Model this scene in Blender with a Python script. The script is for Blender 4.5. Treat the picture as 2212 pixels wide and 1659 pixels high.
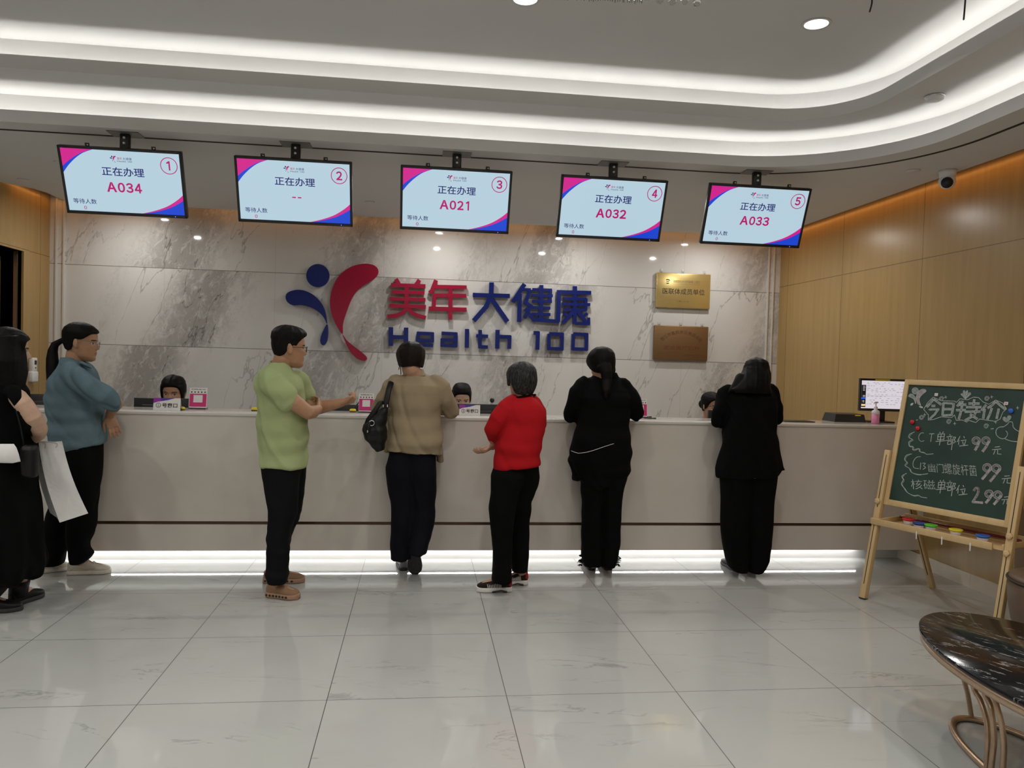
import bpy, bmesh, math, random
import numpy as np
from mathutils import Vector, Matrix

for o in list(bpy.data.objects):
    bpy.data.objects.remove(o)
SC = bpy.context.scene
COL = SC.collection
PI = math.pi

# ------------------------------------------------------------------ camera
FPX = 1658.02
YAW, PITCH, ROLL = 0.1201, -0.0290, 0.0283
CAM = np.array([0.0, 0.0, 1.52])


def cam_axes():
    cy, sy = math.cos(YAW), math.sin(YAW)
    cp, sp = math.cos(PITCH), math.sin(PITCH)
    f = np.array([sy * cp, cy * cp, sp])
    r0 = np.array([cy, -sy, 0.0])
    u0 = np.cross(r0, f)
    c, s = math.cos(ROLL), math.sin(ROLL)
    return c * r0 + s * u0, -s * r0 + c * u0, f


CR, CU, CF = cam_axes()
camd = bpy.data.cameras.new('camera')
camo = bpy.data.objects.new('camera', camd)
COL.objects.link(camo)
camd.sensor_width = 36.0
camd.lens = FPX / 2212 * 36.0
camd.clip_start = 0.05
mw = Matrix.Identity(4)
for i in range(3):
    mw[i][0], mw[i][1], mw[i][2], mw[i][3] = CR[i], CU[i], -CF[i], CAM[i]
camo.matrix_world = mw
SC.camera = camo


def ray(u, v):
    return CF + (u - 1106.0) / FPX * CR - (v - 829.5) / FPX * CU


def at(u, v, Y):
    """the point of the room at depth Y that the photo shows at pixel u, v"""
    d = ray(u, v)
    return CAM + d * (Y / d[1])


def atz(u, v, z):
    d = ray(u, v)
    return CAM + d * ((z - CAM[2]) / d[2])


# ------------------------------------------------------------------ room constants
Z1, Z2, Z3 = 2.956, 3.175, 3.40          # soffit, middle tray, top ceiling
YM, XR, XL = 8.16, 3.945, -3.67          # marble wall, right wall, left wall of the alcove
YCF = 5.55                               # counter front face
ROOM_L, ROOM_B, YRET = -7.0, -4.0, 6.6   # lobby left, lobby back, return wall on the left
TRL, TRB = -6.2, -3.2                    # far sides of the ceiling tray

# ------------------------------------------------------------------ world, exposure
w = bpy.data.worlds.new('world')
SC.world = w
w.use_nodes = True
w.node_tree.nodes['Background'].inputs[0].default_value = (0.8, 0.85, 0.9, 1)
w.node_tree.nodes['Background'].inputs[1].default_value = 0.02
SC.view_settings.view_transform = 'Standard'
SC.view_settings.look = 'None'
SC.view_settings.exposure = 0.0
SC.view_settings.gamma = 1.0
SC.view_settings.use_curve_mapping = False
SC.cycles.use_denoising = True
SC.cycles.max_bounces = 7
SC.cycles.diffuse_bounces = 4
SC.cycles.glossy_bounces = 4
SC.cycles.transmission_bounces = 6
SC.cycles.sample_clamp_indirect = 4.0
SC.cycles.caustics_reflective = False
SC.cycles.caustics_refractive = False

# ------------------------------------------------------------------ lamps
E_COVE, E_WARM, E_SOFFIT, E_MAIN, E_KICK = 1.35, 0.5, 8.6, 8.8, 1.5
COOL, WHITE, WARM = (1.0, 0.99, 0.97), (1.0, 0.975, 0.935), (1.0, 0.42, 0.10)


def area(name, loc, aim, sx, sy, energy, color, spread=180, shape='RECTANGLE', along=None):
    l = bpy.data.lights.new(name, 'AREA')
    l.shape = shape
    l.size = sx
    if shape in ('RECTANGLE', 'ELLIPSE'):
        l.size_y = sy
    l.energy = energy
    l.color = color
    l.spread = math.radians(spread)
    o = bpy.data.objects.new(name, l)
    COL.objects.link(o)
    z = -Vector(aim).normalized()
    x = Vector(along).normalized() if along is not None else z.orthogonal().normalized()
    y = z.cross(x)
    m = Matrix.Identity(4)
    for i in range(3):
        m[i][0], m[i][1], m[i][2], m[i][3] = x[i], y[i], z[i], loc[i]
    o.matrix_world = m
    return o


def tray_path(yc, xc, R, n=10):
    """plan of one ceiling step: from the far left along the counter, round the corner, back past the camera"""
    pts = [(TRL, yc)]
    x = TRL
    while x < xc - R - 0.01:
        x = min(x + 1.0, xc - R)
        pts.append((x, yc))
    for k in range(1, n + 1):
        a = PI / 2 - k / n * PI / 2
        pts.append((xc - R + R * math.cos(a), yc - R + R * math.sin(a)))
    y = yc - R
    while y > TRB + 0.01:
        y = max(y - 1.0, TRB)
        pts.append((xc, y))
    return pts


LIP2 = dict(yc=5.285, xc=3.172, R=1.0)
LIP1 = dict(yc=4.925, xc=2.782, R=0.52)


def grow(t, d):
    return dict(yc=t['yc'] + d, xc=t['xc'] + d, R=t['R'] + d)


for tier, lip, zt in (('upper', LIP1, Z2), ('lower', LIP2, Z1)):
    pts = tray_path(n=6, **grow(lip, 0.075))
    for i in range(len(pts) - 1):
        a, b = Vector((*pts[i], 0)), Vector((*pts[i + 1], 0))
        L = (b - a).length
        m = (a + b) / 2
        zz = zt + 0.028
        area('cove_lamp', (m.x, m.y, zz), (0, 0, 1), L * 0.99, 0.02, E_COVE * L, COOL, along=b - a)
# small downlights let into the soffit over the desk, and the large ones in the top ceiling
SOFFIT_DL = [(x, y) for x in (-2.78, 0.18, 1.55, 3.05) for y in (6.33, 7.57)]
MAIN_DL = [(0.495, 4.0), (2.09, 4.0)] + [(x, y) for x in (-4.3, -2.7, -1.1, 0.495, 2.09) for y in (2.2, 0.4, -1.5)] + [(-2.7, 4.0), (-4.3, 4.0)]  # first two are in view; the rest are added unseen to light the lobby
for x, y in SOFFIT_DL:
    area('soffit_lamp', (x, y, Z1 - 0.006), (0, 0, -1), 0.07, 0, E_SOFFIT, WHITE, 172, 'DISK')
for x, y in MAIN_DL:
    area('ceiling_lamp', (x, y, Z3 - 0.012), (0, 0, -1), 0.12, 0, E_MAIN * (1.75 if y < 1 else 1), WHITE, 150, 'DISK')  # unseen rear rows made stronger to brighten the counter front
# warm strips in the slots between soffit and walls
area('slot_lamp', (0.15, 8.06, Z1 + 0.06), (0, 0.35, -1), 7.4, 0.02, E_WARM * 4.6, WARM, 160, along=(1, 0, 0))
area('slot_lamp', (XR - 0.09, 3.2, Z1 + 0.06), (0.35, 0, -1), 9.6, 0.02, E_WARM * 11.0, WARM, 160, along=(0, 1, 0))
area('slot_lamp', (XL + 0.09, 7.75, Z1 + 0.06), (-0.35, 0, -1), 0.7, 0.02, E_WARM * 0.7, WARM, 160, along=(0, 1, 0))
# strip under the counter
area('kick_lamp', (-0.04, 5.815, 0.102), (0, -0.35, -1), 7.2, 0.010, E_KICK * 7.2, COOL, 180, along=(1, 0, 0))

# ------------------------------------------------------------------ mesh helpers
WL = {}          # world origin of every object made here


class MB:
    """collects solids in world coordinates; build() links them as ONE mesh object"""

    def __init__(self):
        self.v, self.f, self.m, self.s = [], [], [], []

    def add(self, verts, faces, mi=0, smooth=False):
        o = len(self.v)
        self.v += [tuple(float(c) for c in p) for p in verts]
        self.f += [tuple(i + o for i in f) for f in faces]
        self.m += [mi] * len(faces)
        self.s += [smooth] * len(faces)
        return self

    def box(self, lo, hi, mi=0, M=None):
        x0, y0, z0 = lo
        x1, y1, z1 = hi
        vs = [Vector(p) for p in ((x0, y0, z0), (x1, y0, z0), (x1, y1, z0), (x0, y1, z0), (x0, y0, z1), (x1, y0, z1), (x1, y1, z1), (x0, y1, z1))]
        if M is not None:
            vs = [M @ p for p in vs]
        fs = [(0, 3, 2, 1), (4, 5, 6, 7), (0, 1, 5, 4), (1, 2, 6, 5), (2, 3, 7, 6), (3, 0, 4, 7)]
        return self.add(vs, fs, mi)

    def bbox(self, lo, hi, b=0.004, mi=0, M=None, seg=2):
        """box with rounded edges"""
        bm = bmesh.new()
        bmesh.ops.create_cube(bm, size=1.0)
        c = [(lo[i] + hi[i]) / 2 for i in range(3)]
        d = [hi[i] - lo[i] for i in range(3)]
        for p in bm.verts:
            p.co = Vector([c[i] + p.co[i] * d[i] for i in range(3)])
        bmesh.ops.bevel(bm, geom=list(bm.edges), offset=min(b, min(abs(x) for x in d) * 0.45), segments=seg, profile=0.5, affect='EDGES')
        bm.verts.index_update()
        vs = [(M @ p.co) if M is not None else p.co.copy() for p in bm.verts]
        fs = [[q.index for q in f.verts] for f in bm.faces]
        bm.free()
        return self.add(vs, fs, mi, True)

    def rings(self, R, mi=0, smooth=True, cap=True, closed=False):
        n = len(R[0])
        vs = [p for r in R for p in r]
        fs = []
        K = len(R)
        for k in range(K if closed else K - 1):
            k2 = (k + 1) % K
            for i in range(n):
                j = (i + 1) % n
                fs.append((k * n + i, k * n + j, k2 * n + j, k2 * n + i))
        if cap and not closed:
            fs.append(tuple(range(n - 1, -1, -1)))
            fs.append(tuple((K - 1) * n + i for i in range(n)))
        return self.add(vs, fs, mi, smooth)

    def tube(self, pts, rad, n=12, mi=0, flat=1.0, ref=None, dome=True, smooth=True, closed=False):
        """tapering tube through points; flat squeezes it along ref"""
        P = [Vector(p) for p in pts]
        if not hasattr(rad, '__len__'):
            rad = [rad] * len(P)
        T = []
        for i in range(len(P)):
            if closed:
                t = P[(i + 1) % len(P)] - P[i - 1]
            else:
                t = P[min(i + 1, len(P) - 1)] - P[max(i - 1, 0)]
            T.append(t.normalized() if t.length > 1e-9 else Vector((0, 0, 1)))
        a = Vector(ref) if ref is not None else T[0].orthogonal()
        R = []

        def ring(c, t, r, a):
            b = t.cross(a).normalized()
            a2 = b.cross(t).normalized()
            return [c + a2 * (r * flat * math.cos(q * 2 * PI / n)) + b * (r * math.sin(q * 2 * PI / n)) for q in range(n)], a2
        for i, (c, t, r) in enumerate(zip(P, T, rad)):
            if dome and not closed and i == 0:
                for h in (0.92, 0.6):
                    g, a = ring(c - t * (r * h * min(flat, 1)), t, r * math.sqrt(1 - h * h), a)
                    R.append(g)
            g, a = ring(c, t, r, a)
            R.append(g)
            if dome and not closed and i == len(P) - 1:
                for h in (0.6, 0.92):
                    g, a = ring(c + t * (r * h * min(flat, 1)), t, r * math.sqrt(1 - h * h), a)
                    R.append(g)
        return self.rings(R, mi, smooth, True, closed)

    def lathe(self, c, prof, n=32, mi=0, sx=1.0, sy=1.0, smooth=True):
        """prof: list of (radius, z) from bottom to top"""
        R = [[(c[0] + r * sx * math.cos(q * 2 * PI / n), c[1] + r * sy * math.sin(q * 2 * PI / n), c[2] + z) for q in range(n)] for r, z in prof]
        return self.rings(R, mi, smooth)

    def ball(self, c, r, n=16, mi=0, M=None):
        rx, ry, rz = r if hasattr(r, '__len__') else (r, r, r)
        R = []
        for k in range(1, n):
            t = -PI / 2 + k * PI / n
            R.append([Vector((rx * math.cos(t) * math.cos(q * 2 * PI / n), ry * math.cos(t) * math.sin(q * 2 * PI / n), rz * math.sin(t))) for q in range(n)])
        c = Vector(c)
        R = [[c + (M @ p if M is not None else p) for p in g] for g in R]
        return self.rings(R, mi)

    def prism(self, poly, fn, d0, d1, mi=0, mside=None):
        """polygon in a plane (2d points, either winding) given thickness; fn(a, b, d) -> world point"""
        A = sum(poly[i][0] * poly[(i + 1) % len(poly)][1] - poly[(i + 1) % len(poly)][0] * poly[i][1] for i in range(len(poly)))
        if A < 0:
            poly = poly[::-1]
        n = len(poly)
        vs = [fn(p[0], p[1], d0) for p in poly] + [fn(p[0], p[1], d1) for p in poly]
        fs = [tuple(range(n - 1, -1, -1)), tuple(range(n, 2 * n))]
        self.add(vs, fs, mi)
        fs = [(i, (i + 1) % n, n + (i + 1) % n, n + i) for i in range(n)]
        return self.add(vs, fs, mi if mside is None else mside)

    def build(self, name, mats, parent=None, loc=None, recalc=True, bevel=0):
        me = bpy.data.meshes.new(name)
        if loc is None:
            if parent is not None:
                loc = WL[parent.name]
            else:
                A = np.array(self.v)
                loc = Vector(((A[:, 0].min() + A[:, 0].max()) / 2, (A[:, 1].min() + A[:, 1].max()) / 2, A[:, 2].min()))
        loc = Vector(loc)
        me.from_pydata([Vector(p) - loc for p in self.v], [], self.f)
        if not isinstance(mats, (list, tuple)):
            mats = [mats]
        for m in mats:
            me.materials.append(m)
        me.polygons.foreach_set('material_index', self.m)
        me.polygons.foreach_set('use_smooth', self.s)
        if recalc:
            bm = bmesh.new()
            bm.from_mesh(me)
            bmesh.ops.recalc_face_normals(bm, faces=bm.faces)
            bm.to_mesh(me)
            bm.free()
        me.update()
        return link(name, me, parent, loc)


def link(name, me, parent, loc):
    o = bpy.data.objects.new(name, me)
    COL.objects.link(o)
    WL[o.name] = Vector(loc)
    if parent is not None:
        o.parent = parent
        o.location = Vector(loc) - WL[parent.name]
    else:
        o.location = loc
    return o


def tag(o, label=None, cat=None, group=None, kind=None):
    if label:
        o['label'] = label
    if cat:
        o['category'] = cat
    if group:
        o['group'] = group
    if kind:
        o['kind'] = kind
    return o


def thing(name, label, cat, loc, group=None):
    o = link(name, None, None, Vector(loc))
    o.empty_display_size = 0.1
    return tag(o, label, cat, group)


def struct(mb, name, mats, parent=None, loc=(0, 0, 0), label=None, cat=None):
    o = mb.build(name, mats, parent, loc)
    if parent is None:
        o['kind'] = 'structure'
    if label:
        tag(o, label, cat)
    return o


def dup(root, offset, label=None):
    r = root.copy()
    COL.objects.link(r)
    r.location = Vector(root.location) + Vector(offset)
    WL[r.name] = WL[root.name] + Vector(offset)
    if label:
        r['label'] = label
    for ch in list(root.children):
        c = ch.copy()
        COL.objects.link(c)
        c.parent = r
        for g in list(ch.children):
            d = g.copy()
            COL.objects.link(d)
            d.parent = c
    return r


_glyph = {}


def glyphs(s, bold=0.0):
    """triangulated text outline, scaled to the unit box"""
    k = (s, bold)
    if k not in _glyph:
        cu = bpy.data.curves.new('text', 'FONT')
        cu.body = s
        cu.size = 1.0
        cu.offset = bold
        cu.resolution_u = 3
        cu.fill_mode = 'FRONT'
        ob = bpy.data.objects.new('text', cu)
        COL.objects.link(ob)
        dg = bpy.context.evaluated_depsgraph_get()
        me = bpy.data.meshes.new_from_object(ob.evaluated_get(dg))
        V = np.array([p.co[:2] for p in me.vertices]) if len(me.vertices) else np.zeros((0, 2))
        F = [tuple(p.vertices) for p in me.polygons]
        bpy.data.objects.remove(ob)
        bpy.data.curves.remove(cu)
        bpy.data.meshes.remove(me)
        lo, hi = V.min(0), V.max(0)
        _glyph[k] = ((V - lo) / (hi - lo), F)
    return _glyph[k]


def put_text(mb, s, fn, a0, a1, b0, b1, d, mi, bold=0.0):
    """text filling the box a0..a1, b0 (bottom)..b1 (top) on the surface fn(a, b, d)"""
    V, F = glyphs(s, bold)
    mb.add([fn(a0 + x * (a1 - a0), b0 + y * (b1 - b0), d) for x, y in V], F, mi)


def stroke_poly(pts, w):
    """outline of a thick polyline as one quad per piece with overlapping joints"""
    out = []
    for i in range(len(pts) - 1):
        a, b = np.array(pts[i], float), np.array(pts[i + 1], float)
        d = b - a
        L = np.hypot(*d)
        if L < 1e-9:
            continue
        d /= L
        n = np.array([-d[1], d[0]]) * w / 2
        e = d * w * 0.35
        a2 = a - (e if i > 0 else 0)
        b2 = b + (e if i < len(pts) - 2 else 0)
        out.append([tuple(a2 + n), tuple(b2 + n), tuple(b2 - n), tuple(a2 - n)])
    return out


def disc(c, r, n=24, ry=None):
    return [(c[0] + r * math.cos(q * 2 * PI / n), c[1] + (ry or r) * math.sin(q * 2 * PI / n)) for q in range(n)]


def spline(pts, n=8, closed=False):
    """Catmull-Rom through 2d or 3d points"""
    P = [np.array(p, float) for p in pts]
    out = []
    K = len(P)
    for i in range(K if closed else K - 1):
        g = (lambda j: P[j % K]) if closed else (lambda j: P[min(max(j, 0), K - 1)])
        p0, p1, p2, p3 = g(i - 1), g(i), g(i + 1), g(i + 2)
        for k in range(n):
            t = k / n
            out.append(0.5 * (2 * p1 + (p2 - p0) * t + (2 * p0 - 5 * p1 + 4 * p2 - p3) * t * t + (3 * p1 - p0 - 3 * p2 + p3) * t ** 3))
    if not closed:
        out.append(P[-1])
    return [tuple(p) for p in out]


# ------------------------------------------------------------------ materials
def srgb(r, g, b):
    f = lambda c: c / 12.92 if c <= 0.04045 else ((c + 0.055) / 1.055) ** 2.4
    return (f(r / 255), f(g / 255), f(b / 255), 1)


class NT:
    """short hand for node trees"""

    def __init__(self, name, rough=0.5, metal=0.0, spec=0.5):
        self.mat = bpy.data.materials.new(name)
        self.mat.use_nodes = True
        self.t = self.mat.node_tree
        self.b = self.t.nodes['Principled BSDF']
        self.b.inputs['Roughness'].default_value = rough
        self.b.inputs['Metallic'].default_value = metal
        self.b.inputs['Specular IOR Level'].default_value = spec
        self._co = None

    def n(self, kind, **kw):
        d = self.t.nodes.new(kind)
        for k, v in kw.items():
            setattr(d, k, v)
        return d

    def put(self, sock, v):
        if hasattr(v, 'is_output'):
            self.t.links.new(v, sock)
        else:
            sock.default_value = v

    def co(self):
        if self._co is None:
            self._co = self.n('ShaderNodeTexCoord').outputs['Object']
        return self._co

    def math(self, op, a, b=0.0, c=0.0):
        d = self.n('ShaderNodeMath', operation=op)
        self.put(d.inputs[0], a)
        self.put(d.inputs[1], b)
        if len(d.inputs) > 2:
            self.put(d.inputs[2], c)
        return d.outputs[0]

    def xyz(self, v=None):
        d = self.n('ShaderNodeSeparateXYZ')
        self.put(d.inputs[0], v if v is not None else self.co())
        return d.outputs

    def vec(self, x, y, z):
        d = self.n('ShaderNodeCombineXYZ')
        for i, q in enumerate((x, y, z)):
            self.put(d.inputs[i], q)
        return d.outputs[0]

    def scale(self, s, v=None):
        d = self.n('ShaderNodeVectorMath', operation='MULTIPLY')
        self.put(d.inputs[0], v if v is not None else self.co())
        d.inputs[1].default_value = s
        return d.outputs[0]

    def noise(self, v, scale, detail=4.0, rough=0.5, dist=0.0):
        d = self.n('ShaderNodeTexNoise')
        self.put(d.inputs['Vector'], v)
        d.inputs['Scale'].default_value = scale
        d.inputs['Detail'].default_value = detail
        d.inputs['Roughness'].default_value = rough
        d.inputs['Distortion'].default_value = dist
        return d.outputs['Fac']

    def ramp(self, f, stops, interp='LINEAR'):
        d = self.n('ShaderNodeValToRGB')
        d.color_ramp.interpolation = interp
        while len(d.color_ramp.elements) < len(stops):
            d.color_ramp.elements.new(0.5)
        for e, (p, c) in zip(d.color_ramp.elements, stops):
            e.position = p
            e.color = c if hasattr(c, '__len__') else (c, c, c, 1)
        self.put(d.inputs[0], f)
        return d.outputs[0]

    def mix(self, f, a, b, blend='MIX'):
        d = self.n('ShaderNodeMix', data_type='RGBA', blend_type=blend)
        self.put(d.inputs[0], f)
        self.put(d.inputs[6], a)
        self.put(d.inputs[7], b)
        return d.outputs[2]

    def smooth(self, v, lo, hi):
        d = self.n('ShaderNodeMapRange', interpolation_type='SMOOTHSTEP')
        self.put(d.inputs[0], v)
        self.put(d.inputs[1], lo)
        self.put(d.inputs[2], hi)
        return d.outputs[0]

    def color(self, c):
        self.put(self.b.inputs['Base Color'], c)
        return self

    def bump(self, h, strength=0.3, dist=0.01):
        d = self.n('ShaderNodeBump')
        d.inputs['Strength'].default_value = strength
        d.inputs['Distance'].default_value = dist
        self.put(d.inputs['Height'], h)
        self.t.links.new(d.outputs[0], self.b.inputs['Normal'])
        return self


def plain(name, c, rough=0.5, metal=0.0, spec=0.5, var=0.06, scale=40):
    m = NT(name, rough, metal, spec)
    n = m.noise(m.co(), scale, 3)
    k = lambda s: tuple(min(1, x * s) for x in c[:3]) + (1,)
    m.color(m.ramp(n, [(0.3, k(1 - var)), (0.7, k(1 + var))]))
    return m.mat


def glow(name, c, s=1.0):
    m = bpy.data.materials.new(name)
    m.use_nodes = True
    b = m.node_tree.nodes['Principled BSDF']
    b.inputs['Base Color'].default_value = (0.01, 0.01, 0.01, 1)
    b.inputs['Roughness'].default_value = 0.15
    b.inputs['Emission Color'].default_value = c
    b.inputs['Emission Strength'].default_value = s
    return m


def fabric(name, c, rough=0.9, weave=700, bump=0.15, mottled=0.12):
    m = NT(name, rough, 0, 0.12)
    n = m.noise(m.co(), 9, 5)
    k = lambda s: tuple(min(1, x * s) for x in c[:3]) + (1,)
    m.color(m.ramp(n, [(0.25, k(1 - mottled)), (0.75, k(1 + mottled))]))
    m.bump(m.noise(m.co(), weave, 2), bump, 0.002)
    return m.mat


def hairmat(name, c, hi):
    m = NT(name, 0.5, 0, 0.10)
    n = m.noise(m.scale((1, 1, 0.12)), 160, 3, 0.6)
    m.color(m.ramp(n, [(0.35, c), (0.7, hi)]))
    m.bump(n, 0.5, 0.004)
    return m.mat


M = {}
M['paint'] = plain('white_ceiling_paint', (0.63, 0.62, 0.60), 0.85, var=0.01, scale=3)
M['black_metal'] = plain('black_painted_metal', (0.018, 0.017, 0.016), 0.45)
M['black_plastic'] = plain('black_plastic', (0.014, 0.014, 0.016), 0.35)
M['black_matte'] = plain('dark_shadow_gap', (0.02, 0.014, 0.01), 0.7)  # dark colour stands in for the shade inside grooves, slots and holes
M['steel'] = plain('brushed_steel', (0.7, 0.7, 0.7), 0.25, 1.0)
M['screw'] = plain('white_screw_heads', (0.8, 0.78, 0.74), 0.4)
M['white_plastic'] = plain('white_plastic', (0.75, 0.75, 0.74), 0.4, var=0.01)
M['lens'] = glow('lit_downlight_lens', (1, 0.97, 0.92, 1), 3.0)
M['navy'] = plain('navy_lacquer', srgb(22, 36, 104), 0.18, var=0.02)
M['crimson'] = plain('crimson_lacquer', srgb(150, 24, 54), 0.18, var=0.02)
M['led'] = glow('blue_indicator', (0.1, 0.1, 1, 1), 3.0)


def marble_wall():
    m = NT('grey_veined_white_marble', 0.05, 0, 0.5)
    x, y, z = m.xyz()
    row = m.math('FLOOR', m.math('DIVIDE', m.math('ADD', z, 0.0), 0.788))
    jog = m.math('MULTIPLY', m.math('SINE', m.math('MULTIPLY', row, 2.4)), 0.22)
    xs = m.math('ADD', x, jog)
    lean = m.math('SUBTRACT', xs, m.math('MULTIPLY', m.math('SUBTRACT', z, 1.9), 0.30))
    p = m.vec(lean, m.math('MULTIPLY', row, 3.7), m.math('MULTIPLY', z, 0.42))
    warp = m.noise(p, 2.2, 6, 0.6)
    # broad grey drifts that run down the slabs
    band = None
    for c, wdt, amp in ((-2.45, 0.34, 1.0), (-0.66, 0.32, 0.9), (1.25, 0.27, 0.85), (3.62, 0.22, 0.7), (0.55, 0.20, 0.35), (-3.4, 0.10, 0.25)):
        d = m.math('SUBTRACT', m.math('ADD', lean, m.math('MULTIPLY', m.math('SUBTRACT', warp, 0.5), 0.55)), c)
        g = m.math('MULTIPLY', m.math('POWER', 2.718, m.math('MULTIPLY', m.math('MULTIPLY', d, d), -1.0 / (wdt * wdt))), amp)
        band = g if band is None else m.math('MAXIMUM', band, g)
    fine = m.noise(m.vec(lean, m.math('MULTIPLY', row, 3.7), m.math('MULTIPLY', z, 0.62)), 12.5, 10, 0.78, 0.7)
    grey = m.math('MULTIPLY', band, m.smooth(m.math('ADD', fine, m.math('MULTIPLY', band, 0.14)), 0.46, 0.64))
    crumb = m.math('MULTIPLY', m.math('POWER', band, 0.6), m.smooth(m.noise(m.vec(lean, m.math('MULTIPLY', row, 3.7), m.math('MULTIPLY', z, 0.55)), 24, 9, 0.74, 1.0), 0.58, 0.66))
    # thin dark cracks
    ck = m.noise(m.vec(lean, m.math('MULTIPLY', row, 5.1), m.math('MULTIPLY', z, 0.25)), 2.6, 5, 0.55, 0.3)
    crack = m.math('SUBTRACT', 1.0, m.smooth(m.math('ABSOLUTE', m.math('SUBTRACT', ck, 0.5)), 0.0, 0.008))
    crack = m.math('MULTIPLY', crack, m.smooth(m.noise(p, 1.3, 3), 0.44, 0.60))
    crack = m.math('MULTIPLY', crack, m.math('ADD', 0.55, m.math('MULTIPLY', band, 0.45)))
    base = m.ramp(m.noise(p, 1.2, 5), [(0.3, (0.60, 0.585, 0.56, 1)), (0.7, (0.68, 0.665, 0.64, 1))])
    c = m.mix(m.math('MULTIPLY', band, 0.35), base, (0.50, 0.48, 0.45, 1))
    c = m.mix(m.math('MULTIPLY', grey, 0.85), c, (0.285, 0.27, 0.25, 1))
    c = m.mix(m.math('MULTIPLY', crumb, 0.75), c, (0.15, 0.14, 0.125, 1))
    c = m.mix(m.math('MULTIPLY', crack, 0.85), c, (0.14, 0.13, 0.12, 1))
    # joints between the slabs
    fz = m.math('ABSOLUTE', m.math('SUBTRACT', m.math('FRACT', m.math('ADD', m.math('DIVIDE', m.math('SUBTRACT', z, 0.002), 0.788), 0.5)), 0.5))
    jz = m.math('LESS_THAN', fz, 0.0035)
    jx = None
    for sx in (-2.587, -1.50, -0.40, 0.672, 1.75, 2.85):
        q = m.math('LESS_THAN', m.math('ABSOLUTE', m.math('SUBTRACT', x, sx)), 0.0016)
        jx = q if jx is None else m.math('MAXIMUM', jx, q)
    c = m.mix(m.math('MULTIPLY', jx, 0.30), c, (0.16, 0.15, 0.14, 1))
    c = m.mix(m.math('MULTIPLY', jz, 0.85), c, (0.10, 0.09, 0.08, 1))
    m.color(c)
    return m.mat


def floor_tiles():
    m = NT('polished_grey_porcelain_tiles', 0.045, 0, 0.5)
    x, y, z = m.xyz()
    fx = m.math('DIVIDE', m.math('SUBTRACT', x, -1.172), 0.80)
    fy = m.math('DIVIDE', m.math('SUBTRACT', y, 3.424), 0.798)
    ix, iy = m.math('FLOOR', fx), m.math('FLOOR', fy)
    hsh = m.math('FRACT', m.math('MULTIPLY', m.math('SINE', m.math('ADD', m.math('MULTIPLY', ix, 12.99), m.math('MULTIPLY', iy, 78.23))), 437.5))
    lx = m.math('SUBTRACT', fx, ix)
    ly = m.math('SUBTRACT', fy, iy)
    p = m.vec(m.math('MULTIPLY', lx, 0.30), m.math('ADD', ly, m.math('MULTIPLY', lx, 0.10)), m.math('MULTIPLY', hsh, 1.4))
    v = m.noise(p, 2.6, 6, 0.6, 0.6)
    vein = m.math('SUBTRACT', 1.0, m.smooth(m.math('ABSOLUTE', m.math('SUBTRACT', v, 0.5)), 0.0, 0.014))
    vein = m.math('MULTIPLY', vein, m.smooth(m.noise(p, 3.0, 3), 0.49, 0.66))
    haze = m.smooth(m.noise(p, 3.4, 5, 0.6), 0.58, 0.85)
    base = m.ramp(m.noise(m.co(), 1.1, 3), [(0.3, (0.425, 0.43, 0.41, 1)), (0.7, (0.465, 0.468, 0.447, 1))])
    c = m.mix(m.math('MULTIPLY', haze, 0.24), base, (0.30, 0.30, 0.285, 1))
    c = m.mix(m.math('MULTIPLY', vein, 0.5), c, (0.20, 0.20, 0.19, 1))
    ex = m.math('MINIMUM', lx, m.math('SUBTRACT', 1.0, lx))
    ey = m.math('MINIMUM', ly, m.math('SUBTRACT', 1.0, ly))
    j = m.math('LESS_THAN', m.math('MINIMUM', ex, ey), 0.0022)
    c = m.mix(j, c, (0.07, 0.065, 0.06, 1))
    m.color(c)
    m.put(m.b.inputs['Roughness'], m.math('ADD', 0.05, m.math('MULTIPLY', j, 0.5)))
    return m.mat


def wood_panel(name, c0, c1, rough=0.33, seams=None):
    m = NT(name, rough, 0, 0.4)
    n = m.noise(m.scale((6, 6, 0.35)), 3.0, 6, 0.55)
    g = m.noise(m.scale((60, 60, 1.2)), 3.0, 3, 0.5)
    c = m.ramp(n, [(0.25, c0), (0.75, c1)])
    c = m.mix(m.math('MULTIPLY', g, 0.22), c, tuple(x * 0.6 for x in c0[:3]) + (1,))
    if seams:
        x, y, z = m.xyz()
        j = None
        for axis, pos in seams:
            q = m.math('LESS_THAN', m.math('ABSOLUTE', m.math('SUBTRACT', {'x': x, 'y': y, 'z': z}[axis], pos)), 0.003)
            j = q if j is None else m.math('MAXIMUM', j, q)
        c = m.mix(m.math('MULTIPLY', j, 0.7), c, (0.05, 0.03, 0.015, 1))
    m.color(c)
    m.bump(g, 0.05, 0.002)
    return m.mat


def counter_stone():
    m = NT('beige_counter_stone', 0.22, 0, 0.5)
    n = m.noise(m.co(), 2.2, 6, 0.6)
    c = m.ramp(n, [(0.25, (0.58, 0.525, 0.465, 1)), (0.75, (0.66, 0.605, 0.545, 1))])
    s = m.smooth(m.noise(m.scale((1, 1, 0.7)), 6, 7, 0.65, 0.7), 0.66, 0.76)
    c = m.mix(m.math('MULTIPLY', s, 0.35), c, (0.28, 0.25, 0.22, 1))
    m.color(c)
    return m.mat


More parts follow.
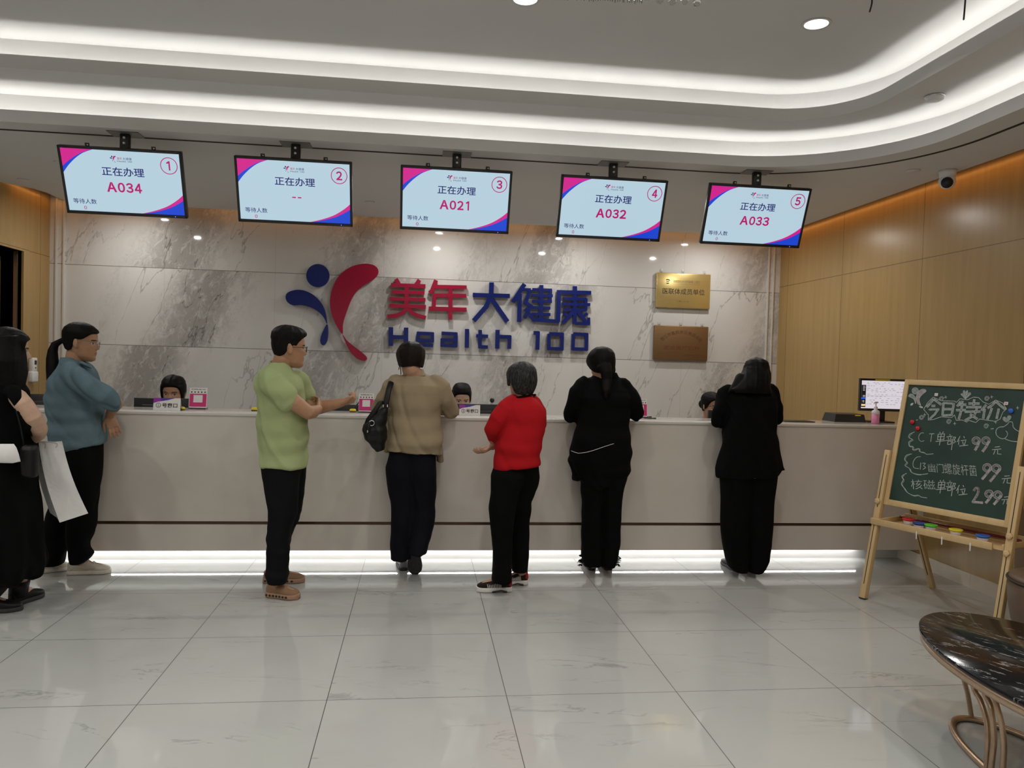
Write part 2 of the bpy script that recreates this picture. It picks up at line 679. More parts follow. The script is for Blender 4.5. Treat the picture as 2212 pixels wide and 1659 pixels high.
def black_marble():
    m = NT('black_marble_with_white_veins', 0.12, 0, 0.2)
    x, y, z = m.xyz()
    # pale dashes lying in one direction across the slab
    al = m.math('ADD', m.math('MULTIPLY', x, 0.50), m.math('MULTIPLY', y, -0.866))
    ac = m.math('ADD', m.math('MULTIPLY', x, 0.866), m.math('MULTIPLY', y, 0.50))
    p = m.vec(m.math('MULTIPLY', al, 0.16), ac, 0.0)
    v = m.noise(p, 34, 8, 0.72, 0.4)
    a = m.smooth(m.math('ABSOLUTE', m.math('SUBTRACT', v, 0.57)), 0.012, 0.002)
    a = m.math('MAXIMUM', a, m.smooth(v, 0.72, 0.78))
    k = m.smooth(m.noise(m.vec(m.math('MULTIPLY', al, 0.5), ac, 0.0), 22, 4), 0.45, 0.56)
    m.color(m.mix(m.math('MULTIPLY', a, k), (0.006, 0.006, 0.007, 1), (0.60, 0.60, 0.58, 1)))
    return m.mat


M['marble'] = marble_wall()
M['floor'] = floor_tiles()
M['wood'] = wood_panel('honey_oak_wall_veneer', (0.355, 0.23, 0.085, 1), (0.435, 0.285, 0.112, 1), 0.27,
                       seams=[('z', 2.43), ('y', 6.87), ('y', 5.70), ('y', 7.95)])
M['wood_dark'] = wood_panel('brown_cabinet_veneer', (0.16, 0.09, 0.035, 1), (0.21, 0.125, 0.05, 1))
M['pine'] = wood_panel('pale_pine', (0.60, 0.42, 0.20, 1), (0.70, 0.50, 0.26, 1), 0.5)
M['stone'] = counter_stone()
M['stone_top'] = plain('pale_counter_top_stone', (0.66, 0.63, 0.58), 0.10, var=0.03, scale=5)
M['plinth'] = plain('white_plinth_stone', (0.75, 0.74, 0.73), 0.2, var=0.04, scale=4)
M['base_stone'] = plain('beige_skirting_tile', (0.62, 0.55, 0.45), 0.2, var=0.06, scale=6)
M['bronze'] = plain('dark_bronze_inlay', (0.10, 0.055, 0.035), 0.25, 0.6)
M['rose_gold'] = plain('rose_gold_metal', (0.50, 0.36, 0.25), 0.28, 0.85)
M['black_marble'] = black_marble()
M['paper'] = plain('white_paper', (0.78, 0.77, 0.75), 0.6, var=0.02)

# ------------------------------------------------------------------ the room
b = MB()
b.box((ROOM_L, ROOM_B, -0.1), (XR, YM + 0.1, 0.0))
struct(b, 'floor', M['floor'])

b = MB()
b.box((XL, YM, 0), (XR, YM + 0.1, 3.3))
struct(b, 'wall_back', M['marble'])
b = MB()
b.box((XR, ROOM_B, 0), (XR + 0.1, YM + 0.1, 3.6))
struct(b, 'wall_right', M['wood'])
# left wall of the alcove with the doorway in it
b = MB()
DY0, DY1, DZ = 6.70, 7.60, 2.41
b.box((XL - 0.2, DY1, 0), (XL, YM, 3.3))
b.box((XL - 0.2, DY0, DZ), (XL, DY1, 3.3))
b.box((XL - 0.2, YRET, 0), (XL, DY0, 3.3))
struct(b, 'wall_left', M['wood'])
b = MB()
b.box((ROOM_L, YRET, 0), (XL - 0.2, YRET + 0.1, 3.6))
struct(b, 'wall_side', M['wood'])
b = MB()
b.box((ROOM_L - 0.1, ROOM_B, 0), (ROOM_L, YRET + 0.1, 3.6))
struct(b, 'wall_lobby', M['paint'])
b = MB()
b.box((ROOM_L, ROOM_B - 0.1, 0), (XR + 0.1, ROOM_B, 3.6))
struct(b, 'wall_front', M['paint'])

# door with its frame
b = MB()
b.box((XL - 0.19, DY0 + 0.07, 0.0), (XL - 0.14, DY1 - 0.08, DZ - 0.06))
door = struct(b, 'door_1', M['wood_dark'])
b = MB()
for lo, hi in (((XL - 0.2, DY1 - 0.0, 0), (XL + 0.02, DY1 + 0.10, DZ + 0.075)), ((XL - 0.2, DY0 - 0.10, 0), (XL + 0.02, DY0, DZ + 0.075)), ((XL - 0.2, DY0, DZ), (XL + 0.02, DY1, DZ + 0.075))):
    b.box(lo, hi)
b.build('door_frame', M['wood'], door)
b = MB()
b.box((XL - 0.06, DY1 - 0.02, 0), (XL - 0.03, DY1 - 0.001, DZ))
b.build('edge_strip', M['rose_gold'], door)

# borders of the marble wall: stepped marble jambs with pale fillets
for nm, x0, x1, fl in (('trim_1', XL, -3.525, (-3.605, -3.535)), ('trim_2', 3.80, XR, (3.805, 3.865))):
    b = MB()
    b.box((x0, YM - 0.02, 0), (x1, YM, 3.1))
    t = struct(b, nm, M['marble'])
    for f in fl:
        b = MB()
        b.box((f - 0.007, YM - 0.035, 0), (f + 0.007, YM - 0.02, 3.1))
        b.build('fillet', M['stone_top'], t)


def loop(lip, d, z, n=28):
    g = grow(lip, d)
    yc, xc, R = g['yc'], g['xc'], g['R']
    p = [(TRL - d, yc, z)]
    for k in range(n + 1):
        a = PI / 2 - k / n * PI / 2
        p.append((xc - R + R * math.cos(a), yc - R + R * math.sin(a), z))
    return p + [(xc, TRB - d, z), (TRL - d, TRB - d, z)]


b = MB()
b.rings([loop(LIP2, d, z) for d, z in ((0, Z1), (0, 3.033), (0.02, 3.033), (0.02, Z1 + 0.02), (0.15, Z1 + 0.02), (0.15, Z2))] +
        [loop(LIP1, d, z) for d, z in ((0, Z2), (0, 3.255), (0.02, 3.255), (0.02, Z2 + 0.02), (0.15, Z2 + 0.02), (0.15, Z3))], smooth=False, cap=False)
top = loop(LIP1, 0.15, Z3)
b.add(top, [tuple(range(len(top)))])
inner = [p[:2] for p in loop(LIP2, 0, 0)]
outer = [(3.755, ROOM_B), (3.755, 7.99), (-3.455, 7.99), (-3.455, 7.6), (-3.495, 7.43), (-3.67, 7.2), (-3.67, YRET), (ROOM_L, YRET), (ROOM_L, ROOM_B)]
bm = bmesh.new()
E = []
for pl in (inner, outer):
    vs = [bm.verts.new((x, y, Z1)) for x, y in pl]
    E += [bm.edges.new((vs[i], vs[(i + 1) % len(vs)])) for i in range(len(vs))]
bmesh.ops.triangle_fill(bm, edges=E, use_beauty=True)
bm.verts.index_update()
b.add([v.co.copy() for v in bm.verts], [[v.index for v in f.verts] for f in bm.faces])
bm.free()
b.rings([[(x, y, Z1) for x, y in outer], [(x, y, Z1 + 0.05) for x, y in outer]], smooth=False, cap=False)
b.box((ROOM_L, 5.6, 3.24), (XR, YM, 3.3))
b.box((3.4, ROOM_B, 3.44), (XR, 5.6, 3.5))
b.box((ROOM_L, ROOM_B, 3.44), (3.4, 5.6, 3.5))
struct(b, 'ceiling', M['paint'])

# dark strip on the soffit, its colour giving the shade of a curtain track groove
b = MB()
b.rings([loop(LIP2, d, Z1 - h) for d, h in ((0.178, 0), (0.178, 0.004), (0.198, 0.004), (0.198, 0))], smooth=False, cap=False)
struct(b, 'trim_3', M['black_matte'])

# skirting tiles on the right wall
b = MB()
for y in np.arange(-4.0, 5.8, 0.6):
    b.box((XR - 0.012, float(y) + 0.001, 0), (XR, min(float(y) + 0.599, 5.84), 0.10))
struct(b, 'baseboard_right', M['base_stone'])
b = MB()
b.bbox((XR - 0.02, 4.28, 0.03), (XR - 0.012, 4.40, 0.09), 0.003)
o = b.build('power_outlet', M['white_plastic'])
tag(o, 'small white power outlet low on the skirting behind the brown pouf', 'outlet')

# ------------------------------------------------------------------ reception counter
ct = thing('reception_counter', 'long beige stone reception counter lit along its foot', 'counter', (0.14, 5.75, 0))
CX0, CX1 = -3.66, XR - 0.001
b = MB()
b.box((CX0, YCF, 0.345), (CX1, YCF + 0.04, 1.085))
b.build('front_panel', M['stone'], ct)
b = MB()
b.box((CX0, YCF + 0.04, 0.137), (CX1, 5.80, 0.18))
b.box((CX0, 5.80, 0.106), (CX1, 5.96, 0.18))
b.build('underside', M['plinth'], ct)
b = MB()
b.box((CX0, YCF + 0.012, 0.322), (CX1, YCF + 0.04, 0.345))
b.build('inlay_strip', M['bronze'], ct)
b = MB()
b.box((CX0, YCF, 0.137), (CX1, YCF + 0.04, 0.322))
b.build('lower_panel', M['stone'], ct)
b = MB()
b.box((CX0, 5.84, 0), (CX1, 5.90, 0.106))
b.build('plinth', M['plinth'], ct)
b = MB()
b.bbox((CX0, YCF - 0.008, 1.085), (CX1, 5.98, 1.107), 0.004)
b.build('countertop', M['stone_top'], ct)
b = MB()
b.box((CX0, 5.94, 0.18), (CX1, 5.97, 1.085))
b.build('back_panel', M['stone_top'], ct)
b = MB()
b.box((CX0, 5.985, 0.72), (CX1, 6.265, 0.75))
b.box((CX0, 5.985, 0.0), (CX0 + 0.03, 6.265, 0.72))
b.box((CX1 - 0.03, 5.985, 0.0), (CX1, 6.265, 0.72))
b.box((0.6, 5.985, 0.0), (0.63, 6.2, 0.72))
tag(b.build('work_desk', M['stone_top']), 'low work desk running behind the stone counter under the monitors', 'desk')

# ------------------------------------------------------------------ fixtures in the ceiling
SDL = None
for i, (x, y) in enumerate(SOFFIT_DL):
    nearest = 'in the soffit over the desk'
    if SDL is None:
        SDL = thing('downlight', 'small round downlight in the soffit above the staff desk', 'light', (x, y, Z1 - 0.002), 'soffit downlights above the staff desk')
        b = MB()
        b.lathe((x, y, Z1), [(0.038, -0.001), (0.052, -0.001), (0.052, -0.005), (0.038, -0.003)], 28)
        b.build('trim_ring', M['paint'], SDL)
        b = MB()
        b.lathe((x, y, Z1), [(0.0375, -0.002), (0.0375, -0.0005)], 24)
        b.build('lens', M['lens'], SDL)
        first = (x, y)
    else:
        dup(SDL, (x - first[0], y - first[1], 0))
LAB = {0: 'large lit downlight beside the crystal chandelier, cut by the top of the photo', 1: 'large lit round downlight alone on the top ceiling at right'}
MDL = None
for i, (x, y) in enumerate(MAIN_DL):
    if MDL is None:
        MDL = thing('ceiling_downlight', LAB[0], 'light', (x, y, Z3 - 0.002))
        b = MB()
        b.lathe((x, y, Z3), [(0.064, -0.001), (0.078, -0.001), (0.076, -0.006), (0.064, -0.004)], 32)
        b.build('trim_ring', M['paint'], MDL)
        b = MB()
        b.lathe((x, y, Z3), [(0.063, -0.004), (0.063, -0.0005)], 32)
        b.build('lens', M['lens'], MDL)
        first = (x, y)
    else:
        r = dup(MDL, (x - first[0], y - first[1], 0), LAB.get(i, 'unseen downlight added in the lobby ceiling to light the room'))
        if i > 1:
            r['group'] = 'unseen downlights added to light the lobby'
for (x, y), lab in (((-2.80, 6.325), 'bright small spotlight beside the left edge of screen one'),):
    pass
# unlit round covers in the soffit
for (x, y), lab in (((-0.494, 7.228), 'flat round soffit cover between screens two and three'), ((-3.40, 7.05), 'flat round soffit cover at far left above the doorway'), ((3.44, 5.109), 'flat round soffit cover beside the dome camera')):
    b = MB()
    b.lathe((x, y, Z1), [(0.045, -0.001), (0.045, -0.006), (0.038, -0.009), (0.0, -0.009)][::-1], 28)
    tag(b.build('speaker_cover', M['paint']), lab, 'cover')
d = thing('smoke_detector', 'white round smoke detector on the middle step of the ceiling at right', 'smoke detector', (3.008, 4.296, Z2 - 0.03))
b = MB()
b.lathe((3.008, 4.296, Z2), [(0.0, -0.030), (0.035, -0.030), (0.048, -0.022), (0.052, -0.008), (0.052, -0.001)], 28)
b.build('housing', M['white_plastic'], d)
b = MB()
b.lathe((3.008, 4.296, Z2), [(0.053, -0.010), (0.056, -0.008), (0.056, -0.001)], 28)
b.build('base_ring', M['steel'], d)
# dome camera hanging at the edge of the right soffit
cx, cy = 3.665, 5.06
d = thing('dome_camera', 'white dome security camera with black eye at the edge of the right soffit', 'camera', (cx, cy, Z1 - 0.12))
b = MB()
b.lathe((cx, cy, Z1), [(0.040, -0.055), (0.052, -0.050), (0.056, -0.02), (0.06, -0.001)], 28)
b.build('mount', M['white_plastic'], d)
b = MB()
b.ball((cx, cy, Z1 - 0.075), 0.056, 20)
b.build('eyeball', M['white_plastic'], d)
b = MB()
e = np.array([cx, cy, Z1 - 0.075])
dr = np.array([-0.55, -0.72, -0.42])
dr = dr / np.linalg.norm(dr)
b.tube([e + dr * 0.02, e + dr * 0.058], [0.042, 0.036], 20, dome=False)
b.build('lens', M['black_plastic'], d)
# loose cables hanging from the ceiling
for pts, lab in (([(1.97, 3.3, Z3), (1.965, 3.3, 3.3), (1.985, 3.3, 3.2), (1.976, 3.3, 3.145)], 'short thin loose wire hanging from the top ceiling nearer the chandelier'),
                 ([(2.43, 3.3, Z3), (2.44, 3.3, 3.27), (2.436, 3.3, 3.147)], 'longer loose wire hanging from the top ceiling at upper right')):
    b = MB()
    b.tube(spline(pts, 4), 0.004, 8)
    tag(b.build('loose_wire', M['black_plastic']), lab, 'wire')

# ------------------------------------------------------------------ hanging number screens
M['s_bg'] = glow('screen_pale_blue', srgb(180, 205, 219))
M['s_pink'] = glow('screen_pink', srgb(206, 28, 138))
M['s_blue'] = glow('screen_blue', srgb(16, 66, 204))
M['s_navy'] = glow('screen_navy', srgb(14, 22, 104))
M['s_mag'] = glow('screen_magenta', srgb(176, 6, 104))
M['plate_grey'] = plain('grey_steel_plate', (0.16, 0.155, 0.145), 0.5)
SM = [M['s_bg'], M['s_pink'], M['s_blue'], M['s_navy'], M['s_mag']]
TILT = 0.385
TW, TH = 0.768, 0.438


def emblem(scale=1.0):
    """the two leaf figures and the head of the mark; unit box, y down"""
    X = lambda pts: [((x - 113) / 620.0, (y - 90) / 645.0) for x, y in pts]
    head = X(disc((327, 170), 77, 36))
    left = X(spline([(113, 312), (128, 282), (180, 265), (240, 270), (300, 300), (350, 352), (378, 415), (388, 490), (365, 446), (330, 410), (282, 382), (220, 366), (160, 366), (125, 345)], 5, True))
    drop = X(spline([(388, 492), (396, 540), (390, 600), (372, 630), (352, 627), (343, 600), (356, 550)], 5, True))
    big = X(spline([(490, 558), (450, 500), (420, 430), (407, 340), (425, 250), (470, 170), (540, 115), (620, 92), (690, 97), (726, 126), (724, 165), (690, 200), (630, 236), (580, 282), (545, 340), (515, 420), (494, 490)], 5, True))
    tail = X(spline([(490, 560), (520, 600), (570, 642), (620, 680), (652, 712), (647, 732), (620, 734), (580, 715), (540, 672), (510, 612)], 5, True))
    return head, left, drop, big, tail


def screen(i, c, number, digit, lab):
    c = Vector(c)
    up = Vector((0, -math.sin(TILT), math.cos(TILT)))
    fr = Vector((0, -math.cos(TILT), -math.sin(TILT)))
    rt = Vector((1, 0, 0))
    P = lambda a, bb, d=0.0: c + rt * a + up * bb + fr * d
    t = thing('ceiling_screen', lab, 'screen', c + up * (-TH / 2), 'row of hanging number screens')
    Mx = Matrix(((1, 0, 0, c.x), (0, -fr.y * -1, up.y, c.y), (0, -fr.z * -1, up.z, c.z), (0, 0, 0, 1)))
    Mx = Matrix(((rt.x, -fr.x, up.x, c.x), (rt.y, -fr.y, up.y, c.y), (rt.z, -fr.z, up.z, c.z), (0, 0, 0, 1)))
    # casing: four bezels round the glass and a back shell
    bz = 0.0165
    b = MB()
    b.bbox((-TW / 2, -0.006, -TH / 2), (TW / 2, 0.0, -TH / 2 + bz + 0.004), 0.003, 0, Mx)
    b.bbox((-TW / 2, -0.006, TH / 2 - bz), (TW / 2, 0.0, TH / 2), 0.003, 0, Mx)
    b.bbox((-TW / 2, -0.006, -TH / 2), (-TW / 2 + bz, 0.0, TH / 2), 0.003, 0, Mx)
    b.bbox((TW / 2 - bz, -0.006, -TH / 2), (TW / 2, 0.0, TH / 2), 0.003, 0, Mx)
    b.bbox((-TW / 2, 0.0, -TH / 2), (TW / 2, 0.035, TH / 2), 0.006, 0, Mx)
    b.build('casing', M['black_plastic'], t)
    # picture
    x0, x1, z0, z1 = -TW / 2 + bz, TW / 2 - bz, -TH / 2 + bz + 0.004, TH / 2 - bz
    S = lambda u, v, d: P(x0 + u * (x1 - x0), z1 - v * (z1 - z0), 0.0012 + d * 0.00035)
    b = MB()
    b.add([S(0, 0, 0), S(0, 1, 0), S(1, 1, 0), S(1, 0, 0)], [(0, 1, 2, 3)], 0)

    def fan(pts, corner, d, mi):
        n = len(pts)
        b.add([S(*corner, d)] + [S(*q, d) for q in pts], [(0, k + 1, k + 2) for k in range(n - 1)], mi)
    fan(spline([(0.27, 0), (0.19, 0.06), (0.125, 0.14), (0.055, 0.26), (0, 0.385)], 6), (0, 0), 1, 2)
    fan(spline([(0.262, 0), (0.17, 0.065), (0.10, 0.14), (0.04, 0.22), (0, 0.285)], 6), (0, 0), 2, 1)
    fan(spline([(0.63, 1), (0.74, 0.945), (0.85, 0.865), (0.94, 0.76), (1, 0.665)], 6), (1, 1), 1, 1)
    fan(spline([(0.65, 1), (0.76, 0.955), (0.87, 0.89), (0.945, 0.82), (1, 0.755)], 6), (1, 1), 2, 2)

    def T(s, u0, u1, v0, v1, mi, bold=0.0, d=3):
        put_text(b, s, lambda a, q, dd: S(u0 + a * (u1 - u0), v1 - q * (v1 - v0), dd), 0, 1, 0, 1, d, mi, bold)
    def D(ch, u0, u1, v0, v1):
        """bold 1 and 4, stroke by stroke; other digits come from the outline font"""
        if ch not in '14':
            return T(chr(ord(ch) + 0xFEE0), u0, u1, v0, v1, 4, 0.032)
        hgt, asp = v1 - v0, (x1 - x0) / (z1 - z0)
        wd = (u1 - u0) * asp / hgt           # box in units of the digit height
        lines = {'4': [[(wd * 0.66, 0.07), (0.10, 0.70)], [(0.03, 0.70), (wd, 0.70)], [(wd * 0.70, 0.0), (wd * 0.70, 1.0)]],
                 '1': [[(0.02, 0.24), (wd * 0.74, 0.06)], [(wd * 0.74, 0.0), (wd * 0.74, 1.0)]]}[ch]
        for k_, ln in enumerate(lines):
            for pl in stroke_poly(ln, 0.165):
                b.add([S(u0 + x * hgt / asp, v0 + y * hgt, 3 + 0.3 * k_) for x, y in pl], [(0, 1, 2, 3)], 4)
    for poly, mi in zip(emblem(), (3, 3, 3, 4, 4)):
        b.add([S(0.408 + x * 0.052, 0.082 + y * 0.105, 3) for x, y in poly], [tuple(range(len(poly)))], mi)
    T('美年', 0.468, 0.510, 0.100, 0.142, 4, 0.0)
    T('大健康', 0.516, 0.592, 0.100, 0.142, 3, 0.0)
    T('Health 100', 0.468, 0.592, 0.152, 0.176, 3, 0.0)
    T('正在办理', 0.325, 0.685, 0.262, 0.405, 3, 0.012)
    if number == '--':
        for u in (0.475, 0.525):
            b.add([S(u, 0.585, 3), S(u, 0.605, 3), S(u + 0.033, 0.605, 3), S(u + 0.033, 0.585, 3)], [(0, 1, 2, 3)], 4)
    else:
        for chx, (c0, c1) in zip(number, ((0.348, 0.434), (0.443, 0.505), (0.514, 0.576), (0.584, 0.650))):
            if chx == '1':
                c0, c1 = c0 + 0.012, c0 + 0.046
            D(chx, c0, c1, 0.508, 0.668)
    for k in range(48):
        a0, a1 = k / 48 * 2 * PI, (k + 1) / 48 * 2 * PI
        q = lambda a, r: S(0.905 + r * math.cos(a), 0.195 + r * math.sin(a) * (x1 - x0) / (z1 - z0), 3)
        b.add([q(a0, 0.0675), q(a0, 0.0745), q(a1, 0.0745), q(a1, 0.0675)], [(0, 1, 2, 3)], 4)
    D(digit, 0.877 if digit != '1' else 0.884, 0.933 if digit != '1' else 0.917, 0.120, 0.268)
    T('等待人数', 0.045, 0.245, 0.800, 0.882, 3, 0.006)
    T('0', 0.130, 0.153, 0.918, 0.975, 4, 0.0)
    b.build('picture', SM, t, recalc=False)
    # power light
    b = MB()
    b.ball(P(TW * 0.40, -TH / 2 + 0.010, 0.006), 0.003, 8)
    b.build('power_light', M['led'], t)
    # tabs on the top edge
    for sx in (-0.20, 0.21):
        b = MB()
        b.bbox((sx - 0.014, 0.004, TH / 2 - 0.01), (sx + 0.014, 0.010, TH / 2 + 0.022), 0.003, 0, Mx)
        b.lathe((0, 0, 0), [(0.001, 0), (0.001, 0.001)], 4)
        b.v[-8:] = [tuple(P(sx + 0.002 * math.cos(k), TH / 2 + 0.012, -0.003)) for k in range(8)]
        tb = b.build('bracket_tab', M['black_metal'], t)
        b = MB()
        b.ball(P(sx + 0.003, TH / 2 + 0.010, -0.003), 0.004, 8)
        b.build('screw', M['screw'], tb)
    # hanger: ceiling plate, yoke with two bolts, drop bar
    py = 5.40
    b = MB()
    b.box((c.x - 0.10, py - 0.06, Z1 - 0.005), (c.x + 0.10, py + 0.07, Z1 - 0.0005))
    b.build('ceiling_plate', M['plate_grey'], t)
    b = MB()
    b.bbox((c.x - 0.031, py - 0.02, Z1 - 0.115), (c.x + 0.031, py + 0.02, Z1 - 0.004), 0.008)
    yk = b.build('hanger_yoke', M['black_metal'], t)
    for dz in (0.032, 0.068):
        b = MB()
        b.tube([(c.x, py - 0.019, Z1 - dz), (c.x, py - 0.024, Z1 - dz)], 0.0085, 14)
        b.build('bolt', M['screw'], yk)
    e = P(0, TH / 2 - 0.03, -0.045)
    b = MB()
    b.tube([(c.x, py, Z1 - 0.09), (c.x, py + 0.004, Z1 - 0.20), e], 0.022, 16)
    b.bbox((-0.09, 0.035, -0.09), (0.09, 0.06, 0.20), 0.006, 0, Mx)
    b.build('drop_bar', M['black_metal'], t)


for k, (c, num, lab) in enumerate([((-1.972, 5.385, 2.631), 'A034', 'hanging screen with circled 1 and A034, leftmost of the row'),
                                   ((-0.872, 5.392, 2.630), '--', 'hanging screen with circled 2 and two dashes instead of a number'),
                                   ((0.221, 5.405, 2.634), 'A021', 'hanging screen with circled 3 and A021, middle of the row'),
                                   ((1.335, 5.405, 2.632), 'A032', 'hanging screen with circled 4 and A032'),
                                   ((2.408, 5.395, 2.632), 'A033', 'hanging screen with circled 5 and A033, nearest the right wall')]):
    screen(k, c, num, str(k + 1), lab)

# ------------------------------------------------------------------ sign on the marble wall
YS = 8.105
M['sign_blue'] = M['navy']


def W(x, y, d):
    """zoomed photo coordinates of the sign -> point on the letter front, d metres behind it"""
    p = at(580 + x / 3.0722, 540 + y / 3.0722, YS)
    return (p[0], YS + d, p[2])


sign = thing('wall_sign', 'large red and blue raised lettering and emblem on the marble wall', 'sign', W(1100, 750, 0.02))
for poly, nm, mt in zip(emblem(), ('emblem_head', 'emblem_leaf', 'emblem_drop', 'emblem_crescent', 'emblem_tail'), ('navy', 'navy', 'navy', 'crimson', 'crimson')):
    b = MB()
    b.prism([(113 + x * 620, 90 + y * 645) for x, y in poly], W, 0.0, 0.040)
    b.build(nm, M[mt], sign)
CH = {
    '美': ('crimson', [([(812, 232), (1042, 240)], 26), ([(818, 277), (1035, 284)], 24), ([(802, 322), (1042, 330)], 24), ([(802, 368), (1045, 378)], 26), ([(918, 238), (915, 385)], 28), ([(845, 192), (868, 230)], 26), ([(1002, 198), (976, 234)], 26), ([(922, 378), (893, 415), (850, 434), (788, 441)], 26), ([(922, 378), (950, 415), (985, 434), (1044, 450)], 26)]),
    '年': ('crimson', [([(1112, 200), (1085, 270), (1070, 285)], 28), ([(1095, 243), (1315, 247)], 25), ([(1092, 300), (1312, 304)], 25), ([(1100, 300), (1098, 390)], 25), ([(1063, 388), (1315, 396)], 27), ([(1208, 243), (1206, 462)], 27)]),
    '大': ('navy', [([(1356, 298), (1602, 305)], 28), ([(1481, 215), (1478, 300), (1445, 375), (1362, 470)], 31), ([(1478, 320), (1586, 476)], 31)]),
    '健': ('navy', [([(1700, 226), (1622, 346)], 28), ([(1668, 290), (1664, 478)], 28), ([(1690, 262), (1742, 264)], 20), ([(1738, 262), (1706, 350), (1742, 372), (1698, 452)], 24), ([(1704, 388), (1760, 462), (1930, 474)], 24), ([(1812, 232), (1808, 460)], 26), ([(1752, 262), (1882, 266)], 20), ([(1745, 300), (1888, 304)], 20), ([(1752, 338), (1882, 342)], 20), ([(1748, 381), (1872, 385)], 20), ([(1748, 424), (1872, 428)], 20), ([(1874, 262), (1870, 345)], 20)]),
    '康': ('navy', [([(2035, 240), (2034, 285)], 28), ([(1915, 278), (2142, 284)], 26), ([(1928, 278), (1922, 478)], 28), ([(1958, 322), (2112, 325)], 20), ([(1945, 358), (2136, 362)], 20), ([(1960, 396), (2112, 399)], 20), ([(2108, 322), (2106, 402)], 20), ([(2036, 290), (2033, 490)], 26), ([(2022, 410), (1952, 486)], 24), ([(1958, 420), (1995, 440)], 20), ([(2052, 405), (2112, 482)], 24), ([(2118, 420), (2086, 446)], 20), ([(2040, 486), (2135, 490)], 20), ([(2128, 448), (2128, 490)], 16)]),
    'H': ('navy', [([(812, 512), (811, 636)], 30), ([(913, 515), (912, 638)], 30), ([(812, 577), (912, 579)], 26)]),
    'e': ('navy', [([(985, 598), (1088, 602), (1088, 556), (994, 552), (988, 628), (1092, 634)], 23)]),
    'a': ('navy', [([(1148, 552), (1244, 557), (1243, 636), (1152, 632), (1153, 596), (1243, 600)], 23)]),
    'l': ('navy', [([(1318, 524), (1316, 648)], 28)]),
    't': ('navy', [([(1405, 530), (1403, 642), (1456, 645)], 24), ([(1378, 570), (1458, 573)], 23)]),
    'h': ('navy', [([(1521, 530), (1518, 654)], 28), ([(1521, 574), (1601, 577), (1598, 656)], 25)]),
    '1': ('navy', [([(1760, 550), (1789, 551), (1785, 662)], 26)]),
    '0': ('navy', [([(1863, 556), (1950, 559), (1948, 657), (1861, 654), (1863, 556)], 23)]),
    'o': ('navy', [([(2024, 557), (2112, 561), (2110, 659), (2021, 656), (2024, 557)], 23)])}
for k, (mt, strokes) in CH.items():
    b = MB()
    nq = 0
    for pts, wd in strokes:
        for pl in stroke_poly(pts, wd):
            b.prism(pl, W, 0.00035 * nq, 0.040 + 0.0002 * nq)
            nq += 1
    b.build('letter', M[mt], sign)

# ------------------------------------------------------------------ brass plaques
def brass(name, c, rough, aniso):
    m = NT(name, rough, 0.75)
    n = m.noise(m.scale((2, 2, 220)), 3, 2)
    k = lambda s: tuple(x * s for x in c) + (1,)
    m.color(m.ramp(n, [(0.3, k(0.9)), (0.7, k(1.08))]))
    return m.mat


M['brass'] = brass('polished_brass', (0.72, 0.55, 0.22), 0.26, 0)
M['copper'] = brass('matte_copper_plate', (0.25, 0.145, 0.065), 0.48, 0)
M['ink'] = plain('black_engraving', (0.03, 0.022, 0.012), 0.5)
M['ink_red'] = plain('dark_red_engraving', (0.16, 0.035, 0.02), 0.5)
M['ink_thin'] = plain('worn_engraving', (0.17, 0.11, 0.04), 0.5)
M['ink_brown'] = plain('brown_engraving', (0.10, 0.045, 0.02), 0.5)
M['hook'] = plain('milky_hook_plastic', (0.50, 0.49, 0.47), 0.3)
M['clear'] = NT('clear_acrylic', 0.05).mat
M['clear'].node_tree.nodes['Principled BSDF'].inputs['Transmission Weight'].default_value = 1.0
M['clear'].node_tree.nodes['Principled BSDF'].inputs['IOR'].default_value = 1.2


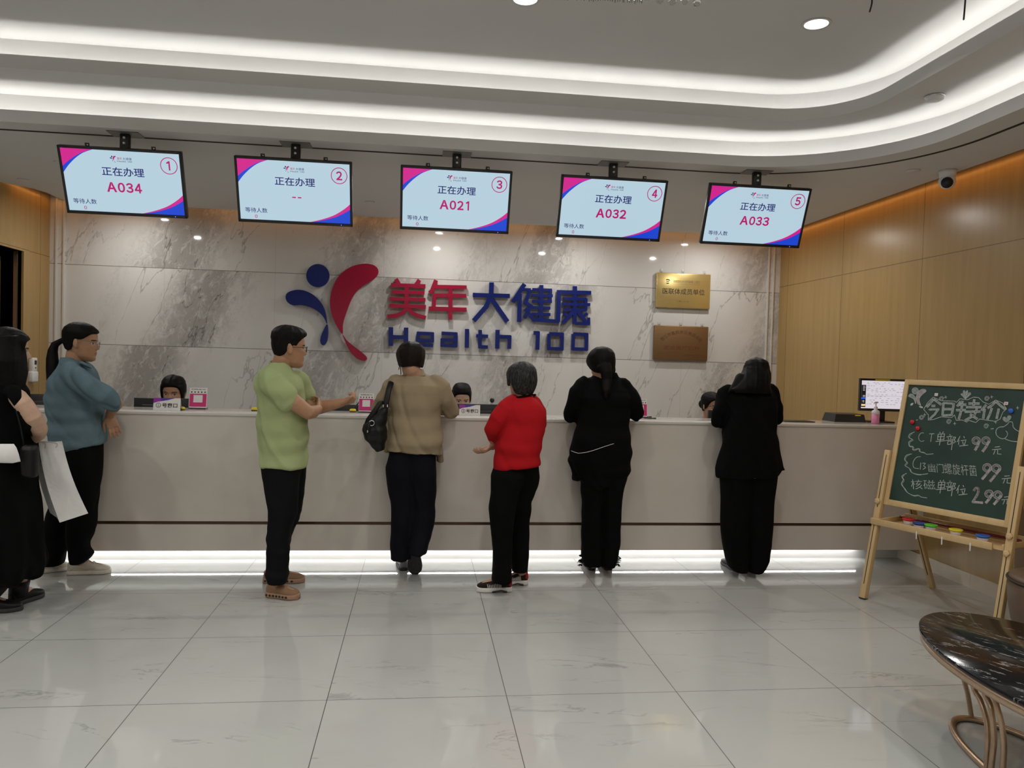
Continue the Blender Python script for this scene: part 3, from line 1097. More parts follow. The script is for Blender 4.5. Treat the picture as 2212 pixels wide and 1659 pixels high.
def plaque(px, mt, lab):
    (ul, vt), (ur, vb) = px
    a, c = at(ul, vt, 8.12), at(ur, vb, 8.12)
    x0, x1, z0, z1 = a[0], c[0], c[2], a[2]
    t = thing('brass_plaque', lab, 'plaque', ((x0 + x1) / 2, 8.14, z0))
    b = MB()
    b.bbox((x0, 8.118, z0), (x1, 8.159, z1), 0.008, 0, None, 3)
    S = lambda u, v, d=0: (x0 + u * (x1 - x0), 8.118 - 0.0006 * (d > 0), z1 - v * (z1 - z0))

    def T(s, u0, u1, v0, v1, mi, bold=0.0):
        put_text(b, s, lambda p, q, d: S(u0 + p * (u1 - u0), v1 - q * (v1 - v0), 1), 0, 1, 0, 1, 0, mi, bold)
    if mt == 'brass':
        for k in range(32):
            a0, a1 = k / 32 * 2 * PI, (k + 1) / 32 * 2 * PI
            if 4 < k < 12 or 18 < k < 30:
                q = lambda an, r: S(0.205 + r * math.cos(an) * 0.68, 0.25 + r * math.sin(an), 1)
                b.add([q(a0, 0.042), q(a0, 0.068), q(a1, 0.068), q(a1, 0.042)], [(0, 1, 2, 3)], 1)
        T('——', 0.18, 0.23, 0.24, 0.26, 1)
        T('福建医科大学附属第二医院', 0.30, 0.80, 0.20, 0.28, 3)
        T('Fujian Medical University', 0.30, 0.80, 0.30, 0.325, 3)
        T('医联体成员单位', 0.115, 0.895, 0.44, 0.61, 1, 0.006)
        T('二零二五年', 0.375, 0.61, 0.785, 0.835, 3)
    else:
        s = '晋江市直机关公务员体检'
        for k, ch in enumerate(s):
            an = PI * (0.79 - 0.58 * k / (len(s) - 1))
            uc, vc = 0.50 + 0.44 * math.cos(an), 0.74 - 0.56 * math.sin(an) * 1.0
            r = an - PI / 2

            def q(p, w_, d, uc=uc, vc=vc, r=r):
                dx, dy = (p - 0.5) * 0.072, (w_ - 0.5) * 0.072
                return S(uc + dx * math.cos(r) - dy * math.sin(r), vc - (dx * math.sin(r) + dy * math.cos(r)) * 1.42, 1)
            put_text(b, ch, q, 0, 1, 0, 1, 0, 4, 0.01)
        T('定点医疗机构', 0.18, 0.84, 0.575, 0.70, 2, 0.005)
        T('晋江市公务员体检领导小组', 0.58, 0.90, 0.825, 0.86, 4)
        T('二零二零年', 0.68, 0.85, 0.885, 0.915, 4)
    b.build('plate', [M[mt], M['ink'], M['ink_red'], M['ink_thin'], M['ink_brown']], t, recalc=False)
    for u in (0.10, 0.50, 0.90):
        x = x0 + u * (x1 - x0)
        b = MB()
        b.bbox((x - 0.015, 8.1555, z1 + 0.002), (x + 0.015, 8.1590, z1 + 0.042), 0.0015)
        h = b.build('adhesive_hook', M['hook'], t)
        b = MB()
        b.tube([(x, 8.149, z1 + 0.010), (x, 8.143, z1 + 0.006)], 0.003, 8)
        b.build('pin', M['black_metal'], h)


plaque(((1419, 588), (1533, 668)), 'brass', 'shiny gold brass plaque, upper of the two on the marble wall')
plaque(((1414, 702), (1528, 780)), 'copper', 'duller copper brown plaque with arched lettering, lower of the two')

# infrared thermometer holder on the left wall
x, y, z = XL + 0.001, 7.78, 1.20
t = thing('wall_thermometer', 'white wall thermometer with small grey display on the left wood wall', 'thermometer', (x, y, z))
b = MB()
b.bbox((x, y - 0.055, z), (x + 0.05, y + 0.055, z + 0.10), 0.01)
b.bbox((x, y - 0.042, z + 0.09), (x + 0.045, y + 0.042, z + 0.23), 0.01)
b.build('housing', M['white_plastic'], t)
b = MB()
b.box((x + 0.0451, y - 0.018, z + 0.165), (x + 0.047, y + 0.022, z + 0.205))
b.build('display', M['black_plastic'], t)
b = MB()
b.tube([(x + 0.044, y, z + 0.135), (x + 0.047, y, z + 0.135)], 0.006, 12)
b.build('sensor', M['black_plastic'], t)

# ------------------------------------------------------------------ people
SKIN = {}


def skinmat(name, c):
    m = NT(name, 0.5, 0, 0.35)
    n = m.noise(m.co(), 30, 4)
    k = lambda s: tuple(min(1, x * s) for x in c) + (1,)
    m.color(m.ramp(n, [(0.3, k(0.92)), (0.7, k(1.06))]))
    m.b.inputs['Subsurface Weight'].default_value = 0.06
    m.b.inputs['Subsurface Radius'].default_value = (0.02, 0.008, 0.004)
    return m.mat


M['skin'] = skinmat('skin', (0.47, 0.27, 0.175))
M['skin_tan'] = skinmat('tanned_skin', (0.42, 0.225, 0.13))
M['skin_pale'] = skinmat('pale_skin', (0.54, 0.35, 0.25))
M['lip'] = plain('lips', (0.36, 0.13, 0.11), 0.4)
M['brow'] = plain('dark_brows', (0.035, 0.025, 0.02), 0.6)
M['eyewhite'] = plain('eye_white', (0.55, 0.52, 0.48), 0.3)
M['hair_black'] = hairmat('black_hair', (0.0025, 0.0022, 0.0022, 1), (0.006, 0.005, 0.005, 1))
M['hair_brown'] = hairmat('dark_brown_hair', (0.007, 0.0045, 0.004, 1), (0.018, 0.012, 0.010, 1))
M['hair_grey'] = hairmat('greying_hair', (0.006, 0.006, 0.006, 1), (0.06, 0.058, 0.056, 1))
M['hair_cropped'] = hairmat('cropped_black_hair', (0.0045, 0.004, 0.0035, 1), (0.012, 0.010, 0.009, 1))


def voxel(mb, name, mats, parent, size, smooth=4, disp=None, matfn=None, loc=None):
    """merge the collected solids into one continuous skin"""
    me = bpy.data.meshes.new('tmp')
    me.from_pydata(mb.v, [], mb.f)
    bm = bmesh.new()
    bm.from_mesh(me)
    bmesh.ops.recalc_face_normals(bm, faces=bm.faces)
    bm.to_mesh(me)
    bm.free()
    ob = bpy.data.objects.new('tmp', me)
    COL.objects.link(ob)
    r = ob.modifiers.new('r', 'REMESH')
    r.mode = 'VOXEL'
    r.voxel_size = size
    r.use_smooth_shade = True
    if smooth:
        s = ob.modifiers.new('s', 'SMOOTH')
        s.factor = 0.5
        s.iterations = smooth
    dg = bpy.context.evaluated_depsgraph_get()
    out = bpy.data.meshes.new_from_object(ob.evaluated_get(dg))
    bpy.data.objects.remove(ob)
    bpy.data.meshes.remove(me)
    out.name = name
    n = len(out.vertices)
    co = np.empty(n * 3, np.float32)
    out.vertices.foreach_get('co', co)
    co = co.reshape(-1, 3)
    if disp is not None:
        no = np.empty(n * 3, np.float32)
        out.vertices.foreach_get('normal', no)
        co = co + no.reshape(-1, 3) * disp(co)[:, None]
    if loc is None:
        loc = WL[parent.name] if parent is not None else Vector(((co[:, 0].min() + co[:, 0].max()) / 2, (co[:, 1].min() + co[:, 1].max()) / 2, co[:, 2].min()))
    L = np.array(loc, np.float32)
    out.vertices.foreach_set('co', (co - L).ravel())
    out.materials.clear()
    for m in (mats if isinstance(mats, (list, tuple)) else [mats]):
        out.materials.append(m)
    k = len(out.polygons)
    mi = np.zeros(k, np.int32)
    if matfn is not None:
        vi = np.empty(len(out.loops), np.int32)
        out.loops.foreach_get('vertex_index', vi)
        st = np.empty(k, np.int32)
        out.polygons.foreach_get('loop_start', st)
        ctr = (co[vi[st]] + co[vi[st + 2]]) / 2
        mi = matfn(ctr).astype(np.int32)
    out.polygons.foreach_set('material_index', mi)
    out.polygons.foreach_set('use_smooth', np.ones(k, bool))
    out.update()
    return link(name, out, parent, loc)


def folds(seed, amp=0.006, fz=14.0, fx=20.0, where=None, k=2.4):
    """soft creases running mostly down the cloth"""
    rs = np.random.RandomState(seed)
    A = rs.uniform(0, 6.28, 12)
    fz, fx = fz * k, fx * k

    def f(p):
        x, y, z = p[:, 0], p[:, 1], p[:, 2]
        w = 0.6 * np.sin(7 * z + A[0]) + 0.5 * np.sin(11 * x + A[1]) + 0.4 * np.sin(9 * y + A[2])
        a = np.sin(fx * (x + y * 0.8) + fz * 0.35 * z + 1.8 * w + A[3])
        c = np.sin(fz * z + 6 * x + 1.5 * w + A[4]) * 0.6 + np.sin(fz * 2.1 * z - 9 * y + w + A[5]) * 0.35
        m = 0.5 + 0.5 * np.sin(4.3 * x + 3.1 * z + A[6])
        r1 = 1 - 2 * np.abs(np.sin(0.5 * (fx * (x - y * 0.6) + fz * 0.8 * z + 2.2 * w + A[7])))
        d = 1.7 * amp * (a * m + c * (1 - m) + 0.9 * np.clip(r1, -0.2, 1) * np.sin(2.7 * z + 3.3 * x + A[8]))
        if where is not None:
            d = d * where(p)
        return d
    return f


class Fig:
    """one person. Points are given as photo pixels plus an offset dY from the person's depth Y0"""

    def __init__(self, Y0, seed=1):
        self.Y0 = Y0
        self.seed = seed
        self.body = MB()

    def p(self, u, v, dY=0.0):
        return at(u, v, self.Y0 + dY)

    def px(self, dY=0.0):
        return (self.Y0 + dY) / FPX

    def stack(self, mb, rows, e=2.4, n=40, shrink=1.0, yaw=0.0):
        """horizontal slices: (v, u left, u right, dY, half depth)"""
        R = []
        for v, ul, ur, dY, ry in rows:
            slant = isinstance(v, tuple)
            v0, v1 = v if slant else (v, v)
            a, c = self.p(ul, v0, dY), self.p(ur, v1, dY)
            m = (a + c) / 2
            sl = (c[2] - a[2]) / max(1e-6, c[0] - a[0]) if slant else 0.0
            rx = abs(c[0] - a[0]) / 2 * shrink
            ry = ry * shrink
            g = []
            for q in range(n):
                t = q * 2 * PI / n
                ct, s = math.cos(t), math.sin(t)
                X = rx * math.copysign(abs(ct) ** (2 / e), ct)
                Y = ry * math.copysign(abs(s) ** (2 / e), s)
                g.append((m[0] + X, m[1] + Y, m[2] + sl * X))
            R.append(g)
        mb.rings(R)

    def limb(self, mb, pts, rad, n=20, flat=1.0, ref=None):
        mb.tube([self.p(*q) for q in pts], rad, n, flat=flat, ref=ref)

    def core(self, rows, k=0.82):
        self.stack(self.body, rows, shrink=k)

    # ---- head
    HZ = np.array([0.0, 0.012, 0.03, 0.055, 0.08, 0.105, 0.125, 0.14, 0.17, 0.195, 0.213, 0.224, 0.229])
    HF = np.array([0.072, 0.088, 0.094, 0.0935, 0.0935, 0.0925, 0.0885, 0.0940, 0.0915, 0.076, 0.052, 0.028, 0.006])
    HB = np.array([0.020, 0.006, -0.030, -0.060, -0.078, -0.089, -0.094, -0.096, -0.096, -0.086, -0.066, -0.044, -0.020])
    HW = np.array([0.018, 0.034, 0.049, 0.058, 0.0645, 0.070, 0.0725, 0.0735, 0.0745, 0.067, 0.051, 0.033, 0.012])

    def frame(self, u, v, dY, yaw, pitch=0.0, roll=0.0, s=1.0):
        """head placed with the point between the ears at a pixel; yaw 0 looks away from the camera (+Y), 90 to the right"""
        a, p = math.radians(yaw), math.radians(pitch)
        f = np.array([math.sin(a) * math.cos(p), math.cos(a) * math.cos(p), math.sin(p)])
        r = np.array([math.cos(a), -math.sin(a), 0.0])
        up = np.cross(r, f)
        t = math.radians(roll)
        r, up = math.cos(t) * r + math.sin(t) * up, -math.sin(t) * r + math.cos(t) * up
        self.hf = (self.p(u, v, dY), r, f, up, s)

    def H(self, x, y, z):
        c, r, f, up, s = self.hf
        return c + s * (x * r + (y + 0.005) * f + (z - 0.118) * up)

    def toH(self, P):
        c, r, f, up, s = self.hf
        d = (np.asarray(P) - c) / s
        return d @ r, d @ f - 0.005, d @ up + 0.118

    def head_pts(self, z, n=64):
        yf, yb, hw = (np.interp(z, self.HZ, q) for q in (self.HF, self.HB, self.HW))
        ym = (yf + yb) / 2 - 0.01
        out = []
        for q in range(n):
            t = q * 2 * PI / n
            c, s = math.cos(t), math.sin(t)
            e = 2 / 2.25
            x = hw * math.copysign(abs(c) ** e, c)
            y = ym + ((yf - ym) if s > 0 else (ym - yb)) * math.copysign(abs(s) ** e, s)
            out.append((x, y, z))
        return out

    def face(self, x, y, z):
        """features pushed out of the front of the head"""
        if y < 0.02:
            return y
        g = lambda a, b: math.exp(-a * a / 2 - b * b / 2)
        amp = np.interp(z, [0.074, 0.080, 0.086, 0.10, 0.128, 0.136], [0, 0.010, 0.0235, 0.0185, 0.005, 0.0])
        w = np.interp(z, [0.078, 0.09, 0.13], [0.0125, 0.0105, 0.007])
        d = amp * math.exp(-(x / w) ** 2)
        d -= 0.0075 * g((abs(x) - 0.031) / 0.011, (z - 0.119) / 0.009)
        d += 0.0035 * g((abs(x) - 0.031) / 0.010, (z - 0.118) / 0.005)
        d += 0.0045 * g((abs(x) - 0.026) / 0.016, (z - 0.137) / 0.006)
        d += 0.0060 * g(x / 0.016, (z - 0.0605) / 0.0040) + 0.0060 * g(x / 0.014, (z - 0.0490) / 0.0042)
        d -= 0.0035 * g(x / 0.018, (z - 0.0548) / 0.0020)
        d -= 0.0030 * g(x / 0.02, (z - 0.036) / 0.006)
        d += 0.0060 * g(x / 0.015, (z - 0.015) / 0.010)
        d += 0.0030 * g((abs(x) - 0.042) / 0.014, (z - 0.095) / 0.014)
        return y + d * min(1, (y - 0.02) / 0.03)

    def add_head(self, neck=None, ears=True):
        zs = np.concatenate([np.linspace(0, 0.14, 62), np.linspace(0.144, 0.229, 24)])
        R = [[self.H(x, self.face(x, y, z), zz) for x, y, zz in self.head_pts(z)] for z in zs]
        self.body.rings(R)
        if ears:
            c, r, f, up, s = self.hf
            for sg in (-1, 1):
                Mx = Matrix((r * sg * 0.9 + f * -0.42, f * 0.9 + r * sg * 0.42, up * 0.98 - f * 0.16)).transposed()
                self.body.ball(self.H(sg * 0.077, -0.010, 0.112), (0.007 * s, 0.019 * s, 0.033 * s), 16, 0, Mx)
                self.body.ball(self.H(sg * 0.074, -0.004, 0.090), (0.007 * s, 0.011 * s, 0.013 * s), 10, 0, Mx)
        if neck is not None:
            base, rad = neck
            top = self.H(0, -0.022, 0.055)
            mid = (np.array(base) * 0.55 + top * 0.45)
            self.body.tube([np.array(base), mid, top], [rad * 1.12, rad, rad * 1.0], 24)

    def facemat(self):
        def f(P):
            x, y, z = self.toH(P)
            mi = np.zeros(len(P), int)
            front = (y > 0.05) & (np.abs(x) < 0.07)
            lip = front & (y > 0.075) & (((np.abs(x) / 0.0235) ** 2 + ((z - 0.0548) / 0.0100) ** 2) < 1)
            brow = front & (np.abs(x) > 0.012) & (np.abs(x) < 0.049) & (np.abs(z - (0.1385 - (np.abs(x) - 0.03) ** 2 * 5)) < 0.0032)
            ew = front & ((((np.abs(x) - 0.0315) / 0.0145) ** 2 + ((z - 0.1185) / 0.0045) ** 2) < 1)
            ir = ew & (np.abs(np.abs(x) - 0.0315) < 0.0058)
            lid = front & (np.abs(np.abs(x) - 0.0315) < 0.0165) & (np.abs(z - (0.1240 - (np.abs(x) - 0.0315) ** 2 * 14)) < 0.0019)
            mi[lip] = 1
            mi[ew] = 3
            mi[ir | lid | brow] = 2
            return mi
        return f

    def finish(self, label, skin='skin', vox=0.0042):
        b = voxel(self.body, 'person', [M[skin], M['lip'], M['brow'], M['eyewhite']], None, vox, 2, None, self.facemat())
        tag(b, label, 'person')
        self.ob = b
        return b

    def cloth(self, mb, name, mat, vox=0.008, smooth=3, disp=None, label=None):
        o = voxel(mb, name, mat, self.ob, vox, smooth, disp)
        if label:
            o['label'] = label
        return o

    # ---- hair: a shell over the skull, thick where the hairline says so
    def cap(self, mb, line, thick=0.014, fade=0.012, top=None, zmin=0.02, wav=0.0, n=96):
        ys = [q[0] for q in line]
        zl = [q[1] for q in line]
        zs = np.linspace(zmin, 0.2288, 80)
        ctr = np.array((0, -0.008, 0.135))
        R = []
        rs = np.random.RandomState(self.seed)
        ph = rs.uniform(0, 6.28, 8)
        for z in zs:
            g = []
            for x, y, zz in self.head_pts(z, n):
                lim = np.interp(y, ys, zl)
                k = min(1, max(0, (z - lim) / fade + 0.5))
                k = k * k * (3 - 2 * k)
                t = thick(x, y, z) if callable(thick) else thick
                an = math.atan2(x, y)
                t *= 1 + wav * (math.sin(an * 9 + ph[0] + 6 * z) * 0.5 + math.sin(an * 17 + ph[1]) * 0.3)
                d = np.array((x, y, zz)) - ctr
                d /= np.linalg.norm(d)
                q = np.array((x, y, zz)) + d * (t * k - 0.014 * (1 - k))
                g.append(self.H(*q))
            R.append(g)
        mb.rings(R)

    # ---- hands
    def hand(self, wrist, dirn, palm, curl=0.5, side=1, size=1.0, thumb=0.5, spread=0.12, into=None):
        """wrist point, pointing direction, palm normal (the way the palm faces), side +1 when the thumb lies to (dirn x palm)"""
        mb = into or self.body
        w = np.array(wrist, float)
        d = np.array(dirn, float)
        d /= np.linalg.norm(d)
        n = np.array(palm, float)
        n -= d * (n @ d)
        n /= np.linalg.norm(n)
        t = np.cross(d, n) * side          # towards the thumb
        s = size
        P = lambda a, c, h: w + s * (a * d + c * t + h * n)
        # palm
        R = []
        for a, hw, hh, off in ((-0.01, 0.026, 0.019, 0), (0.015, 0.031, 0.018, 0.001), (0.045, 0.039, 0.0165, 0.002), (0.075, 0.042, 0.0145, 0.001), (0.092, 0.040, 0.012, 0.0)):
            R.append([P(a, off + hw * math.cos(q) * 1.0, hh * math.sin(q)) for q in np.linspace(0, 2 * PI, 20, endpoint=False)])
        mb.rings(R)
        # fingers
        for c, L, r, kk in ((0.030, 0.070, 0.0085, 0.9), (0.010, 0.078, 0.0088, 1.0), (-0.010, 0.073, 0.0085, 1.08), (-0.029, 0.058, 0.0076, 1.18)):
            base = P(0.086, c, 0.0)
            ang = 0.0
            sp = c * spread / 0.03
            pts = [base - s * d * 0.015, base]
            q = base
            for seg, da in ((0.45, 0.55), (0.30, 0.85), (0.25, 0.55)):
                ang += da * curl * kk
                v = math.cos(ang) * (d + t * sp) + math.sin(ang) * n
                q = q + s * L * seg * v / np.linalg.norm(v)
                pts.append(q)
            mb.tube(pts, [r * s * x for x in (1.05, 1.05, 1.0, 0.92, 0.78)], 12)
        # thumb from the side of the palm near its base
        q0 = P(0.018, 0.026, 0.004)
        v1 = d * 0.62 + t * 0.72 * (1 - 0.5 * thumb) + n * 0.45 * thumb
        v2 = d * 0.85 + t * 0.28 * (1 - thumb) + n * 0.55 * thumb
        v1, v2 = v1 / np.linalg.norm(v1), v2 / np.linalg.norm(v2)
        q1 = q0 + s * 0.040 * v1
        q2 = q1 + s * 0.030 * v2
        q3 = q2 + s * 0.022 * v2
        mb.tube([q0, q1, q2, q3], [0.0135 * s, 0.0115 * s, 0.0102 * s, 0.008 * s], 12)

    # ---- shoes
    def shoe(self, heel, toe, mats, width=0.094, height=0.085, sole=0.028, name='shoe', label=None, tilt=None, laces=None, stripes=None, holes=None, seam=None):
        """heel and toe: world points on the ground line of the sole; mats: upper, sole"""
        h, t = np.array(heel, float), np.array(toe, float)
        L = np.linalg.norm(t - h)
        d = (t - h) / L
        up = np.array((0, 0, 1.0)) if tilt is None else np.array(tilt, float)
        up = up - d * (up @ d)
        up /= np.linalg.norm(up)
        sd = np.cross(d, up)
        P = lambda a, c, z: h + d * (a * L) + sd * c + up * z
        T = [0.0, 0.04, 0.12, 0.25, 0.38, 0.5, 0.62, 0.75, 0.87, 0.95, 1.0]
        Wd = [0.45, 0.62, 0.72, 0.74, 0.76, 0.84, 0.94, 1.0, 0.90, 0.66, 0.30]
        Hh = [0.78, 0.95, 1.0, 1.02, 1.0, 0.86, 0.72, 0.60, 0.50, 0.40, 0.28]

        def shape(mb, z0, z1f, grow_, n=28, e=2.6):
            R = []
            for a, wd, hh in zip(T, Wd, Hh):
                hw = wd * width / 2 + grow_
                z1 = z1f(hh)
                g = []
                for q in np.linspace(0, 2 * PI, n, endpoint=False):
                    c, s_ = math.cos(q), math.sin(q)
                    g.append(P(a + (grow_ / L) * (1 if a > 0.5 else -1) * (1 if a in (0.0, 1.0) else 0), hw * math.copysign(abs(c) ** (2 / e), c),
                               (z0 + z1) / 2 + (z1 - z0) / 2 * math.copysign(abs(s_) ** (2 / e), s_)))
                R.append(g)
            mb.rings(R)
        b = MB()
        shape(b, sole * 0.5, lambda hh: sole * 0.6 + hh * (height - sole * 0.4), 0.0)
        o = b.build(name, mats[0], self.ob)
        if label:
            o['label'] = label
        b = MB()
        shape(b, 0.0, lambda hh: sole, 0.004, e=5)
        if holes is not None:
            Mx = Matrix((d, sd, up)).transposed()
            for a in (0.06, 0.17, 0.28, 0.39, 0.50, 0.61, 0.72):
                wd = np.interp(a, T, Wd) * width / 2 + 0.003
                for sg in (-1, 1):
                    b.ball(P(a, sg * wd, sole * 0.52), (0.010, 0.003, 0.0075), 8, 1, Mx)
        b.build('sole', [mats[1]] + ([holes] if holes is not None else []), o)
        if seam is not None:
            b = MB()
            for sg in (-1, 1):
                pts = [P(a, sg * (np.interp(a, T, Wd) * width / 2 * (1.0 - 0.10 * z) + 0.0008), sole + z * 0.028) for a, z in ((0.10, 0.2), (0.2, 0.9), (0.34, 0.5), (0.46, 0.25), (0.60, 0.5), (0.68, 0.25))]
                b.tube(spline(pts, 4), 0.0022, 6)
            b.build('side_seam', seam, o)
        if laces is not None:
            b = MB()
            for k, a in enumerate((0.44, 0.51, 0.58, 0.65)):
                hh = np.interp(a, T, Hh) * (height - sole * 0.4) + sole * 0.6
                wd = np.interp(a, T, Wd) * width / 2
                pts = [P(a + 0.02 * (-1) ** k, wd * 0.62 * math.sin(q), (hh - sole) * math.cos(q * 0.62) + sole * 0.6 + 0.017) for q in np.linspace(-1.25, 1.25, 9)]
                b.tube(pts, 0.0034, 6)
            b.build('laces', laces, o)
        if stripes is not None:
            b = MB()
            for k in range(9):
                a = 0.36 + 0.047 * k - 0.05
                hh = np.interp(a, T, Hh) * (height - sole * 0.4) + sole * 0.6
                wd = np.interp(a, T, Wd) * width / 2
                for sg in (-1, 1):
                    pts = [P(a + 0.03 * z, sg * (wd + 0.0015) * (1 - 0.22 * z * z), sole + (hh - sole) * 0.72 * z) for z in np.linspace(0.05, 0.85, 6)]
                    b.tube(pts, 0.0026, 6)
            b.build('stripes', stripes, o)
        return o

    def glasses(self, mat, name='glasses', rx=0.024, rz=0.017, square=3.2, thick=0.0017):
        b = MB()
        for sg in (-1, 1):
            pts = []
            for q in range(28):
                t = q * 2 * PI / 28
                c, s_ = math.cos(t), math.sin(t)
                e = 2 / square
                x = sg * 0.0325 + rx * math.copysign(abs(c) ** e, c)
                pts.append(self.H(x, 0.109 - 1.6 * (abs(x) - 0.005) ** 2 * 4, 0.116 + rz * math.copysign(abs(s_) ** e, s_)))
            b.tube(pts, thick, 8, closed=True, dome=False)
            b.tube([self.H(sg * 0.0565, 0.090, 0.124), self.H(sg * 0.0745, 0.075, 0.124), self.H(sg * 0.079, 0.0, 0.122), self.H(sg * 0.080, -0.020, 0.112)], thick, 8)
        b.tube([self.H(-0.010, 0.1085, 0.120), self.H(0, 0.112, 0.122), self.H(0.010, 0.1085, 0.120)], thick, 8)
        return b.build(name, mat, self.ob)


M['denim'] = fabric('washed_blue_denim', (0.115, 0.175, 0.205), 0.9, 500, 0.3, 0.15)
M['green'] = fabric('lime_green_cotton', (0.35, 0.41, 0.20), 0.9, 700, 0.12, 0.05)
M['tan'] = fabric('khaki_tan_twill', (0.30, 0.235, 0.15), 0.85, 600, 0.15, 0.06)
M['red'] = fabric('bright_red_knit', (0.40, 0.008, 0.012), 0.85, 420, 0.3, 0.05)
M['black_cloth'] = fabric('black_cloth', (0.0022, 0.0022, 0.0025), 0.95, 600, 0.1, 0.2)
M['black_knit'] = fabric('black_knit', (0.003, 0.003, 0.003), 0.95, 400, 0.2, 0.2)
M['navy_cloth'] = fabric('near_black_navy_cloth', (0.005, 0.0055, 0.009), 0.9, 600, 0.1, 0.15)
M['black_denim'] = fabric('black_denim', (0.0055, 0.0055, 0.0065), 0.9, 600, 0.15, 0.2)
M['white_cloth'] = fabric('white_cotton', (0.7, 0.7, 0.7), 0.9, 700, 0.1, 0.03)
M['white_cord'] = plain('white_piping', (0.5, 0.5, 0.49), 0.6)
M['cream_shoe'] = plain('cream_sneaker_leather', (0.58, 0.54, 0.44), 0.55)
M['cream_seam'] = plain('pale_grey_seam', (0.40, 0.37, 0.30), 0.6)
M['cream_sole'] = plain('cream_sneaker_sole', (0.62, 0.58, 0.49), 0.5)
M['brown_shoe'] = fabric('tan_brown_mesh', (0.27, 0.16, 0.095), 0.8, 300, 0.5, 0.12)
M['brown_sole'] = plain('tan_rubber', (0.34, 0.20, 0.125), 0.6)
M['black_leather'] = plain('black_leather', (0.005, 0.005, 0.005), 0.5, spec=0.3)
M['black_rubber'] = plain('black_rubber', (0.030, 0.030, 0.031), 0.7, var=0.25, scale=60)
M['grey_leather'] = plain('silver_grey_leather', (0.28, 0.28, 0.28), 0.35)
M['dark_mesh'] = fabric('dark_brown_mesh', (0.022, 0.013, 0.011), 0.8, 300, 0.5, 0.2)
M['white_rubber'] = plain('white_rubber', (0.66, 0.64, 0.60), 0.5)
M['red_mesh'] = fabric('red_mesh', (0.36, 0.02, 0.02), 0.8, 300, 0.4, 0.1)
M['specs_metal'] = plain('thin_metal_rims', (0.35, 0.33, 0.32), 0.3, 0.9)
M['specs_black'] = plain('black_spectacle_rims', (0.012, 0.010, 0.009), 0.3)

X3 = np.array([1.0, 0, 0])
Y3 = np.array([0, 1.0, 0])
Z3v = np.array([0, 0, 1.0])


def flr(u, v):
    q = atz(u, v, 0.0)
    return np.array([q[0], q[1], 0.0])


# ================= man in the green T-shirt, reaching his arm across
g = Fig(5.0, 3)
shirt = [(1006, 562, 663, 0.0, 0.165), (985, 561, 664, 0.0, 0.168), (950, 560, 664, 0.0, 0.172), (904, 557, 663, 0.0, 0.178), (870, 555, 660, 0.0, 0.185), (838, 554, 656, 0.0, 0.195),
         (818, 556, 648, 0.0, 0.195), (803, 562, 637, 0.0, 0.175), (790, 574, 628, 0.0, 0.125), (782, 586, 622, 0.0, 0.085)]
near = [(1000, 563, 655, -0.02, 0.13), (1030, 566, 648, -0.05, 0.115), (1066, 573, 645, -0.07, 0.10), (1104, 579, 641, -0.085, 0.092), (1143, 579, 630, -0.10, 0.084), (1181, 576, 626, -0.11, 0.078), (1220, 575, 624, -0.115, 0.076), (1240, 573, 622, -0.115, 0.076), (1259, 579, 620, -0.115, 0.072)]
far = [(1000, 580, 662, 0.06, 0.12), (1030, 590, 660, 0.09, 0.11), (1066, 598, 655, 0.12, 0.10), (1104, 600, 650, 0.16, 0.092), (1143, 590, 636, 0.19, 0.085), (1181, 584, 624, 0.21, 0.08), (1215, 578, 622, 0.22, 0.078), (1236, 576, 621, 0.22, 0.07)]
for rows in (shirt[:-2], near, far):
    g.core(rows, 0.80)
g.frame(621, 751, -0.0, 67, -3, 0, 1.06)
g.add_head((g.p(603, 800, 0.0), 0.060))
# near arm: elbow on its way to the far forearm, hand gripping it
eN, wN = (665, 891, -0.16), (688, 884, 0.04)
g.limb(g.body, [(588, 826, -0.15), (612, 850, -0.18), (640, 873, -0.18), eN], [0.062, 0.056, 0.050, 0.043])
g.limb(g.body, [eN, (675, 890, -0.06), wN], [0.043, 0.041, 0.028])
g.hand(g.p(688, 883, 0.04), g.p(688, 869, 0.12) - g.p(688, 883, 0.04), Y3 * 0.6 + Z3v * 0.3 + X3 * -0.5, 0.75, -1, 0.96, 0.5)
# far arm: held out, hand loosely closed
eF, wF = (672, 884, 0.16), (739, 869, 0.10)
g.limb(g.body, [(640, 826, 0.15), (655, 852, 0.18), eF], [0.058, 0.052, 0.046])
g.limb(g.body, [eF, (690, 880, 0.15), (715, 875, 0.12), wF], [0.047, 0.046, 0.038, 0.029])
g.hand(g.p(737, 869.5, 0.10), g.p(765, 862, 0.08) - g.p(737, 870, 0.10), Z3v * 0.8 + Y3 * -0.55, 1.5, 1, 1.0, 0.9)
# ankles and feet
gN, gF = (flr(578, 1288), flr(645, 1294)), (flr(570, 1258), flr(657, 1257))
for (h, t), top in ((gN, (598, 1225, -0.115)), (gF, (598, 1215, 0.21))):
    m = h * 0.75 + t * 0.25
    g.body.tube([g.p(*top), m + Z3v * 0.08, h * 0.5 + t * 0.5 + Z3v * 0.045, h * 0.2 + t * 0.8 + Z3v * 0.035], [0.048, 0.04, 0.034, 0.026], 16)
g.finish('man in lime green T-shirt and black trousers holding out his forearm', 'skin_tan')
b = MB()
g.stack(b, shirt)
g.limb(b, [(582, 818, -0.13), (592, 830, -0.17), (608, 850, -0.185), (618, 862, -0.185)], [0.070, 0.082, 0.080, 0.080])
g.limb(b, [(640, 818, 0.13), (650, 838, 0.17), (662, 858, 0.185)], [0.065, 0.072, 0.070])
g.cloth(b, 'shirt', M['green'], 0.008, 3, folds(5, 0.006, 11, 16))
b = MB()
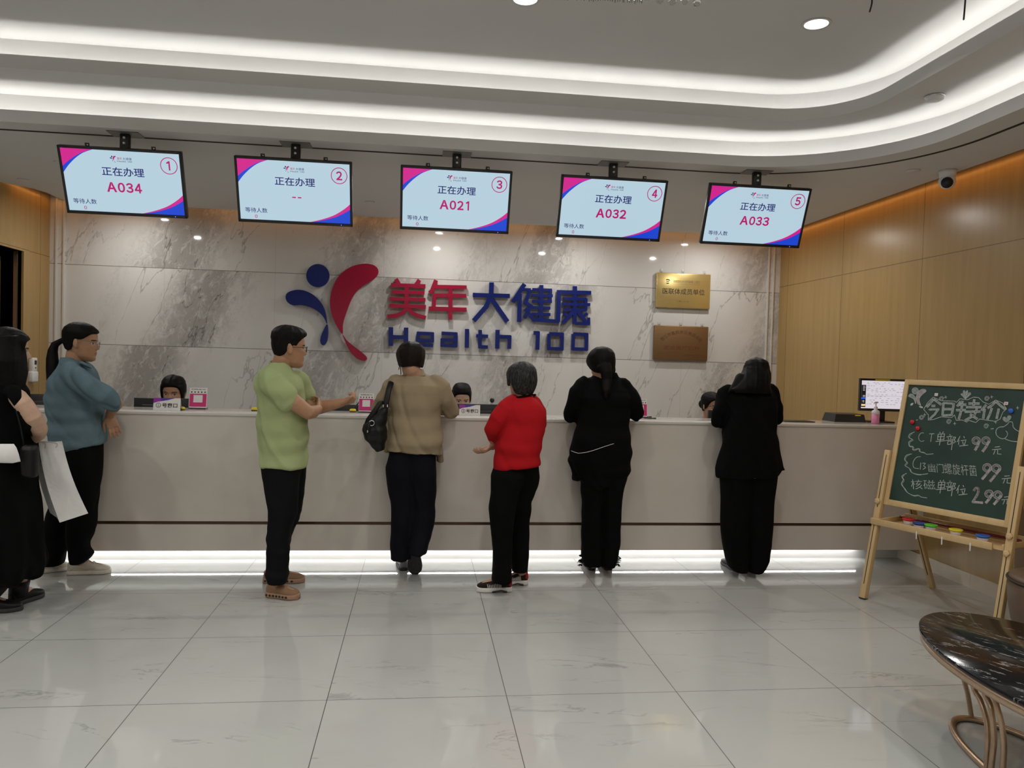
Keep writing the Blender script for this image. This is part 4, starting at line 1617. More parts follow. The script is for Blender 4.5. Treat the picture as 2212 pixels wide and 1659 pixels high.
b.tube(spline([g.p(583, 784, -0.02), g.p(592, 790, -0.085), g.p(610, 798, -0.09), g.p(626, 803, -0.03), g.p(628, 800, 0.05), g.p(610, 786, 0.09), g.p(590, 780, 0.06)], 5, True), 0.0075, 8, closed=True, dome=False)
g.cloth(b, 'collar', M['green'], 0.004, 1)
b = MB()
g.stack(b, near)
g.stack(b, far)
g.cloth(b, 'trousers', M['black_denim'], 0.008, 3, folds(8, 0.003, 17, 12, lambda p: np.clip((0.95 - p[:, 2]) / 0.4, 0.3, 1)))
b = MB()
b.box(tuple(g.p(570, 1022, -0.10) + np.array([0, -0.004, -0.02])), tuple(g.p(571.5, 1012, -0.10) + np.array([0, 0.0, 0.0])))
for hs, nm in ((gN, 'near'), (gF, 'far')):
    g.shoe(hs[0], hs[1], (M['brown_shoe'], M['brown_sole']), 0.10, 0.082, 0.036, laces=M['brown_sole'], holes=M['black_matte'])
b = MB()
g.cap(b, [(-0.1, 0.055), (-0.06, 0.058), (-0.035, 0.072), (-0.015, 0.105), (0.012, 0.132), (0.03, 0.128), (0.042, 0.150), (0.06, 0.172), (0.085, 0.186), (0.1, 0.188)],
      lambda x, y, z: 0.005 + 0.020 * max(0, min(1, (z - 0.155) / 0.05)) + 0.012 * max(0, min(1, (y - 0.02) / 0.06)) * max(0, min(1, (z - 0.17) / 0.03)), 0.010, wav=0.10)
g.cloth(b, 'hair', M['hair_cropped'], 0.0045, 1)
g.glasses(M['specs_black'])

# ================= woman in the tan jacket leaning on the counter
g = Fig(5.37, 11)
jack = [((972, 983), 834, 956, 0.0, 0.145), ((953, 960), 835, 956, 0.0, 0.145), (937, 841, 955, 0.01, 0.14), (900, 843, 951, 0.02, 0.135), (865, 842, 954, 0.02, 0.13), (846, 842, 958, 0.02, 0.125), (832, 846, 957, 0.02, 0.112),
        (822, 855, 946, 0.03, 0.095), (814, 866, 932, 0.03, 0.075), (807, 876, 920, 0.04, 0.062), (801, 879, 915, 0.045, 0.056)]
lt = [(974, 842, 905, 0.0, 0.112), (1009, 833, 900, 0.0, 0.13), (1045, 836, 897, 0.0, 0.118), (1082, 843, 897, -0.005, 0.105), (1118, 846, 896, -0.01, 0.10), (1154, 846, 893, -0.01, 0.098), (1190, 845.5, 890, -0.01, 0.098), (1207, 846, 887, -0.01, 0.096)]
rt = [(976, 880, 942, 0.0, 0.112), (1009, 880, 942, 0.0, 0.13), (1045, 884, 943, 0.0, 0.118), (1082, 886, 943, 0.0, 0.11), (1103, 886, 942, 0.0, 0.108), (1136, 886, 937, -0.03, 0.105), (1154, 885, 932, -0.06, 0.10), (1175, 884, 924, -0.10, 0.095), (1196, 884, 919, -0.13, 0.09)]
for rows in (jack[:-2], lt, rt):
    g.core(rows, 0.78)
g.frame(888, 781, 0.03, -14, -22, 0, 0.99)
g.add_head((g.p(897, 812, 0.02), 0.052))
eR, eL = (975, 893, 0.06), (818, 882, 0.08)
g.limb(g.body, [(944, 832, 0.02), (958, 860, 0.02), eR, (958, 884, 0.20), (930, 882, 0.34)], [0.05, 0.044, 0.038, 0.036, 0.026])
g.hand(g.p(930, 882, 0.34), Y3 * 0.6 - X3 * 0.7, -Z3v, 0.35, 1, 0.92)
g.limb(g.body, [(852, 832, 0.02), (834, 860, 0.03), eL, (836, 880, 0.20), (860, 880, 0.33)], [0.05, 0.044, 0.038, 0.036, 0.026])
g.hand(g.p(860, 880, 0.33), Y3 * 0.6 + X3 * 0.7, -Z3v, 0.35, -1, 0.92)
hL, tL = flr(872, 1233), flr(868, 1215)
tL = hL + np.array([-0.02, 0.22, 0])
g.body.tube([g.p(866, 1180, -0.01), hL * 0.75 + tL * 0.25 + Z3v * 0.08, hL * 0.4 + tL * 0.6 + Z3v * 0.04], [0.045, 0.038, 0.03], 16)
# right foot stands on its toe, sole turned to the camera
toeR = flr(897, 1241)
heelR = g.p(893, 1176, -0.10)
g.body.tube([g.p(902, 1160, -0.05), heelR * 0.85 + toeR * 0.15 + Y3 * 0.05, heelR * 0.4 + toeR * 0.6 + Y3 * 0.045], [0.045, 0.036, 0.026], 16)
g.finish('woman in tan khaki jacket leaning on the counter, one shoe sole turned back')
b = MB()
g.stack(b, jack, 2.7)
g.limb(b, [(938, 828, 0.02), (955, 840, 0.01), (963, 860, 0.02), (975, 890, 0.06)], [0.062, 0.068, 0.066, 0.056])
g.limb(b, [(975, 890, 0.06), (962, 884, 0.18), (945, 882, 0.28)], [0.056, 0.052, 0.046])
g.limb(b, [(858, 828, 0.02), (843, 842, 0.02), (830, 862, 0.04), (818, 880, 0.08)], [0.062, 0.066, 0.062, 0.054])
g.limb(b, [(818, 880, 0.08), (832, 880, 0.18), (850, 879, 0.28)], [0.054, 0.050, 0.045])
# front flap hanging clear on the right, and on the left
g.stack(b, [(997, 944, 957, 0.10, 0.05), (975, 940, 957, 0.09, 0.06), (940, 935, 955, 0.07, 0.08), (900, 930, 951, 0.05, 0.08)])
g.stack(b, [(976, 829, 843, 0.10, 0.04), (950, 833, 848, 0.08, 0.06), (900, 843, 860, 0.06, 0.08)])
# vent down the back edge
g.cloth(b, 'jacket', M['tan'], 0.008, 2, folds(21, 0.0065, 10, 15))
b = MB()
g.stack(b, [(812, 872, 922, 0.035, 0.072), (804, 877, 917, 0.042, 0.066), (797, 880, 915, 0.05, 0.060)])
g.cloth(b, 'collar', M['tan'], 0.006, 2)
b = MB()
g.stack(b, lt)
g.stack(b, rt)
g.cloth(b, 'trousers', M['navy_cloth'], 0.008, 3, folds(9, 0.005, 8, 22, lambda p: np.clip((0.85 - p[:, 2]) / 0.3, 0.2, 1)))
g.shoe(hL, tL, (M['grey_leather'], M['black_rubber']), 0.088, 0.075, 0.022)
g.shoe(heelR, toeR, (M['grey_leather'], M['black_rubber']), 0.098, 0.065, 0.026, tilt=(0, 1, 0.35), label='shoe standing on its toe with the dark sole facing back')
b = MB()
line = [(-0.1, 0.060), (-0.05, 0.062), (-0.02, 0.070), (0.0, 0.085), (0.03, 0.10), (0.05, 0.15), (0.07, 0.172), (0.1, 0.180)]
g.cap(b, line, lambda x, y, z: 0.020 + 0.010 * max(0, min(1, (z - 0.12) / 0.06)), 0.022, wav=0.12)
g.cloth(b, 'hair', M['hair_brown'], 0.005, 1)
b = MB()
b.tube([g.H(-0.082, 0.03, 0.07), g.H(-0.084, 0.0, 0.085), g.H(-0.080, -0.015, 0.075), g.H(-0.074, 0.01, 0.045), g.H(-0.066, 0.05, 0.04)], 0.003, 8)
b.build('mask_strap', M['black_cloth'], g.ob)
tan_fig = g

# ================= woman in the red jumper
g = Fig(5.03, 17)
jump = [((1014, 1003), 1066, 1166, 0, 0.150), ((1003, 996), 1066, 1166, 0, 0.155), (985, 1067, 1165, 0, 0.15), (979, 1069, 1165, 0, 0.15), (965, 1069, 1169, 0, 0.157), (943, 1076, 1172, 0, 0.155), (928, 1080, 1176, 0, 0.152), (913, 1083, 1177, 0, 0.15), (898, 1083, 1178, 0, 0.15),
        (883, 1085, 1175, 0, 0.145), (873, 1090, 1169, 0, 0.132), (865, 1099, 1161, 0, 0.11), (859, 1108, 1154, 0, 0.085), (855, 1112, 1150, 0, 0.07)]
lt = [(1006, 1070, 1140, 0.0, 0.115), (1027, 1061, 1135, -0.04, 0.125), (1063, 1059, 1122, -0.055, 0.115), (1100, 1057, 1112, -0.07, 0.105), (1154, 1060, 1108, -0.08, 0.093), (1190, 1065, 1105, -0.085, 0.085), (1226, 1064, 1104, -0.085, 0.085), (1257, 1061, 1105, -0.085, 0.085)]
rt = [(1000, 1090, 1163, 0.01, 0.12), (1027, 1092, 1165, 0.04, 0.125), (1045, 1094, 1163, 0.05, 0.12), (1063, 1096, 1156, 0.06, 0.115), (1082, 1097, 1147, 0.07, 0.11), (1118, 1098, 1145, 0.085, 0.10), (1154, 1100, 1143, 0.095, 0.09), (1190, 1103, 1142, 0.10, 0.082), (1226, 1104, 1140, 0.10, 0.08), (1233, 1106, 1139, 0.10, 0.078)]
for rows in (jump[:-2], lt, rt):
    g.core(rows, 0.78)
g.frame(1127, 823, -0.01, -24, -4, 0, 0.97)
g.add_head((g.p(1130, 868, 0.0), 0.054))
eL = (1062, 927, -0.02)
g.limb(g.body, [(1098, 880, -0.04), (1078, 905, -0.05), eL, (1066, 950, 0.12)], [0.055, 0.050, 0.042, 0.034])
g.limb(g.body, [(1066, 950, 0.12), (1070, 958, 0.14), (1064, 965, 0.12)], [0.034, 0.030, 0.025])
g.hand(g.p(1064, 964, 0.12), g.p(1040, 978, 0.07) - g.p(1064, 964, 0.12), Z3v * 0.9 + X3 * -0.2 + Y3 * 0.2, 0.7, 1, 0.95, 0.5)
g.limb(g.body, [(1158, 880, 0.05), (1164, 915, 0.10), (1150, 945, 0.16), (1120, 950, 0.22)], [0.05, 0.045, 0.04, 0.03])
rL, rR = (flr(1104, 1277), flr(1030, 1277)), (flr(1139, 1262), flr(1088, 1262))
for (h, t), top in ((rL, (1084, 1230, -0.085)), (rR, (1122, 1215, 0.10))):
    g.body.tube([g.p(*top), h * 0.78 + t * 0.22 + Z3v * 0.09, h * 0.5 + t * 0.5 + Z3v * 0.055, h * 0.2 + t * 0.8 + Z3v * 0.04], [0.045, 0.038, 0.032, 0.024], 16)
g.finish('grey haired woman in bright red jumper and black trousers')
b = MB()
g.stack(b, jump, 2.5)
g.limb(b, [(1108, 874, -0.03), (1094, 888, -0.05), (1078, 907, -0.06), (1065, 925, -0.03)], [0.070, 0.072, 0.068, 0.060])
g.limb(b, [(1065, 926, -0.03), (1066, 934, 0.05), (1070, 946, 0.13)], [0.058, 0.052, 0.044])
g.limb(b, [(1150, 872, 0.03), (1162, 890, 0.04), (1163, 915, 0.08), (1155, 940, 0.14)], [0.065, 0.062, 0.058, 0.05])
g.cloth(b, 'jumper', M['red'], 0.008, 3, folds(31, 0.0032, 12, 8))
b = MB()
g.stack(b, lt)
g.stack(b, rt)
g.cloth(b, 'trousers', M['black_cloth'], 0.008, 3, folds(33, 0.0022, 9, 16))
for (h, t) in (rL, rR):
    o = g.shoe(h, t, (M['dark_mesh'], M['white_rubber']), 0.092, 0.085, 0.036, stripes=M['white_rubber'])
    d = (t - h) / np.linalg.norm(t - h)
    b = MB()
    sd = np.array([-d[1], d[0], 0])
    b.tube([h + d * 0.012 + Z3v * 0.05, h + d * 0.014 + Z3v * 0.085], [0.034, 0.030], 16, flat=0.55, ref=d)
    b.build('heel_panel', M['red_mesh'], o)
    b = MB()
    sg = -1 if (sd @ Y3) > 0 else 1
    b.tube([h + d * 0.035 + sd * sg * 0.041 + Z3v * 0.008, h + d * 0.07 + sd * sg * 0.042 + Z3v * 0.015, h + d * 0.125 + sd * sg * 0.043 + Z3v * 0.008], 0.006, 8)
    b.build('sole_cutout', M['black_rubber'], o)
b = MB()
line = [(-0.1, 0.030), (-0.05, 0.034), (-0.025, 0.050), (-0.012, 0.10), (0.004, 0.125), (0.014, 0.085), (0.03, 0.10), (0.05, 0.14), (0.07, 0.168), (0.1, 0.180)]
g.cap(b, line, lambda x, y, z: 0.022 + 0.008 * max(0, min(1, (0.16 - z) / 0.06)), 0.014, wav=0.14)
g.cloth(b, 'hair', M['hair_grey'], 0.005, 1)
b = MB()
b.tube(spline([g.p(1110, 860, -0.05), g.p(1130, 856, -0.085), g.p(1150, 853, -0.06), g.p(1156, 853, 0.0), g.p(1140, 856, 0.07), g.p(1115, 862, 0.06), g.p(1106, 862, 0.0)], 4, True), 0.006, 8, closed=True, dome=False)
b.build('neck_band', M['black_knit'], g.ob)

# ================= woman in the long black coat, fourth window
g = Fig(5.35, 23)
coat = [(1036, 1242, 1350, 0, 0.12), (1015, 1238, 1361, 0, 0.15), (997, 1230, 1362, 0, 0.165), (974, 1234, 1362, 0, 0.165), (948, 1239, 1359, 0, 0.16), (915, 1247, 1357, 0.01, 0.15), (880, 1247, 1358, 0.02, 0.14), (858, 1245, 1362, 0.02, 0.135), (840, 1249, 1359, 0.03, 0.12),
        (828, 1258, 1349, 0.04, 0.10), (819, 1269, 1342, 0.045, 0.08), (812, 1280, 1334, 0.05, 0.066), (806, 1282, 1330, 0.055, 0.06)]
lt = [(1000, 1250, 1310, 0, 0.13), (1045, 1256, 1306, 0, 0.12), (1078, 1257, 1302, 0, 0.105), (1110, 1257, 1297, 0, 0.095), (1143, 1257, 1297, 0, 0.09), (1176, 1257, 1298, 0, 0.088), (1200, 1256, 1298, 0, 0.088), (1222, 1260, 1297, 0, 0.085)]
rt = [(1000, 1295, 1358, 0, 0.13), (1045, 1296, 1349, 0, 0.12), (1078, 1298, 1342, 0, 0.105), (1110, 1300, 1340, 0, 0.095), (1143, 1300, 1340, 0, 0.09), (1176, 1301, 1339, 0, 0.088), (1200, 1301, 1333, 0, 0.088), (1224, 1300, 1326, 0, 0.085)]
for rows in (coat[1:-2], lt, rt):
    g.core(rows, 0.76)
g.frame(1300, 790, 0.03, -16, -24, 0, 0.99)
g.add_head((g.p(1306, 815, 0.03), 0.052))
for pts, hd, sg in (([(1255, 840, 0.03), (1242, 872, 0.03), (1235, 898, 0.08), (1252, 886, 0.24), (1270, 886, 0.36)], (1, 1), -1), ([(1352, 842, 0.03), (1368, 874, 0.03), (1374, 896, 0.08), (1356, 890, 0.24), (1335, 889, 0.36)], (-1, 1), 1)):
    g.limb(g.body, pts, [0.05, 0.045, 0.04, 0.036, 0.026])
    g.hand(g.p(*pts[-1]), np.array([hd[0] * 0.6, 0.8, 0]), -Z3v, 0.4, sg, 0.92)
cL, cR = flr(1279, 1232), flr(1315, 1232)
for h, top in ((cL, (1278, 1195, 0)), (cR, (1314, 1195, 0))):
    t = h + np.array([0, 0.2, 0])
    g.body.tube([g.p(*top), h * 0.75 + t * 0.25 + Z3v * 0.08, h * 0.4 + t * 0.6 + Z3v * 0.045], [0.045, 0.036, 0.028], 16)
g.finish('woman in long black coat with curved hem and thin white line, head bent')
b = MB()
g.stack(b, coat, 2.5)
g.limb(b, [(1262, 832, 0.03), (1252, 848, 0.02), (1242, 875, 0.02), (1236, 896, 0.07)], [0.066, 0.070, 0.066, 0.058])
g.limb(b, [(1236, 897, 0.07), (1250, 886, 0.2), (1262, 885, 0.30)], [0.058, 0.052, 0.046])
g.limb(b, [(1346, 834, 0.03), (1358, 850, 0.02), (1368, 876, 0.02), (1373, 894, 0.07)], [0.066, 0.070, 0.066, 0.058])
g.limb(b, [(1373, 895, 0.07), (1358, 889, 0.2), (1344, 888, 0.30)], [0.058, 0.052, 0.046])
# rounded back tail and the side flap
g.stack(b, [(1059, 1283, 1304, -0.09, 0.03), (1050, 1268, 1322, -0.085, 0.045), (1036, 1256, 1338, -0.07, 0.06), (1010, 1245, 1355, -0.05, 0.09)])
g.stack(b, [(1037, 1238, 1258, 0.02, 0.06), (1020, 1241, 1265, 0.01, 0.08), (1000, 1232, 1270, 0.0, 0.10)])
g.stack(b, [(812, 1279, 1336, 0.045, 0.082), (803, 1283, 1332, 0.052, 0.072)])
g.cloth(b, 'coat', M['black_cloth'], 0.008, 2, folds(41, 0.006, 10, 14))
b = MB()
pts = []
for u, v in spline([(1234, 974), (1245, 978), (1253, 979), (1275, 975), (1305, 965), (1330, 957), (1354, 949)], 4):
    k = (u - 1297) / 66
    pts.append(g.p(u, v, -0.163 * max(0.05, 1 - abs(k) ** 2.4) ** (1 / 2.4) - 0.010))
b.tube(pts, 0.0022, 6)
b.build('white_piping', M['white_cord'], g.ob)
b = MB()
g.stack(b, lt)
g.stack(b, rt)
g.cloth(b, 'trousers', M['black_cloth'], 0.008, 3, folds(43, 0.0022, 9, 16))
b = MB()
rs = np.random.RandomState(4)
for k in range(26):
    side = -1 if k % 2 else 1
    u = (1258 if side < 0 else 1331) + rs.uniform(-3, 3)
    v = rs.uniform(1200, 1222)
    q = g.p(u, v, rs.uniform(-0.04, 0.04))
    b.tube([q, q + np.array([side * 0.012, 0, 0.004]), q + np.array([side * rs.uniform(0.015, 0.03), -0.004, rs.uniform(-0.012, 0.01)])], [0.005, 0.004, 0.0025], 6)
o = b.build('frayed_hem', M['black_cloth'], g.ob)
o['kind'] = 'stuff'
for h in (cL, cR):
    g.shoe(h, h + np.array([0, 0.235, 0]), (M['black_leather'], M['black_rubber']), 0.085, 0.08, 0.025)
b = MB()
line = [(-0.1, 0.040), (-0.05, 0.045), (-0.02, 0.062), (0.0, 0.080), (0.03, 0.115), (0.05, 0.15), (0.07, 0.172), (0.1, 0.180)]
g.cap(b, line, lambda x, y, z: 0.021 + 0.006 * max(0, min(1, (z - 0.12) / 0.06)), 0.014, wav=0.06)
g.limb(b, [(1305, 792, -0.05), (1310, 806, -0.075), (1311, 822, -0.085), (1310, 845, -0.125), (1309, 860, -0.137)], [0.055, 0.042, 0.036, 0.026, 0.010], flat=0.7, ref=Y3)
g.limb(b, [(1326, 790, 0.0), (1328, 800, 0.0), (1326, 812, 0.0)], [0.010, 0.007, 0.003])
g.cloth(b, 'hair', M['hair_black'], 0.005, 1)

# ================= woman in the black suit with long hair, fifth window
g = Fig(5.34, 29)
suit = [((1032, 1026), 1552, 1676, 0, 0.15), (1013, 1552, 1683, 0, 0.155), (997, 1554, 1681, 0, 0.155), (964, 1562, 1675, 0, 0.148), (935, 1566, 1671, 0.0, 0.14), (900, 1566, 1674, 0.01, 0.135), (876, 1563, 1676, 0.02, 0.13), (858, 1563, 1676, 0.02, 0.125), (848, 1567, 1673, 0.03, 0.11),
        (838, 1580, 1664, 0.04, 0.09), (828, 1598, 1652, 0.05, 0.065), (822, 1606, 1648, 0.05, 0.056)]
lt = [(1020, 1558, 1625, 0, 0.135), (1078, 1560, 1620, 0, 0.125), (1127, 1560, 1615, 0, 0.12), (1150, 1561, 1613, 0, 0.118), (1176, 1564, 1612, 0, 0.115), (1208, 1569, 1612, -0.005, 0.11), (1224, 1575, 1612, -0.01, 0.105), (1233, 1585, 1610, -0.015, 0.095)]
rt = [(1020, 1606, 1675, 0, 0.135), (1078, 1608, 1668, 0, 0.125), (1127, 1610, 1666, 0, 0.12), (1150, 1611, 1664, 0, 0.118), (1176, 1612, 1662, 0, 0.115), (1208, 1613, 1656, -0.005, 0.11), (1224, 1613, 1649, -0.01, 0.105), (1235, 1614, 1641, -0.015, 0.095)]
for rows in (suit[:-2], lt, rt):
    g.core(rows, 0.76)
g.frame(1634, 812, 0.04, 8, -26, 0, 0.99)
g.add_head((g.p(1630, 838, 0.03), 0.05))
for pts, hd, sg in (([(1572, 850, 0.03), (1558, 880, 0.04), (1550, 912, 0.06), (1568, 897, 0.22), (1590, 893, 0.33)], (1, 1), -1), ([(1664, 850, 0.03), (1674, 878, 0.04), (1677, 905, 0.08), (1660, 898, 0.22), (1640, 896, 0.33)], (-1, 1), 1)):
    g.limb(g.body, pts, [0.05, 0.045, 0.04, 0.036, 0.026])
    g.hand(g.p(*pts[-1]), np.array([hd[0] * 0.6, 0.8, 0]), -Z3v, 0.4, sg, 0.92)
sL, sR = flr(1592, 1235), flr(1630, 1237)
for h, top in ((sL, (1592, 1195, 0)), (sR, (1632, 1195, 0))):
    t = h + np.array([0, 0.2, 0])
    g.body.tube([g.p(*top), h * 0.75 + t * 0.25 + Z3v * 0.08, h * 0.4 + t * 0.6 + Z3v * 0.045], [0.045, 0.036, 0.028], 16)
g.finish('woman in black trouser suit with long loose black hair')
b = MB()
g.stack(b, suit, 2.6)
g.limb(b, [(1576, 846, 0.03), (1567, 860, 0.03), (1557, 885, 0.03), (1551, 908, 0.06)], [0.062, 0.066, 0.062, 0.056])
g.limb(b, [(1551, 910, 0.06), (1566, 898, 0.2), (1580, 894, 0.28)], [0.054, 0.050, 0.045])
g.limb(b, [(1662, 846, 0.03), (1669, 860, 0.03), (1674, 880, 0.04), (1676, 902, 0.08)], [0.060, 0.060, 0.056, 0.050])
g.limb(b, [(1676, 904, 0.08), (1662, 899, 0.2), (1650, 897, 0.28)], [0.050, 0.046, 0.042])
g.stack(b, [(1017, 1668, 1698, 0.03, 0.04), (1008, 1664, 1694, 0.03, 0.05), (985, 1660, 1682, 0.02, 0.07), (950, 1650, 1674, 0.02, 0.08)])
g.cloth(b, 'jacket', M['black_cloth'], 0.008, 2, folds(51, 0.005, 10, 14))
b = MB()
g.stack(b, lt)
g.stack(b, rt)
g.cloth(b, 'trousers', M['black_cloth'], 0.008, 3, folds(53, 0.002, 4, 20))
for h in (sL, sR):
    g.shoe(h + np.array([0, 0.02, 0]), h + np.array([0, 0.25, 0]), (M['black_leather'], M['black_rubber']), 0.082, 0.075, 0.022)
b = MB()
line = [(-0.1, 0.03), (0.0, 0.05), (0.03, 0.08), (0.05, 0.14), (0.07, 0.172), (0.1, 0.180)]
g.cap(b, line, lambda x, y, z: 0.022, 0.014, wav=0.05)
g.stack(b, [(850, 1588, 1668, -0.08, 0.04), (842, 1580, 1666, -0.072, 0.05), (834, 1590, 1663, -0.06, 0.062), (820, 1597, 1663, -0.03, 0.08), (806, 1603, 1662, 0.0, 0.09), (797, 1608, 1659, 0.02, 0.085), (791, 1614, 1655, 0.03, 0.07), (786, 1622, 1648, 0.04, 0.045)])
g.limb(b, [(1600, 815, -0.02), (1590, 832, -0.04), (1580, 842, -0.05), (1574, 847, -0.055)], [0.035, 0.03, 0.018, 0.006])
g.cloth(b, 'hair', M['hair_black'], 0.006, 2, folds(7, 0.003, 3, 70, None, 1))

# ================= woman in the denim shirt at the left end of the counter
g = Fig(5.32, 37)
den = [((985, 957), 116, 226, 0.02, 0.17), ((972, 948), 114, 225, 0.02, 0.178), ((940, 925), 112, 224, 0.02, 0.182), (914, 110, 222, 0.02, 0.183), (895, 108, 220, 0.02, 0.185), (877, 107, 217, 0.02, 0.188), (858, 107, 214, 0.02, 0.192), (840, 109, 211, 0.02, 0.195),
       (820, 117, 205, 0.02, 0.19), (803, 126, 199, 0.02, 0.165), (792, 131, 192, 0.02, 0.13), (784, 133, 186, 0.02, 0.095), (777, 135, 180, 0.02, 0.08)]
rear = [(950, 128, 215, 0.02, 0.15), (983, 125, 205, 0.04, 0.14), (1012, 122, 192, 0.06, 0.13), (1060, 116, 178, 0.09, 0.115), (1109, 105, 160, 0.11, 0.105), (1133, 99, 150, 0.12, 0.10), (1157, 96, 146, 0.12, 0.098), (1181, 91, 144, 0.12, 0.096), (1205, 89, 138, 0.12, 0.092), (1219, 97, 133, 0.12, 0.085)]
fr = [(950, 135, 215, 0.0, 0.15), (983, 150, 215, -0.01, 0.14), (1012, 152, 214.6, -0.02, 0.13), (1060, 150, 212, -0.03, 0.115), (1109, 148, 208, -0.05, 0.105), (1133, 147, 205, -0.06, 0.10), (1157, 147, 198, -0.06, 0.095), (1172, 147, 193, -0.06, 0.09), (1185, 148, 193, -0.06, 0.09), (1196, 150, 201, -0.06, 0.088), (1206, 153, 194, -0.06, 0.082), (1215, 156, 182, -0.06, 0.075)]
for rows in (den[1:-2], rear, fr):
    g.core(rows, 0.80)
g.frame(173, 739, 0.02, 84, -5, 0, 1.03)
g.add_head((g.p(158, 790, 0.02), 0.055))
g.limb(g.body, [(160, 815, -0.14), (195, 835, -0.17), (225, 856, -0.15), (251, 872, -0.06)], [0.055, 0.050, 0.046, 0.040])
g.limb(g.body, [(251, 872, -0.06), (243, 884, 0.02), (236, 899, 0.06)], [0.042, 0.034, 0.026])
g.hand(g.p(236, 898, 0.06), g.p(249, 932, 0.04) - g.p(236, 898, 0.06), X3 * -0.5 + Y3 * 0.8, 0.35, -1, 0.95)
g.limb(g.body, [(175, 815, 0.17), (205, 845, 0.20), (228, 875, 0.17), (215, 890, 0.1)], [0.05, 0.046, 0.04, 0.03])
dR, dF = (flr(80, 1239), flr(150, 1229)), (flr(147, 1241), flr(238, 1237))
for (h, t), top in ((dR, (115, 1190, 0.12)), (dF, (168, 1185, -0.06))):
    g.body.tube([g.p(*top), h * 0.72 + t * 0.28 + Z3v * 0.09, h * 0.5 + t * 0.5 + Z3v * 0.05, h * 0.2 + t * 0.8 + Z3v * 0.035], [0.045, 0.04, 0.034, 0.026], 16)
g.finish('woman in blue denim shirt with ponytail and cream sneakers at the counter end', 'skin_tan')
b = MB()
g.stack(b, den, 2.5)
g.limb(b, [(152, 806, -0.12), (172, 820, -0.16), (198, 838, -0.18), (222, 856, -0.16), (238, 868, -0.11)], [0.072, 0.075, 0.070, 0.066, 0.064])
g.limb(b, [(178, 806, 0.13), (200, 835, 0.18), (218, 862, 0.18)], [0.065, 0.062, 0.056])
g.cloth(b, 'shirt', M['denim'], 0.008, 2, folds(61, 0.0065, 12, 15))
b = MB()
R = []
for k in range(25):
    a = k / 24 * 2 * PI
R = []
for (du, v, h) in ((0, 786, 0), (0, 776, 0), (2, 770, 0)):
    pass
g.stack(b, [(789, 131, 184, 0.02, 0.098), (780, 132, 178, 0.02, 0.086), (772, 134, 168, 0.02, 0.072)])
g.limb(b, [(176, 784, -0.05), (190, 791, -0.035), (199, 797, -0.01)], [0.026, 0.022, 0.006], flat=0.5, ref=Z3v)
g.cloth(b, 'collar', M['denim'], 0.006, 2)
b = MB()
g.stack(b, rear)
g.stack(b, fr)
g.cloth(b, 'trousers', M['black_cloth'], 0.008, 3, folds(63, 0.0035, 10, 14))
for (h, t) in (dR, dF):
    g.shoe(h, t, (M['cream_shoe'], M['cream_sole']), 0.092, 0.088, 0.030, laces=M['white_cord'], seam=M['cream_seam'])
b = MB()
line = [(-0.1, 0.070), (-0.05, 0.062), (-0.032, 0.070), (-0.022, 0.10), (-0.012, 0.135), (0.015, 0.135), (0.03, 0.140), (0.05, 0.158), (0.07, 0.176), (0.1, 0.184)]
g.cap(b, line, lambda x, y, z: 0.012 + 0.006 * max(0, min(1, (z - 0.12) / 0.06)), 0.012, wav=0.05)
g.limb(b, [(140, 734, 0.02), (129, 738, 0.02), (119, 744, 0.02), (114, 758, 0.015), (113, 775, 0.01), (114, 795, 0.0), (115, 815, -0.01), (112, 832, -0.01), (108, 841, -0.01)], [0.020, 0.018, 0.024, 0.030, 0.036, 0.040, 0.040, 0.030, 0.010])
g.cloth(b, 'hair', M['hair_black'], 0.005, 1)
g.glasses(M['specs_metal'], rx=0.025, rz=0.019, square=2.4, thick=0.0014)

# ================= woman in the black dress at the left edge
g = Fig(4.72, 43)
dress = [(1252, -42, 62, 0, 0.20), (1240, -48, 88, 0, 0.23), (1217, -46, 92, 0, 0.235), (1181, -42, 87, 0, 0.225), (1157, -40, 83, 0, 0.22), (1109, -36, 78, 0, 0.205), (1060, -30, 73, 0, 0.195), (1024, -28, 74, 0, 0.19), (990, -26, 74, 0, 0.185), (960, -24, 72, 0, 0.178),
         (930, -24, 66, 0, 0.175), (895, -26, 58, 0, 0.178), (865, -28, 52, 0, 0.185), (845, -26, 50, 0, 0.18), (832, -20, 44, 0, 0.15), (822, -10, 36, 0, 0.11), (812, -2, 30, 0, 0.08)]
g.core(dress[4:-2], 0.8)
g.frame(15, 757, 0.0, 60, -4, 0, 1.05)
g.add_head((g.p(12, 822, 0.0), 0.055), False)
g.limb(g.body, [(38, 858, -0.12), (52, 875, -0.14), (72, 902, -0.13), (85, 926, -0.08)], [0.048, 0.049, 0.047, 0.043])
g.limb(g.body, [(85, 926, -0.08), (84, 938, 0.0), (74, 949, 0.06)], [0.043, 0.038, 0.028])
g.hand(g.p(75, 948, 0.06), g.p(60, 962, 0.10) - g.p(75, 948, 0.06), Z3v * -0.7 + X3 * -0.6, 1.1, 1, 0.95, 0.7)
lA, lB = flr(43, 1309), flr(12, 1325)
g.limb(g.body, [(28, 1100, 0.08), (35, 1200, 0.10), (42, 1250, 0.10)], [0.07, 0.055, 0.045])
g.limb(g.body, [(0, 1100, -0.06), (0, 1200, -0.06), (2, 1250, -0.06)], [0.07, 0.055, 0.045])
bootA, bootB = (lA + np.array([-0.04, -0.02, 0]), lA + np.array([0.03, 0.2, 0])), (lB + np.array([-0.18, 0.0, 0]), lB + np.array([0.06, 0.06, 0]))
for (h, t), top in ((bootA, (42, 1262, 0.10)), (bootB, (0, 1262, -0.06))):
    m = h * 0.75 + t * 0.25
    g.body.tube([g.p(*top), m + Z3v * 0.09, h * 0.4 + t * 0.6 + Z3v * 0.045], [0.042, 0.038, 0.03], 14)
